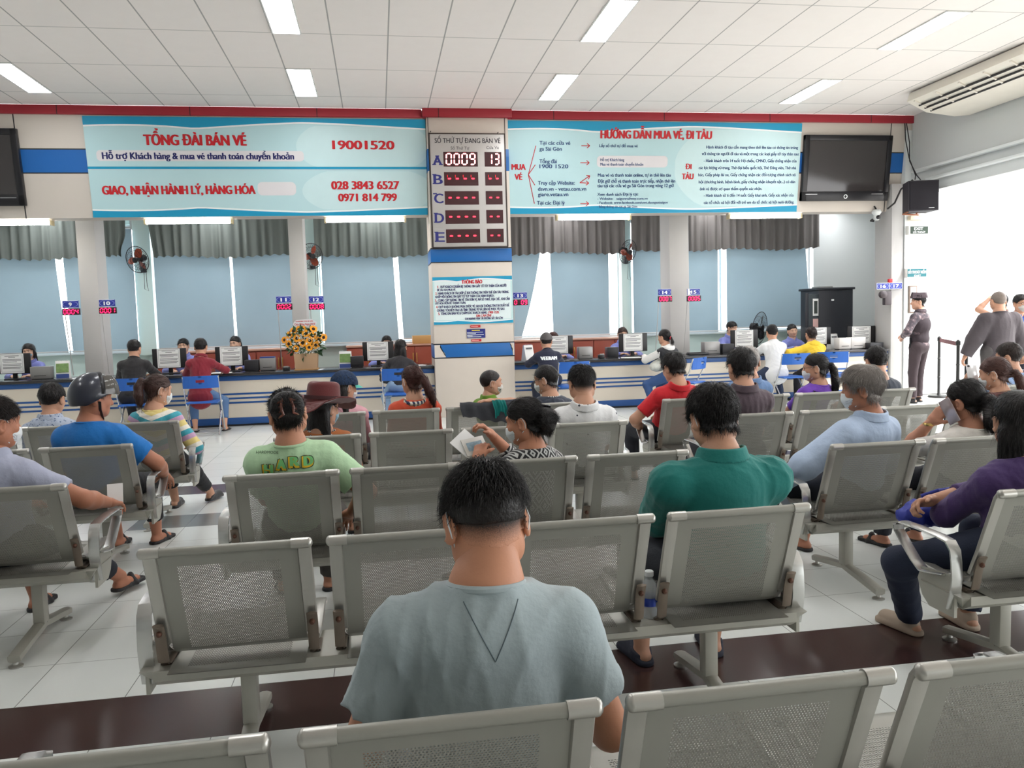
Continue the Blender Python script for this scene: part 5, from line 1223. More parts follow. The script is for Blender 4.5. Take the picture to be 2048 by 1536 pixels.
    if shoe:
        for e in (-1, 1):
            hp, kn, an = Lg[e]; ftv = nrm(V3(math.sin(.15*e), 1, 0)); rt = V3(ftv[1], -ftv[0], 0); z0 = an[2]-.075*s; o = V3(an[0], an[1], z0); G = SDF()
            G.cone(o-ftv*.03+V3(0, 0, .010), o+ftv*.15*s+V3(0, 0, .010), .036*s, .042*s, .0, (o+V3(0, 0, .020), (0, 0, 1)))
            if shoe == 'sandal':
                G.cone(o+ftv*.085*s+rt*.040*s+V3(0, 0, .012), o+ftv*.085*s+V3(0, 0, .058*s), .013, .012, .012); G.cone(o+ftv*.085*s-rt*.040*s+V3(0, 0, .012), o+ftv*.085*s+V3(0, 0, .058*s), .013, .012, .012)
                G.cone(o+ftv*.03*s+rt*.034*s+V3(0, 0, .012), o+ftv*.10*s+V3(0, 0, .052*s), .007, .007, .01); G.cone(o+ftv*.03*s-rt*.034*s+V3(0, 0, .012), o+ftv*.10*s+V3(0, 0, .052*s), .007, .007, .01)
            else:
                G.ell(o+V3(0, 0, .045*s), V3(.040, .048, .050)*s, None, .02); G.cone(o+ftv*.02+V3(0, 0, .038*s), o+ftv*.14*s+V3(0, 0, .028*s), .040*s, .036*s, .02)
                if shoe == 'flat': G.cut(o+V3(0, 0, .052*s), (0, -.25, 1))
            G.cut(o+V3(0, 0, .001), (0, 0, -1)); v, f = G.mesh(.005); link('shoe', np_mesh('shoe', v, f), (extra or {}).get('shoemat', M_sole), root)
    hairdo(root, T, Rh, H0, hs, style, hair, sd, big, nlocks, bald, dict(extra or {}, scalp=skin, N=N, s=s, w=w))
    if mask: face_mask(root, T, hs, M_mask if mask == 'white' else M_maskb if mask == 'blue' else mask)
    return dict(root=root, T=T, R=Rh, H=H0, N=N, P=P, sp=sp, sh=sh, A=A, L=Lg, up=up, fw=fw, xr=xr, s=s, shirt=so, V=Vs, F=Fs, hs=hs)
def face_mask(root, T, hs, m):
    C = SDF(); inv = None
    H = T(0, 0, 0); X = (T(1, 0, 0)-H); Yv = (T(0, 1, 0)-H); Z = (T(0, 0, 1)-H); M = np.stack([X, Yv, Z], 1); Mi = np.linalg.inv(M).astype(np.float32)
    def f(P):
        q = (P-H) @ Mi.T; x, y, z = q[..., 0], q[..., 1], q[..., 2]
        tp = 1-.30*np.clip(-(z+.045)/.05, 0, 1); k0 = np.sqrt((x/(.069*tp))**2+((y-.012)/(.094*(1-.12*np.clip(-(z+.05)/.05, 0, 1))))**2+((z+.045)/.095)**2); d = np.abs((k0-1)*.07)-.0028
        d = np.maximum(d, .040+np.abs(z+.045)*.3-y); d = np.maximum(d, np.abs(z+.054)-.044); return (d*hs).astype(np.float32)
    C.add(f, H-.16*hs, H+.16*hs, 0); v, fc = C.mesh(.0045); o = link('face_mask', np_mesh('face_mask', v, fc), m, root)
    l = MB()
    for e in (-1, 1): l.tube([T(e*.060, .040, -.012), T(e*.077, .012, .022), T(e*.087, -.022, .026), T(e*.089, -.034, -.004), T(e*.083, -.030, -.030), T(e*.072, .0, -.055), T(e*.060, .036, -.085)], .0018*hs, 6)
    l.build('ear_loop', m, o)
def hairdo(root, T, R, H, s, style, rgb, sd, big, nlocks, bald, ex):
    if style == 'none': return
    M_ = hair_mat(rgb); X = (T(1, 0, 0)-H); M = np.stack([X, T(0, 1, 0)-H, T(0, 0, 1)-H], 1); Mi = np.linalg.inv(M).astype(np.float32)
    def loc(P): return (P-H) @ Mi.T
    C = SDF(); long_ = style in ('long', 'bob', 'bobshort'); thick = {'short': .013, 'fade': .012, 'crop': .006, 'bowl': .019, 'thick': .017, 'tied': .010, 'bun': .010, 'pony': .010, 'long': .014, 'bob': .015, 'comb': .016}.get(style, .012)
    ys = np.array((-.12, -.085, -.05, -.02, .0, .02, .045, .065, .085, .11)); 
    if style in ('tied', 'bun', 'pony', 'long', 'bob'): zs = np.array((-.075, -.07, -.05, -.015, .012, .022, .034, .048, .062, .08))
    elif style in ('bowl', 'thick', 'comb'): zs = np.array((-.060, -.058, -.054, -.034, .004, .0, .026, .048, .062, .08))
    elif style == 'crop': zs = np.array((-.045, -.04, -.03, .0, .015, .02, .038, .06, .078, .1))
    elif style == 'fade': zs = np.array((-.022, -.018, -.008, .006, .022, .02, .04, .058, .074, .09))
    else: zs = np.array((-.050, -.047, -.038, -.006, .014, .012, .036, .056, .072, .09))
    tn = np.random.RandomState(sd); w1 = tn.normal(size=(5, 3)).astype(np.float32)*np.array((60, 40, 28)); ph = tn.uniform(0, 6, 5)
    def f(P):
        q = loc(P); x, y, z = q[..., 0], q[..., 1], q[..., 2]
        t = thick*np.clip((z+.075)/.10, .28 if style in ('fade', 'short') else .55, 1)*(1.0+.35*np.clip((z-.06)/.05, 0, 1))
        if style == 'crop': t = np.full_like(z, .005)
        k0 = np.sqrt((x/(.0745+t))**2+((y+.014)/(.0925+t))**2+((z-.030)/(.0845+t))**2); k1 = np.sqrt((x/(.0745+t)**2)**2+((y+.014)/(.0925+t)**2)**2+((z-.030)/(.0845+t)**2)**2)+1e-6
        d = k0*(k0-1)/k1
        # the nape follows the skull and neck below the ellipsoid
        if style in ('bowl', 'thick', 'comb', 'short', 'fade', 'tied', 'bun', 'pony', 'long', 'bob'):
            r = np.sqrt((x/1.08)**2+(y+.018)**2)-(.062+t*.9); d = np.minimum(d, np.maximum(r, np.abs(z+.03)-.055) if True else d)
        zc = np.interp(y, ys, zs)
        if style in ('bowl', 'thick'): zc = zc+.012*np.sin(x*160+1)*.4
        d = np.maximum(d, (zc-z)*.8)
        ear = np.sqrt(((np.abs(x)-.086)/.03)**2+((y+.008)/.030)**2+((z+.010)/.040)**2); d = np.maximum(d, (1.0-ear)*.02)
        n_ = 0
        for a, p in zip(w1, ph): n_ = n_+np.sin(q @ a.astype(np.float32)+p)/5
        d = d+.0035*n_*(1 if style not in ('crop', 'fade') else .5)
        if bald: d = d+bald*np.exp(-((x/.04)**2+((y+.03)/.05)**2))*(z > .06)
        return (d*s).astype(np.float32)
    C.add(f, H-.17*s, H+.17*s, 0)
    tie = None
    if style in ('bun', 'pony'):
        zt = ex.get('tie', .02); tie = T(0, -.115, zt)
        if style == 'bun': C.ell(T(0, -.125, zt), V3(ex.get('bun', (.05, .04, .05)))*s, R, .02)
        else:
            L = ex.get('len', .25)*s; dx = ex.get('dx', 0); pts = [T(0, -.10, zt), T(dx*.02, -.135, zt+.008), T(dx*.045, -.15, zt-.04)]; e = pts[-1]; pts += [e+V3(dx*.04, -.008, -L*.4), e+V3(dx*.07, .008, -L*.75), e+V3(dx*.08, .02, -L)]
            rs = [.022, .024, .032, .034, .026, .008]; rs = [r*ex.get('pw', 1.0) for r in rs]
            for a, b, ra, rb in zip(pts, pts[1:], rs, rs[1:]): C.cone(a, b, ra*s, rb*s, .012)
    if style == 'long' or style == 'bob':
        L = ex.get('len', .28 if style == 'long' else .13)
        for x in np.linspace(-.062, .062, 7): a = T(x, -.07+.5*abs(x)*.6, -.03); C.cone(a, a+V3(x*.25, -.02, -L)*s, .030*s, .022*s, .02)
        if style == 'bob':
            for e in (-1, 1): C.cone(T(e*.078, .0, .0), T(e*.078, .012, -.085), .022*s, .018*s, .02)
    v, fc = C.mesh(.0045 if big else .0058); pr = [(v, fc)]
    n = nlocks or (2600 if big else 700)
    crown = T(.012, -.055, .115)
    def flow(P):
        if tie is not None:
            d = tie-P; below = (P @ V3(0, 0, 1) < tie[2]-.03); d[below] = V3(0, -.2, -1); return d
        d = P-crown; d[:, 2] -= .05; q = loc(P); d[q[:, 1] < -.03] += V3(0, 0, -.12); return d
    def dens(P):
        q = loc(P); return np.clip((q[:, 2]-.01)/.05, .0, 1)**2 if style == 'fade' else np.clip((q[:, 2]+.03)/.06, .02, 1) if style == 'short' else np.ones(len(P))
    if style != 'crop':
        ln = {'short': .026, 'fade': .034, 'bowl': .05, 'thick': .04, 'comb': .055, 'tied': .05, 'bun': .06, 'pony': .06, 'long': .07, 'bob': .06}.get(style, .03)*s
        tight = style in ('bun', 'pony', 'tied', 'long', 'bob')
        pr.append(strands(v, fc, n, flow, ln, .05 if tight else (.10 if style in ('bowl', 'comb') else .34 if style == 'fade' else .20), .0011*s if big else .0016*s, sd, dens, .15 if tight else .3, .07 if tight else .2))
    ho = link('hair', join_mesh('hair', pr), M_, root)
    if style == 'fade':                          # clipped stubble below the longer hair
        G = SDF(); head_sdf(G, H, R, s, False); G.cone(H+R @ V3(0, -.02, -.04)*s, ex['N'], .054*ex['s']*(.9+.1*ex['w']), .057*ex['s']*ex['w'], .02); G.fn(lambda P: np.full(P.shape[:-1], -.0014, np.float32))
        def fs(P):
            q = loc(P); x, y, z = q[..., 0], q[..., 1], q[..., 2]; zc = np.interp(y, ys, np.array((-.078, -.072, -.054, -.014, .012, .012, .036, .056, .072, .09))); d = np.maximum(zc-z, z-.055)
            ear = np.sqrt(((np.abs(x)-.090)/.03)**2+((y+.008)/.030)**2+((z+.010)/.040)**2); return (np.maximum(d, (1.0-ear)*.02)*s).astype(np.float32)
        G.add(fs, V3(-9, -9, -9), V3(9, 9, 9), 0, 'i')
        v, fc = G.mesh(.0045 if big else .006)
        def p_fade(nt, co, base):
            sx = nt.new('ShaderNodeSeparateXYZ'); nt.link(co, sx.inputs[0]); z0 = float(T(0, -.08, -.078)[2]); z1 = float(T(0, -.09, -.005)[2]); k = nt.math('DIVIDE', nt.math('SUBTRACT', sx.outputs[2], z0), z1-z0)
            wn = nt.new('ShaderNodeTexNoise', i_Scale=420.0, i_Detail=2.0); nt.link(co, wn.inputs['Vector']); k = nt.math('ADD', nt.math('MULTIPLY', nt.math('SUBTRACT', wn.outputs[0], .5), .7), nt.math('SUBTRACT', nt.math('MULTIPLY', k, 1.85), .42)); n2 = nt.n.new('ShaderNodeClamp'); nt.link(k, n2.inputs[0])
            return nt.mix(n2.outputs[0], (*lin(ex.get('scalp', SK)), 1), base)
        cm_ = np_mesh('clipped_hair', v, fc); cm_.set_sharp_from_angle(angle=math.radians(40)); link('clipped_hair', cm_, mat('clipped hair %d' % sd, (44, 34, 32), .6, pattern=p_fade, bump=.2, bscale=400), ho)
    if style in ('bun', 'pony') and ex.get('tierow', True):
        MB().lathe([(.022*s, -.008), (.028*s, 0), (.022*s, .008)], n=14, M=Matrix(R.tolist()) @ Matrix.Rotation(math.radians(90), 3, 'X'), cap=False).build('hair_tie', mat('hair tie %s' % (ex.get('tiecol', BLK),), ex.get('tiecol', BLK), .6, var=0), root, loc=T(0, -.13, ex.get('tie', .02)+.006))
# ------------------------------------------------------------------ cloth patterns
def _xyz(nt, co):
    s = nt.new('ShaderNodeSeparateXYZ'); nt.link(co, s.inputs[0]); return s.outputs
def p_stripes(nt, co, base):                 # pastel hoodie stripes
    x, y, z = _xyz(nt, co); t = nt.math('ADD', nt.math('MULTIPLY', z, 6.2), nt.math('MULTIPLY', nt.math('ABSOLUTE', x), -2.5))
    r = nt.new('ShaderNodeValToRGB'); r.color_ramp.interpolation = 'CONSTANT'; nt.link(nt.math('FRACT', t), r.inputs[0])
    e = r.color_ramp.elements; e[0].color = (*lin((226, 206, 132)), 1); e[1].position = .28; e[1].color = (*lin((196, 160, 190)), 1)
    for p, c in ((.52, (64, 160, 176)), (.78, (232, 226, 214))): n = e.new(p); n.color = (*lin(c), 1)
    return r.outputs[0]
def p_diamond(nt, co, base):                 # black and grey woven lozenges
    x, y, z = _xyz(nt, co); a = nt.math('PINGPONG', nt.math('MULTIPLY', x, 14), .5); b = nt.math('PINGPONG', nt.math('MULTIPLY', z, 11), .5); s = nt.math('ADD', a, b)
    v = nt.math('GREATER_THAN', nt.math('FRACT', nt.math('MULTIPLY', s, 3.2)), .56); return nt.mix(v, (*lin((28, 28, 30)), 1), (*lin((186, 186, 184)), 1))
def p_dots(nt, co, base):                    # sparse small marks on white
    v = nt.new('ShaderNodeTexVoronoi', i_Scale=15.0, i_Randomness=.25); nt.link(co, v.inputs['Vector']); return nt.mix(nt.math('LESS_THAN', v.outputs['Distance'], .12), base, (*lin((70, 74, 84)), 1))
def p_micro(nt, co, base):
    v = nt.new('ShaderNodeTexVoronoi', i_Scale=55.0); nt.link(co, v.inputs['Vector']); return nt.mix(nt.math('LESS_THAN', v.outputs['Distance'], .3), base, (*lin((96, 112, 146)), 1))
def p_plaid(nt, co, base):
    x, y, z = _xyz(nt, co); a = nt.math('GREATER_THAN', nt.math('FRACT', nt.math('MULTIPLY', nt.math('ADD', x, nt.math('MULTIPLY', y, .6)), 30)), .5); b = nt.math('GREATER_THAN', nt.math('FRACT', nt.math('MULTIPLY', z, 26)), .72)
    return nt.mix(nt.math('MULTIPLY', b, .8), nt.mix(a, (*lin((222, 214, 200)), 1), (*lin((44, 52, 84)), 1)), (*lin((150, 136, 112)), 1))
def p_check(nt, co, base):
    c = nt.new('ShaderNodeTexChecker', i_Scale=75.0); nt.link(co, c.inputs['Vector']); c.inputs[1].default_value = (*lin((28, 28, 28)), 1); c.inputs[2].default_value = (*lin((226, 224, 220)), 1); return c.outputs[0]
def p_camo(nt, co, base):
    n = nt.new('ShaderNodeTexNoise', i_Scale=17.0, i_Detail=2.0); nt.link(co, n.inputs['Vector']); r = nt.new('ShaderNodeValToRGB'); r.color_ramp.interpolation = 'CONSTANT'; nt.link(n.outputs[0], r.inputs[0])
    e = r.color_ramp.elements; e[0].color = (*lin((66, 58, 66)), 1); e[1].position = .47; e[1].color = (*lin((92, 78, 84)), 1); k = e.new(.60); k.color = (*lin((140, 122, 124)), 1); return r.outputs[0]
def conform(p, items, m, name, cx, cz, off=.004, arc=0.0, part_y=-1):
    """lettering laid on the back of a shirt: set flat in the body's x,z, then dropped onto the cloth"""
    me = text_mesh(items, 0.0); V = np.empty(len(me.vertices)*3, np.float32); me.vertices.foreach_get('co', V); V = V.reshape(-1, 3)
    if arc: V[:, 2] -= arc*V[:, 0]**2
    b = BVHTree.FromPolygons([Vector(v) for v in p['V']], [tuple(int(i) for i in f) for f in p['F']])
    for i in range(len(V)):
        h = b.ray_cast(Vector((V[i, 0]+cx, -2, V[i, 2]+cz)), Vector((0, 1, 0)))
        V[i] = (V[i, 0]+cx, (h[0].y if h[0] else float(p['N'][1])-.11)-off, V[i, 2]+cz)
    me.vertices.foreach_set('co', V.ravel()); return link(name, me, m, p['root'])
def glasses(p, m=None):
    T, s = p['T'], p['hs']; g = MB()
    for e in (-1, 1):
        g.tube([T(e*.032+.021*math.cos(a), .094-.01*abs(math.cos(a)), .008+.018*math.sin(a)) for a in [2*math.pi*i/16 for i in range(17)]], .0018*s, 6, False)
        g.tube([T(e*.053, .088, .012), T(e*.078, .05, .014), T(e*.083, -.005, .012), T(e*.08, -.02, .0)], .002*s, 6)
    g.tube([T(-.011, .096, .012), T(.011, .096, .012)], .0018*s, 6); g.build('glasses', m or mat('glasses frame', (60, 54, 52), .3, .3), p['root'])
pi = math.pi
UNI = (118, 126, 190)
# ---- the waiting hall, front to back
g = person('man in a grey blue T-shirt seen from behind, nearest the camera', .20, 1.63, 1.118, seat=.40, s=1.0, hs=.96, w=1.04, lean=.06, hyaw=-.16, hpitch=.42, roll=.03, skin=(200, 142, 112), style='fade', shirt=(166, 180, 184), pants=(166, 182, 194), hoff=(-.02, 0, .022), arms=(((-.20, .20, .56), (-.5, -.6, -.7), (0, .3, 1)), ((.18, .20, .56), (.5, -.6, -.7), (0, .3, 1))), mask='white', big=True, res=.007, nlocks=5200, amp=.0095, shw=.158, slv=.62, smooth_sleeve=.066, hcurl=.7)
V_ = []
for sx in (-1, 1): V_.append([(g['N']+g['xr']*sx*.052+g['up']*.006), (g['N']-g['up']*.10)+g['xr']*.004])
b_ = BVHTree.FromPolygons([Vector(v) for v in g['V']], [tuple(int(i) for i in f) for f in g['F']]); sm_ = MB()
for a, c in V_:
    pts = []
    for i in range(13):
        q = a+(c-a)*i/12; h = b_.ray_cast(Vector((q[0], -2, q[2])), Vector((0, 1, 0)))
        if h[0]: pts.append(h[0]+Vector((0, -.0006, 0)))
    if len(pts) > 2: sm_.tube(pts, .0011, 5)
sm_.build('neck_seam', mat('grey seam', (104, 118, 124), .85, var=0), g['root'])
p = person('broad man in a dark green collared shirt beside the water bottle', 1.22, 2.86, 1.142, seat=.40, s=1.0, hs=.98, w=1.16, lean=.10, hyaw=-.08, hpitch=.36, style='thick', shirt=(20, 118, 112), sleeve='long', collar='shirt', pants=(34, 38, 46), arms=(((.06, .23, .68), (-1.2, -.1, -.5), (0, .3, 1)), ((-.06, .25, .64), (1.2, -.1, -.5), (0, .3, 1))), feet=((-.20, .34, .0), (.12, .36, 0)), shoe='flat', mask='white', big=True, res=.008, shw=.172, nlocks=4200, amp=.010, smooth_sleeve=.076, extra={'shoemat': mat('dark blue slipper', (40, 44, 58), .8)}, pant_len='mid')
p = person('woman in a mint green T-shirt with printed letters, brown claw clip in her hair', -.44, 3.93, 1.118, seat=.40, s=.94, hs=.95, w=1.14, lean=.02, roll=-.05, hyaw=-.12, hpitch=.25, hroll=-.12, style='bun', shirt=(182, 216, 174), pants=(70, 66, 62), arms=('lap', ((.27, .12, .50), (1, -.6, -.2), (0, .3, 1))), big=True, res=.008, nlocks=3200, smooth_sleeve=.072, amp=.005, extra={'tie': .015, 'bun': (.082, .055, .082), 'tierow': False}, skin=(196, 140, 112))
tw, (hx_, hz_) = p, (float(p['N'][0]), float(p['N'][2]))
conform(p, [('HARDMODE', -.155, -.05, -.022, -.010, .0)], mat('dark shirt print', (60, 84, 60), .8, var=0), 'small_print', hx_, hz_, .003)
LY = mat('yellow shirt print', (232, 190, 40), .7, var=0); LG = mat('green shirt print', (120, 196, 120), .7, var=0); LK = mat('dark shirt print', (60, 84, 60))
for i, (c, x, dz) in enumerate((('H', -.125, -.020), ('A', -.065, .004), ('R', -.005, .014), ('D', .055, .012))):
    z0 = -.100+dz
    for q, (m_, e_, b_o) in enumerate(((LK, .004, .10), (LY, .001, .07), (LG, .0, .06))): conform(p, [(c, x-e_+(.006 if q == 2 else 0), x+.050+e_, z0-e_+(.008 if q == 2 else 0), z0+.052+e_, b_o)], m_, 'printed_letter', hx_, hz_, .006+.0014*q)
for i, (c, x, dz) in enumerate((('C', -.07, -.006), ('O', -.012, .004), ('R', .045, .008))):
    z0 = -.170+dz
    for q, (m_, e_, b_o) in enumerate(((LK, .004, .10), (LG, .001, .065))): conform(p, [(c, x-e_, x+.048+e_, z0-e_, z0+.048+e_, b_o)], m_, 'printed_letter', hx_, hz_, .006+.0014*q)
cl = MB()
T = p['T']
for e in (-1, 1):
    cl.tube([T(e*.014, -.165, .055), T(e*.024, -.178, .03), T(e*.028, -.182, .0), T(e*.022, -.176, -.025)], [.006, .008, .008, .005], 8)
    for k in range(4): z = .045-.022*k; cl.tube([T(e*.022, -.176, z), T(e*.038, -.172, z-.008), T(e*.048, -.155, z-.012)], [.006, .005, .002], 6)
cl.tube([T(-.02, -.178, .02), T(.02, -.178, .02)], .007, 8); cl.build('claw_clip', mat('brown claw clip', (116, 70, 58), .25, var=.2), p['root'])
p = person('woman in a black and grey lozenge top looking at cards, black barrette in her hair', .70, 3.98, 1.02, face=-.45, seat=.40, s=.92, hs=.96, lean=.05, hyaw=-.62, hpitch=.20, hroll=.05, style='bun', shirt=(40, 40, 42), shirtpat=p_diamond, sleeve='34', pants=(40, 40, 44), arms=(((-.13, .24, .72), (-.8, -.2, -.9), (-.4, -.2, .9)), ((-.02, .26, .82), (.8, -.1, -1), (.5, -.3, .8))), mask='white', big=True, res=.008, nlocks=3000, extra={'tie': -.01, 'bun': (.062, .05, .066), 'tierow': False}, skin=(186, 128, 100), hcurl=(.8, .9))
CW = p; T = p['T']
MB().box((0, 0, 0), (.075, .014, .02), .004).build('barrette', mat('glossy black barrette', (22, 22, 26), .08, var=0), p['root'], loc=T(.012, -.116, .062), rot=(.5, .1, -.62-.45*0))
def world(p, v): return p['root'].matrix_basis @ Vector([float(q) for q in v])
bpy.context.view_layer.update()
wl, wr_ = world(p, p['A'][-1][1]), world(p, p['A'][1][1])
c_ = thing('card_stack', 'white papers and a printed card held by the woman in the lozenge top', 'cards', (wl.x-.0, wl.y+.10, wl.z+.055), .3)
c_.rotation_euler = (math.radians(52), math.radians(-6), .35)
MB().box((-.005, -.01, 0), (.13, .10, .004)).build('card', mat('laminated card', (214, 212, 204), .3, var=.0), c_); MB().box((-.04, .02, -.012), (.13, .13, .004), rot=Matrix.Rotation(.5, 3, 'Z')).build('folded_paper', M_paper, c_)
MB().box((-.005, -.01, .0028), (.09, .05, .001)).build('card_print', mat('card print', (150, 176, 190), .4, var=.5, vscale=60), c_)
# ---- fourth row
p = person('person in a burgundy felt hat and orange brown jacket, looking right', -.35, 5.10, 1.02, seat=.40, s=.92, hs=.95, lean=.0, hyaw=.75, hpitch=.12, style='long', shirt=(176, 100, 46), sleeve='long', collar='scarf', pants=(50, 48, 52), arms=('lap', 'lap'), mask='blue', big=False, extra={'len': .24, 'scarfmat': mat('black white check scarf', (120, 120, 120), .9, pattern=p_check)}, smooth_sleeve=.068, amp=.007)
C = SDF(); T = p['T']; H, Rr = p['H'], p['R']
def hatf(P, Mi=np.linalg.inv(np.stack([T(1, 0, 0)-H, T(0, 1, 0)-H, T(0, 0, 1)-H], 1)).astype(np.float32), H=H):
    q = (P-H) @ Mi.T/1.08; x, y, z = q[..., 0], q[..., 1]+.012, q[..., 2]; r = np.sqrt((x/.92)**2+y**2); P_s = 1
    top = .165-.028*np.exp(-((x/.03)**2+((y-.0)/.07)**2)); a_ = np.sqrt((x/.092)**2+(y/.112)**2)*.1-.1+.10*np.maximum(z-.06, 0)+.028; b_ = z-top+.028; d1 = np.maximum(np.sqrt(np.maximum(a_, 0)**2+np.maximum(b_, 0)**2)+np.minimum(np.maximum(a_, b_), 0)-.028, .045-z)
    zb = .045+.35*np.maximum(np.abs(x)-.10, 0)-.5*np.maximum(np.abs(y)-.12, 0)-.25*np.maximum(-y-.05, 0); d2 = np.maximum(np.abs(z-zb)-.0045, r-.205); t = np.clip(.5+.5*(d2-d1)/.02, 0, 1)
    return (np.minimum(d1, d2)-.02*t*(1-t)).astype(np.float32)
C.add(hatf, H-.24, H+.24, 0); v, f = C.mesh(.005); ho = link('felt_hat', np_mesh('felt_hat', v, f), mat('burgundy felt', (98, 40, 40), .95, bump=.2, bscale=220, sheen=.3), p['root'])
MB().lathe([(.1085, .058), (.1075, .08)], n=36, cap=False, M=Matrix(Rr.tolist()) @ Matrix.Diagonal((.97, 1.17, 1)), c=T(0, -.012, 0)).build('hat_band', mat('dark hat band', (62, 26, 28), .8), ho)
p = person('man in a white short sleeved polo shirt with tiny dark marks', 1.29, 5.13, 1.105, seat=.40, s=.97, hs=.97, w=1.12, lean=-.02, hpitch=.16, style='fade', shirt=(226, 226, 226), shirtpat=p_dots, collar='polo', pants=(50, 54, 66), arms=('lap', 'lap'), big=False, res=.009, nlocks=1500, smooth_sleeve=.070)
# ---- fifth row
p = person('person in a navy cap with a turquoise visor and a pink top, looking right', -.27, 6.28, 1.055, seat=.40, s=.90, hs=.95, lean=.0, hyaw=.95, hpitch=.15, style='long', shirt=(224, 168, 178), sleeve='long', pants=(60, 60, 66), mask='white', extra={'len': .2}, hcurl=.5)
def cap(p, rgb, visor, back=False, band=True):
    T = p['T']; C = SDF(); H = p['H']; Mi = np.linalg.inv(np.stack([T(1, 0, 0)-H, T(0, 1, 0)-H, T(0, 0, 1)-H], 1)).astype(np.float32)
    def f(P):
        q = (P-H) @ Mi.T; x, y, z = q[..., 0], q[..., 1]+.012, q[..., 2]; k0 = np.sqrt((x/.094)**2+(y/.113)**2+((z-.03)/.107)**2); d = np.abs((k0-1)*.095)-.003; return np.maximum(d, .022-.35*np.maximum(y, 0)*.0-z+np.where(y < 0, .12*y, 0)).astype(np.float32)
    C.add(f, H-.2, H+.2, 0); v, fc = C.mesh(.005); o = link('cap', np_mesh('cap', v, fc), mat('cap cloth %s' % (rgb,), rgb, .9, bump=.15, bscale=200), p['root'])
    m = MB(); n = 12; rows = []
    for j in range(5):
        for i in range(n+1): a = pi*(.12+.76*i/n); r = 1+.62*j/4*math.sin(a)**1.3; rows.append(T(.092*math.cos(a)*(1+.05*j/4), .098*math.sin(a)*r, .036-.02*(j/4)-.10*(.092*math.cos(a))**2/.092))
    m.poly([Vector(q) for q in rows]+[Vector(q)+Vector((0, 0, -.004)) for q in rows], [(j*(n+1)+i, j*(n+1)+i+1, (j+1)*(n+1)+i+1, (j+1)*(n+1)+i) for j in range(4) for i in range(n)]+[(65+j*(n+1)+i, 65+(j+1)*(n+1)+i, 65+(j+1)*(n+1)+i+1, 65+j*(n+1)+i+1) for j in range(4) for i in range(n)]+[(52+i, 53+i, 118+i, 117+i) for i in range(n)])
    m.build('visor', mat('visor cloth %s' % (visor,), visor, .8, var=.03), o); MB().ell(T(0, -.012, .137), (.008, .008, .005), 8).build('button', mat('cap cloth %s' % (rgb,), rgb), o)
    return o
cap(p, (34, 54, 84), (90, 196, 180))
p = person('woman with a red brown ponytail, orange red jacket and plaid scarf', .24, 6.28, 1.085, seat=.40, s=.93, hs=.97, lean=.0, hyaw=-.40, hpitch=.10, style='pony', hair=(66, 38, 34), shirt=(206, 78, 48), sleeve='long', collar='scarf', pants=(60, 50, 48), mask='white', extra={'scarfmat': mat('plaid scarf', (150, 150, 150), .9, pattern=p_plaid), 'len': .20, 'dx': .8, 'tie': .03, 'tierow': False}, nlocks=1200, w=1.05)
p = person('boy in a green shirt and patterned white mask, turned to the right', .86, 6.33, 1.03, face=.7, seat=.40, s=.72, hs=.86, lean=.05, hyaw=.75, hpitch=.05, style='crop', hair=(34, 28, 28), shirt=(110, 150, 44), collar='polo', pants=(50, 60, 80), mask=mat('patterned mask', (222, 218, 212), .8, pattern=p_dots), facey=True, big=True, res=.008)
p = person('woman in glasses and a dark jacket, arm stretched along the bench towards the boy', 1.30, 6.34, 1.045, face=-.15, seat=.40, s=.92, hs=.96, lean=.05, hyaw=-.85, hpitch=.18, style='tied', shirt=(54, 60, 74), sleeve='long', collar='hood', pants=(46, 46, 54), mask='white', arms=(((-.50, -.18, .81), (-.3, -1, .3), (0, 0, 1)), 'lap'), smooth_sleeve=.066, amp=.006); glasses(p)
nk = MB()
for i in range(15): a = pi*(.0+1.25*i/14)-2.2; nk.ell(p['N']+p['up']*.028+p['xr']*.07*math.cos(a)+p['fw']*.068*math.sin(a), (.006, .006, .006), 8)
nk.build('bead_necklace', mat('white beads', (230, 228, 222), .3, var=0), p['root'])
def drape(name, x0, x1, m, par, seed, front, rear, n=46):
    r = random.Random(seed); ph = [r.uniform(0, 6) for _ in range(4)]; path = [(6.028, .80-rear), (6.026, .80-rear*.5), (6.030, .775), (6.045, .800), (6.066, .803), (6.085, .785), (6.13, .80-front*.5), (6.17, .80-front)]; V, F = [], []
    for j, (y, z) in enumerate(path):
        q = abs(j-3.5)/3.5
        for i in range(n+1):
            u = i/n; x = x0+(x1-x0)*u; wv = math.sin(u*26+ph[0]+j*.35)*.5+math.sin(u*11+ph[1])*.5; s_ = -1 if j < 4 else 1
            V.append((x+.02*math.sin(j*.9+ph[2])*q, y+s_*(.006+.012*(wv*.5+.5)*(.3+q)), z+.012*wv*(.2+q)+.05*q*(math.sin(u*5+ph[3])*.5)*(1 if j < 4 else .4)+.008))
    for j in range(len(path)-1):
        for i in range(n): k = j*(n+1)+i; F.append((k, k+1, k+n+2, k+n+1))
    o = MB(); o.poly(V, F); bmesh.ops.solidify(o.bm, geom=list(o.bm.faces), thickness=.006); return o.build(name, m, par, angle=70)
j_ = thing('jacket', 'grey jacket with a turquoise lining draped over the bench beside the boy', 'jacket'); drape('cloth', .58, .98, mat('grey jacket cloth', (84, 86, 92), .9, bump=.2, bscale=60), j_, 4, .10, .13)
drape('lining', .80, .90, mat('turquoise lining', (20, 140, 134), .8), j_, 9, .06, .11, 20).location = (.02, -.016, .012)
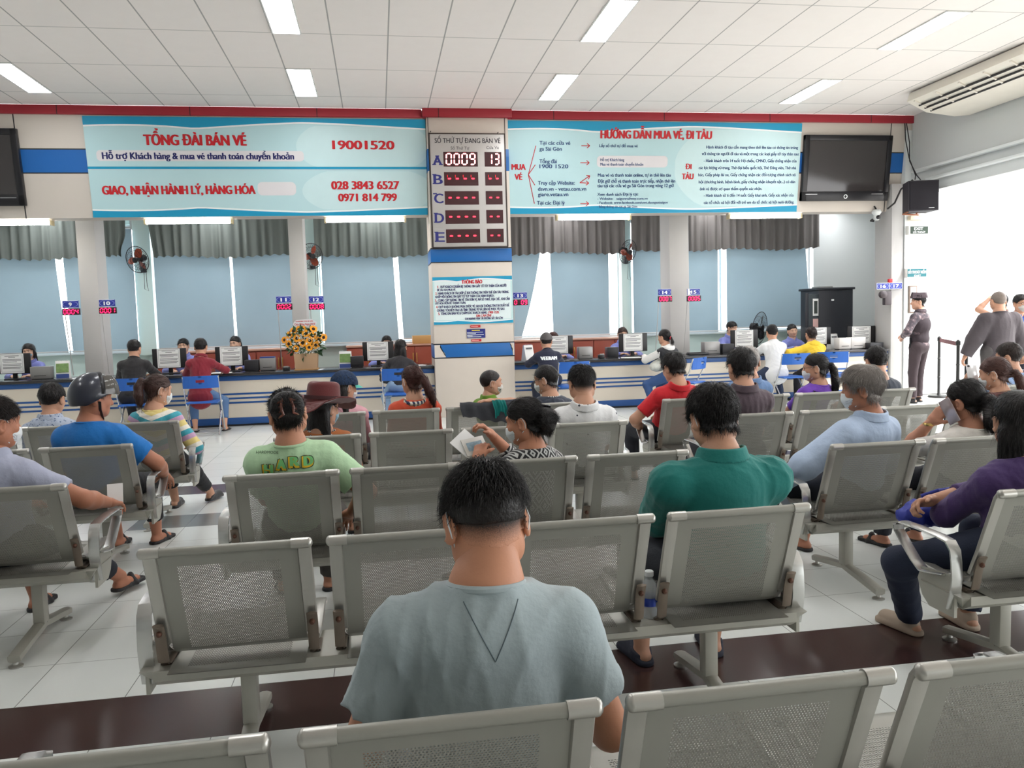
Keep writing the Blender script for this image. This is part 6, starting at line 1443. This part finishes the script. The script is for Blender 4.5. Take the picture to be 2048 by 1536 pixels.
# ---- left block
p = person('man in a lavender grey shirt holding a paper slip over the armrest', -1.74, 4.02, 1.13, face=.18, seat=.40, s=.98, hs=.98, lean=.0, hyaw=.62, hpitch=.12, style='fade', hair=(34, 26, 24), shirt=(164, 168, 188), collar='polo', pants=(36, 38, 46), skin=(176, 118, 92), mask='white', big=True, res=.008, arms=('lap', ((.36, .24, .592), (1, -.9, -.2), (0, .2, 1))), feet=((-.15, .45, 0), (.20, .70, 0)), hcurl=.55, w=1.08, pant_len='mid')
bpy.context.view_layer.update(); q = world(p, p['A'][1][1]+nrm(p['A'][1][1]-p['A'][1][0])*.11); t = thing('paper_slip', 'white paper slip in the hand of the man on the left armrest', 'paper', (q.x-.01, q.y-.01, q.z+.04), .2); MB().box((0, 0, 0), (.072, .003, .13), rot=Matrix.Rotation(-.35, 3, 'X')).build('sheet', M_paper, t)
p = person('man in a dark motorcycle helmet and bright blue T-shirt', -1.70, 5.20, 1.135, face=.15, seat=.40, s=.98, hs=.98, w=1.14, lean=.0, hyaw=.85, hpitch=.12, style='short', shirt=(22, 112, 188), pants=(30, 30, 34), arms=('lap', ((.28, .26, .50), (1, -.6, -.2), (0, .3, 1))), big=True, res=.008, smooth_sleeve=.07, feet=((-.12, .42, 0), (.10, .5, 0)), pant_len='mid', skin=(186, 126, 100))
def helmet(p):
    T, H = p['T'], p['H']; Mi = np.linalg.inv(np.stack([T(1, 0, 0)-H, T(0, 1, 0)-H, T(0, 0, 1)-H], 1)).astype(np.float32); C = SDF()
    def f(P):
        q = (P-H) @ Mi.T; x, y, z = q[..., 0], q[..., 1]+.010, q[..., 2]; k0 = np.sqrt((x/.118)**2+(y/.136)**2+((z-.02)/.138)**2); d = np.abs((k0-1)*.12)-.005
        return np.maximum(d, np.where(y > .03, .02+.5*(y-.03), np.interp(y, (-.14, -.05, .03), (-.055, -.035, .02)))-z).astype(np.float32)
    C.add(f, H-.2, H+.2, 0); v, fc = C.mesh(.0045); o = link('helmet', np_mesh('helmet', v, fc), mat('dark blue grey helmet', (36, 40, 54), .28, var=.08, coat=.4), p['root'])
    m = MB(); m.tube([T(.122*math.sin(a), -.010+.02, .02+.143*math.cos(a)) for a in [(-1.45+2.9*i/24) for i in range(25)]], 0, 10, True, flat=(.004, .012), up=(0, 0, 1)); m.build('ridge', M_tv, o)
    m = MB(); n = 14; R_ = []
    for j in range(6):
        for i in range(n+1): a = pi*(.08+.84*i/n); e = .05+.17*j; R_.append(T(.124*math.cos(a)*math.cos(e), -.01+.150*math.sin(a)*math.cos(e*.9), .03+.150*math.sin(e)))
    m.poly([Vector(q) for q in R_], [(j*(n+1)+i, j*(n+1)+i+1, (j+1)*(n+1)+i+1, (j+1)*(n+1)+i) for j in range(5) for i in range(n)]); bmesh.ops.solidify(m.bm, geom=list(m.bm.faces), thickness=.003); m.build('visor', mat('smoked visor', (120, 116, 110), .08, var=0, coat=.5), o)
    MB().box((0, 0, 0), (.05, .004, .018), .002).build('reflector', M_silver, o, loc=T(-.05, -.137, -.005), rot=(0, 0, -.85+.35))
    m = MB()
    for e in (-1, 1): m.tube([T(e*.108, .0, -.01), T(e*.092, .01, -.06), T(e*.05, .04, -.115), T(0, .055, -.128)], 0, 8, True, flat=(.002, .009), up=(0, 1, 0))
    m.build('chin_strap', M_tv, o)
helmet(p)
p = person('man in a grey blue patterned shirt behind the helmeted man', -2.38, 6.40, 1.045, seat=.40, s=.94, hs=.96, lean=.02, hyaw=.18, hpitch=.2, style='short', shirt=(176, 186, 204), shirtpat=p_micro, collar='shirt', pants=(46, 46, 54), w=1.05, nlocks=1200)
p = person('girl in a pastel striped hoodie with brown hair tied back', -1.62, 6.30, 1.09, face=.15, seat=.40, s=.92, hs=.97, lean=.02, hyaw=.75, hpitch=.18, style='pony', hair=(62, 40, 34), shirt=(200, 190, 180), shirtpat=p_stripes, sleeve='long', collar='hood', pants=(34, 34, 38), mask='white', arms=('lap', ((.15, .24, .52), (.7, -.7, -.5), (0, .3, 1))), feet=((-.12, .42, 0), (.10, .62, 0)), shoe='flat', smooth_sleeve=.066, extra={'len': .15, 'tie': .05, 'shoemat': mat('black flat shoe', (34, 32, 34), .4)}, pant_len='mid')
# ---- right block
p = person('man in a red polo shirt leaning over, seen left of the dark green shirt', 2.33, 6.24, 1.105, face=-.12, seat=.40, s=.98, hs=.99, w=1.08, lean=.18, hyaw=-.22, hpitch=.32, style='thick', shirt=(200, 26, 38), collar='polo', pants=(36, 38, 46), arms=(((-.20, .22, .5), (-1, -.3, -.3), (0, .3, 1)), 'lap'), nlocks=1300)
p = person('man in a dark plum shirt in front of the grey haired man', 2.40, 5.15, 1.175, seat=.40, s=1.0, hs=.99, w=1.10, lean=.05, hyaw=.02, hpitch=.12, style='thick', shirt=(78, 64, 72), sleeve='short', collar='polo', pants=(40, 40, 48), nlocks=1300, res=.009)
p = person('grey haired man in a blue shirt half hidden by the man in plum', 2.98, 6.25, 1.135, seat=.40, s=.97, hs=.99, lean=.02, hyaw=.25, hpitch=.1, style='short', hair=(176, 170, 166), shirt=(104, 134, 176), collar='shirt', pants=(56, 58, 66), nlocks=1200)
p = person('girl in glasses and a purple top with a long black ponytail', 3.56, 6.24, 1.06, face=-.3, seat=.40, s=.90, hs=.96, lean=.0, hyaw=-.75, hpitch=.1, style='pony', shirt=(112, 64, 176), sleeve='short', pants=(52, 50, 70), mask='white', extra={'len': .24, 'tie': -.0, 'dx': .3, 'tierow': False}, nlocks=1200); glasses(p)
m = MB(); m.tube([p['sp'](.95, -.085, -.06), p['sp'](.98, -.09, .0), p['sp'](.9, -.10, .075)], 0, 8, True, flat=(.004, .026)); m.tube([p['sp'](.95, -.085, -.06), p['sp'](.6, -.13, -.115), p['sp'](.2, -.15, -.11)], 0, 8, True, flat=(.004, .03)); m.build('backpack_strap', M_tv, p['root'])
p = person('grey haired man in a light blue shirt and white mask, looking left', 2.52, 3.95, 1.115, face=-.32, seat=.40, s=.99, hs=.99, w=1.06, lean=.06, hyaw=-.62, hpitch=.12, style='comb', hair=(158, 150, 144), shirt=(178, 196, 222), sleeve='long', collar='shirt', pants=(44, 46, 56), mask='white', big=True, res=.008, arms=(((-.30, .26, .50), (-1.2, -.3, -.3), (0, .3, 1)), ((.16, .26, .52), (1, -.4, -.3), (0, .3, 1))), feet=((-.34, .44, 0), (.1, .44, 0)), smooth_sleeve=.078, amp=.006, nlocks=3600, skin=(178, 122, 96), facey=True, pant_len='mid')
p = person('man in a dark vest over tan sleeves near the doorway', 4.12, 6.25, 1.095, seat=.40, s=.99, hs=.99, w=1.08, lean=.05, hyaw=.08, hpitch=.22, style='short', shirt=(46, 52, 64), sleeve='none', collar='none', pants=(50, 50, 58), nlocks=1200)
S = SDF()
for e in (-1, 1):
    el, wr, u_ = p['A'][e]; S.cone(p['sh'][e], el, .062, .056, .03); S.cone(el, wr, .055, .04, .02)
S.fn(folds(21, .005)); v, f = S.mesh(.009); link('tan_sleeves', np_mesh('tan_sleeves', v, f), mat('tan cloth', (196, 152, 130), .85), p['root'])
p = person('woman in a cream top holding a phone to her left ear, beaded hair tie', 3.12, 3.93, 1.02, face=-.1, seat=.40, s=.92, hs=.97, lean=.02, hyaw=-.28, hpitch=.18, hroll=-.05, style='pony', shirt=(226, 220, 212), sleeve='short', pants=(38, 40, 48), big=True, res=.008, arms=(((-.125, .10, .80), (-.3, .3, -1), (-1, -.2, .1)), 'lap'), nlocks=2600, extra={'len': .10, 'tie': -.02, 'pw': 1.6, 'tierow': False}, hcurl=(.9, .5), skin=(190, 134, 108))
MB().ell(p['T'](-.018, -.152, -.012), (.008, .008, .008), 10).ell(p['T'](.014, -.154, -.010), (.008, .008, .008), 10).build('bead_hair_tie', mat('white beads', (230, 228, 222)), p['root'])
q = world(p, p['T'](-.104, .035, -.035)); t = thing('phone', 'phone held to the ear of the woman in the cream top', 'phone', q); t.rotation_euler = (0, -.55, -pi/2+.28)
MB().box((0, 0, 0), (.07, .009, .14), .004).build('case', mat('shiny phone back', (170, 158, 160), .15, .4, var=0), t); MB().box((0, .0055, 0), (.062, .002, .13)).build('screen', M_tv, t)
MB().lathe([(.030, -.008), (.033, 0), (.030, .008)], n=18, cap=False).build('watch', mat('gold watch', (206, 176, 110), .25, .8, var=0), p['root'], loc=p['A'][-1][1]-nrm(p['A'][-1][1]-p['A'][-1][0])*.02)
p = person('woman in a dark purple top with crossed arms and jeans at the right edge', 2.48, 2.83, 1.075, face=-.06, seat=.40, s=.95, hs=.98, w=1.06, lean=.0, hyaw=.40, hpitch=.12, style='long', shirt=(70, 48, 100), sleeve='34', pants=(34, 42, 62), big=True, res=.008, arms=(((.02, .26, .60), (-1.3, .2, -.8), (0, .4, 1)), ((-.215, .20, .625), (.4, 1, -.3), (-.7, .4, .4))), feet=((-.20, .38, 0, -2.2), (.08, .36, 0)), shoe='sneaker', nlocks=2400, extra={'len': .24, 'shoemat': mat('tan sneaker', (176, 158, 140), .8)}, hcurl=(.5, 1.0), slv=.7)
S = SDF(); S.ell(p['P']+V3(0, 0, .04), V3(.163, .128, .075), None, .03); S.fn(folds(31, .005)); v, f = S.mesh(.008); link('white_hem', np_mesh('white_hem', v, f), mat('white cloth', (224, 222, 218), .85), p['root'])
bpy.context.view_layer.update(); q = world(p, p['P']); S = SDF(); S.ell((0, 0, .03), (.17, .09, .06), None, .04); S.ell((-.10, .02, .01), (.09, .08, .05), None, .04); S.fn(folds(17, .012)); v, f = S.mesh(.008)
t = thing('bag', 'royal blue bag on the lap of the woman in dark purple', 'bag', (q.x-.10, q.y+.34, .52), .2); link('cloth', np_mesh('cloth', v, f), mat('royal blue cloth', (40, 52, 150), .6, var=.1), t); MB().tube([(-.1, .0, .1), (-.06, -.05, .13), (.06, -.05, .13), (.1, 0, .1)], .008).build('strap', mat('royal blue cloth', (40, 52, 150)), t)
p = person('girl in a maroon top with a red brown ponytail, raising a silver phone', 4.34, 5.18, 1.045, face=-.2, seat=.40, s=.90, hs=.97, lean=.02, hyaw=-.5, hpitch=.18, style='pony', hair=(78, 50, 44), shirt=(98, 54, 50), sleeve='long', pants=(48, 44, 48), arms=(((-.07, .17, .845), (-.4, .1, -1), (-.5, -.5, .5)), 'lap'), nlocks=1200, extra={'len': .2, 'tie': -.02, 'dx': .7, 'tierow': False}, hcurl=(.8, .5), mask='white')
bpy.context.view_layer.update(); q = world(p, p['A'][-1][1]+nrm(p['A'][-1][1]-p['A'][-1][0])*.105); t = thing('phone', 'silver phone raised by the girl in maroon', 'phone', q); t.rotation_euler = (-.75, .1, -.4)
MB().box((0, 0, 0), (.072, .009, .145), .005).build('case', mat('silver phone back', (206, 206, 208), .2, .3, var=0), t); MB().box((0, .0055, 0), (.064, .002, .135)).build('screen', M_tv, t)
MB().lathe([(.009, -.002), (.009, .002)], n=12).build('camera_lens', M_tv, t, loc=(-.02, -.006, .055), rot=(pi/2, 0, 0))
p = person('man in a pale blue polo at the right edge, behind the girl in maroon', 5.40, 6.28, 1.085, face=-.1, seat=.40, s=.99, hs=1.0, w=1.08, lean=.02, hyaw=-.55, hpitch=.15, style='short', hair=(48, 38, 34), shirt=(156, 182, 222), collar='polo', pants=(52, 54, 62), nlocks=1200)
# ---- customers on the folding chairs
CH = .455
def cust(l, X, Y, z, **k): 
    k.setdefault('seat', CH); k.setdefault('arms', ('counter', 'counter')); k.setdefault('s', .95); k.setdefault('lean', .30); return person(l, X, Y, z, group='customers at the counter', **k)
cust('customer in a black sweater on the leftmost blue chair', -3.28, 11.72, 1.285, style='short', shirt=(36, 34, 36), sleeve='long', hyaw=.12, w=1.12, pants=(40, 42, 50))
cust('customer in a dark red jacket and jeans', -2.42, 11.72, 1.275, style='short', shirt=(128, 26, 42), sleeve='long', hyaw=.06, pants=(82, 112, 152), collar='polo', arms=('counter', ((.25, .34, .80), (1, -.2, -.4), (0, 0, 1))), feet=((-.13, .16, 0), (.26, .16, 0)), hem=.05, skin=(200, 150, 124), pant_len='mid')
p = cust('customer with long dark hair, black top and pale jeans', .30, 11.72, 1.175, style='long', shirt=(36, 34, 38), sleeve='short', hyaw=.25, roll=.10, pants=(140, 166, 194), lean=.35, feet=((-.2, .1, 0), (.1, .2, 0)), extra={'len': .2}, pant_len='mid')
p = cust('customer in a grey cap and a lettered navy jacket', 2.43, 11.74, 1.195, style='short', shirt=(30, 34, 56), sleeve='long', hyaw=.15, w=1.08, pants=(44, 50, 66), lean=.40); cap(p, (96, 92, 92), (84, 80, 82))
conform(p, [('VEERAM', -.125, .125, -.115, -.062, .07)], mat('white print', (240, 244, 244)), 'back_lettering', float(p['N'][0]), float(p['N'][2]), .004)
p = cust('customer in a black vest over a white hoodie and blue jeans', 4.22, 11.68, 1.195, face=-.35, style='pony', shirt=(34, 34, 38), sleeve='none', collar='hood', hyaw=-.25, pants=(52, 82, 130), lean=.38, feet=((-.28, .12, 0), (-.1, .2, 0)), extra={'len': .04, 'tie': -.03, 'pw': .7, 'hoodmat': mat('white cloth', (224, 222, 218)), 'tiecol': (200, 40, 60)}, pant_len='mid')
S = SDF()
for e in (-1, 1):
    el, wr, u_ = p['A'][e]; S.cone(p['sh'][e], el, .060, .052, .03); S.cone(el, wr, .050, .038, .02)
S.fn(folds(22, .004)); v, f = S.mesh(.009); link('white_sleeves', np_mesh('white_sleeves', v, f), mat('white cloth', (224, 222, 218)), p['root'])
bpy.context.view_layer.update(); q = world(p, p['P']); S = SDF(); S.ell((0, 0, 0), (.12, .11, .08), None, .03); S.ell((.03, 0, .06), (.07, .06, .05), None, .03); S.fn(folds(23, .012, 1.3)); v, f = S.mesh(.008); t = thing('bag', 'crumpled white plastic bag on the lap of the customer in the black vest', 'bag', (q.x-.20, q.y+.16, .66)); link('plastic', np_mesh('plastic', v, f), mat('white plastic bag', (214, 216, 208), .35, var=.08, vscale=20), t); MB().box((.03, -.09, .03), (.05, .01, .02), .004).build('red_mark', M_redp, t)
cust('customer in a white shirt and dark jeans', 5.97, 11.72, 1.215, style='short', shirt=(222, 222, 222), sleeve='long', hyaw=.1, w=1.1, pants=(46, 58, 84), lean=.22, hem=.05, amp=.007, feet=((-.2, .1, 0), (.16, .14, 0)), pant_len='long')
cust('customer in a yellow hoodie leaning over the counter', 6.64, 11.76, 1.165, style='bun', shirt=(230, 192, 50), sleeve='long', collar='hood', hyaw=.05, lean=.45, w=1.06, pants=(40, 38, 44), extra={'tie': .0, 'bun': (.045, .035, .05), 'tierow': False, 'tiecol': (230, 220, 220)}, hair=(44, 32, 32), amp=.006, arms=(((-.42, .16, .80), (-1, -.4, -.2), (0, 0, 1)), 'counter'))
bl = SDF(); bl.ell((0, 0, 0), (.16, .12, .07), None, .03); bl.ell((-.07, -.02, .06), (.09, .07, .05), None, .03); bl.fn(folds(9, .008)); v, f = bl.mesh(.008); t = thing('bag', 'black and white bag on the lap of the long haired customer', 'bag', (.14, 11.62, .63)); link('cloth', np_mesh('cloth', v, f), M_bbox, t); MB().tube([(-.1, -.09, .03), (-.05, -.11, .07), (.02, -.1, .06)], .012).build('strap', M_wht, t)
# ---- clerks behind the counters
def clerk(l, X, z, **k):
    k.setdefault('s', .94); k.setdefault('style', 'tied'); k.setdefault('skin', SKF); k.setdefault('hyaw', 0)
    return person(l, X, 13.22, z, face=pi, seat=.47, shirt=UNI, sleeve='long', collar='shirt', pants=(40, 44, 80), lean=.12, arms=('counter', 'counter'), facey=True, group='ticket clerks in lavender uniforms', res=.012, **k)
clerk('clerk with bobbed hair and a pale blue mask at the left edge', -5.20, 1.257, style='bob', mask='blue')
clerk('clerk facing out between the customers in black and in dark red', -2.99, 1.267); clerk('clerk in lavender right of the customer in the dark red jacket', -2.22, 1.277, hyaw=.35, style='pony', extra={'len': .08})
clerk('clerk whose forehead shows over the monitor left of the pillar', .12, 1.212); p = clerk('clerk in glasses behind the lettered navy jacket', 2.86, 1.187, hyaw=-.3, hair=(70, 40, 36)); glasses(p)
clerk('clerk with rolled back hair left of the black and white hoodie', 4.05, 1.227, hair=(66, 50, 46)); clerk('clerk looking to the right beside the standing fan', 6.00, 1.267, hyaw=-.55, hpitch=.2); clerk('smiling clerk opposite the yellow hoodie', 7.12, 1.187, hyaw=.15, hroll=.12, style='pony', extra={'len': .1})
# ---- standing people by the doorway
p = person('uniformed guard in a side cap and camouflage top standing by the counter end', 7.93, 11.0, 1.615, face=-.5, sit=False, s=.95, hs=.97, lean=-.02, hyaw=-.65, hpitch=.02, style='tied', shirt=(100, 88, 92), shirtpat=p_camo, sleeve='long', collar='shirt', pants=(66, 54, 58), arms=(((-.15, .15, 1.00), (-1, -.5, -.2), (-.5, 0, .5)), ((.10, .22, 1.02), (1, -.6, -.2), (0, .4, 1))), feet=((-.10, .03, 0), (.12, .05, 0)), shoe='sneaker', w=1.12, skin=(206, 158, 134), facey=True)
S = SDF(); S.ell(p['sp'](.62, 0, -.005), V3(.172, .140, .17), None, .03); S.ell(p['sp'](.22), V3(.162, .128, .14), None, .05); S.cut(p['sp'](.84), p['up']); S.fn(folds(3, .003)); v, f = S.mesh(.009); link('dark_vest', np_mesh('dark_vest', v, f), mat('dark vest cloth', (58, 48, 54), .85), p['root'])
T = p['T']; m = MB(); P_ = [(-.05, -.085), (.0, -.11), (.05, -.085), (.072, 0), (.05, .08), (0, .1), (-.05, .08), (-.072, 0)]
lo_ = [T(x, y-.01, .062) for x, y in P_]; hi_ = [T(x*.35, y-.01, .145+.012*(y > 0)) for x, y in P_]; lo_ = [q+(q-T(0, -.01, .062))*.22 for q in lo_]
m.poly([Vector(q) for q in lo_+hi_], [(i, (i+1) % 8, 8+(i+1) % 8, 8+i) for i in range(8)]+[tuple(range(8, 16))]); m.build('side_cap', mat('dark cap cloth', (70, 58, 64), .85), p['root'])
MB().box((0, 0, 0), (.04, .03, .16), .008).build('radio', M_tv, p['root'], loc=p['sp'](.1, -.16, .05))
p = person('large man in a long dark grey coat standing with his back turned in the doorway', 7.58, 9.0, 1.59, face=.12, sit=False, s=.95, hs=1.02, w=1.34, lean=.02, hyaw=.05, hpitch=.05, style='crop', hair=(120, 108, 100), shirt=(70, 63, 67), sleeve='long', collar='crew', pants=(80, 76, 76), arms=(((-.38, .06, .78), (-1, -.6, 0), (-1, .3, 0)), ((.38, .06, .78), (1, -.6, 0), (1, .3, 0))), feet=((-.12, .05, 0), (.12, .05, 0)), hem=.22, smooth_sleeve=.085, amp=.006, hcurl=.7)
p = person('woman in a maroon top raising her hand to her head behind the large man', 8.42, 9.95, 1.575, face=-.3, sit=False, s=.94, hs=.95, hyaw=.3, style='tied', shirt=(92, 56, 60), sleeve='long', arms=(((-.11, .10, 1.50), (-1, .2, -.6), (-1, 0, 0)), 'side'), feet=((-.1, .04, 0), (.1, .04, 0)), hcurl=.6, pants=(60, 50, 54))
p = person('man in a blue uniform, glasses and grey mask facing the hall at the right edge', 8.30, 9.45, 1.55, face=pi+.1, sit=False, s=.95, hs=1.0, style='short', shirt=(36, 70, 142), sleeve='short', collar='polo', pants=(34, 36, 48), arms=('side', 'side'), feet=((-.1, .04, 0), (.1, .04, 0)), mask=mat('grey mask cloth', (186, 180, 176), .8), facey=True); glasses(p)
MB().box((0, 0, 0), (.07, .004, .02), .002).build('chest_badge', M_redp, p['root'], loc=p['sp'](.70, .07, .112))
# ---- bottle on the bench, sunflowers on the counter
t = thing('water_bottle', 'clear water bottle with a white cap and blue label between two bench seats', 'bottle', (.908, 2.70, .362)); M_clear = mat('clear plastic', (226, 232, 236), .08, var=0, alpha=.35, spec=.6)
MB().lathe([(.012, 0), (.028, .002), (.030, .02), (.0285, .05), (.030, .07), (.030, .10), (.024, .125), (.0135, .138), (.0135, .15)], n=24).build('body', M_clear, t); MB().lathe([(.0305, .045), (.0305, .075)], n=24, cap=False).build('label', mat('blue bottle label', (40, 66, 160), .4, var=0), t); MB().lathe([(.0155, .148), (.016, .15), (.016, .165), (.012, .168)], n=20).build('cap', M_wht, t)
t = thing('flower_arrangement', 'sunflower arrangement in a tan box with a message card on the left counter', 'flowers', (-1.08, 12.45, ZT)); rr = random.Random(11)
bx = MB(); bx.extrude([(-.155, .01), (.155, .01), (.17, .24), (-.17, .24)], -.13, .13, 'y'); bx.build('box', mat('tan cardboard', (186, 152, 118), .7, var=.03), t); MB().box((0, 0, .006), (.34, .28, .012), .002).build('tray', mat('light wood tray', (196, 150, 92), .5), t)
M_pet = mat('sunflower petal', (244, 158, 10), .6, var=.15, vscale=40); M_seed = mat('sunflower heart', (50, 30, 18), .9, bump=.5, bscale=250); M_leaf = mat('dark green leaf', (46, 84, 46), .55, var=.25, vscale=20); M_gyp = mat('white blossom', (236, 236, 226), .7, var=0)
FP = [(-.03, .60), (.13, .60), (-.22, .52), (-.11, .47), (.02, .535), (.07, .43), (.115, .50), (.155, .36), (-.30, .45), (-.235, .39), (-.13, .32), (.06, .33), (-.03, .40), (.27, .47), (-.16, .58), (-.08, .60), (.20, .44)]
for x, z in FP:
    y = -.16+.9*(x*x)+1.1*max(0, z-.42)**2*2+rr.uniform(-.02, .02); d = nrm(V3(x*1.5, -.55, (z-.38)*1.3)); R3 = Vector([float(v) for v in d]).to_track_quat('Z', 'Y').to_matrix(); rd = rr.uniform(.054, .066)
    fl = MB().ell((x, y, z), (rd*.42, rd*.42, .012), 12, R3).build('sunflower', M_seed, t); pe = MB()
    for k in range(18):
        a = 2*pi*k/18+rr.uniform(-.1, .1); rz_ = rr.uniform(-.2, .35); c, s_ = math.cos(a), math.sin(a); L = rd*rr.uniform(.95, 1.15)
        pts = [R3 @ Vector((c*q-s_*o, s_*q+c*o, zz))+Vector((x, y, z)) for q, o, zz in ((rd*.36, -.004, 0), (rd*.36, .004, 0), (rd*.75, .0105, .006), (L, 0, L*rz_*.5), (rd*.75, -.0105, .006))]; pe.poly(pts, [(0, 1, 2, 3, 4)])
    pe.build('petal_ring', M_pet, fl)
lf = MB()
for k in range(230):
    a = rr.uniform(0, 2*pi); q = rr.random()**.5; x = q*.29*math.cos(a); z = .40+q*.20*math.sin(a); y = -.08+rr.uniform(-.06, .14)
    d = Vector((x*1.4, rr.uniform(-.8, .4), (z-.36)*2+rr.uniform(-.3, .3))).normalized(); s_ = d.cross(Vector((rr.uniform(-1, 1), rr.uniform(-1, 1), 1))).normalized(); L = rr.uniform(.07, .13); w_ = L*.24; o = Vector((x*.85, y, z)); up_ = d.cross(s_)*.012
    lf.poly([o, o+d*L*.5+s_*w_+up_, o+d*L, o+d*L*.5-s_*w_+up_], [(0, 1, 2), (0, 2, 3)])
lf.build('leaves', M_leaf, t)['kind'] = 'stuff'
gy = MB()
for k in range(240):
    a = rr.uniform(0, 2*pi); q = rr.random()**.6; x = q*.28*math.cos(a); z = .42+q*.19*math.sin(a); y = -.14+.8*x*x+rr.uniform(-.03, .05); bmesh.ops.create_icosphere(gy.bm, subdivisions=1, radius=rr.uniform(.007, .011), matrix=Matrix.Translation((x, y, z)))
gy.build('small_blossoms', M_gyp, t)['kind'] = 'stuff'
cd_ = MB().extrude([(-.19, .62), (.15, .625), (.18, .70), (.10, .745), (-.12, .74), (-.16, .70)], -.01, -.006, 'y').build('message_card', mat('translucent card', (226, 224, 226), .5, var=0), t)
o = link('card_lettering', text_mesh([('CN NGÀNH VTĐS SÀI GÒN', -.13, .12, .708, .726, .04), ('Chúc Mừng Ngày 20/10', -.15, .15, .66, .69, .02)], 0.0), M_redp, cd_); o.location = (0, -.0105, 0)
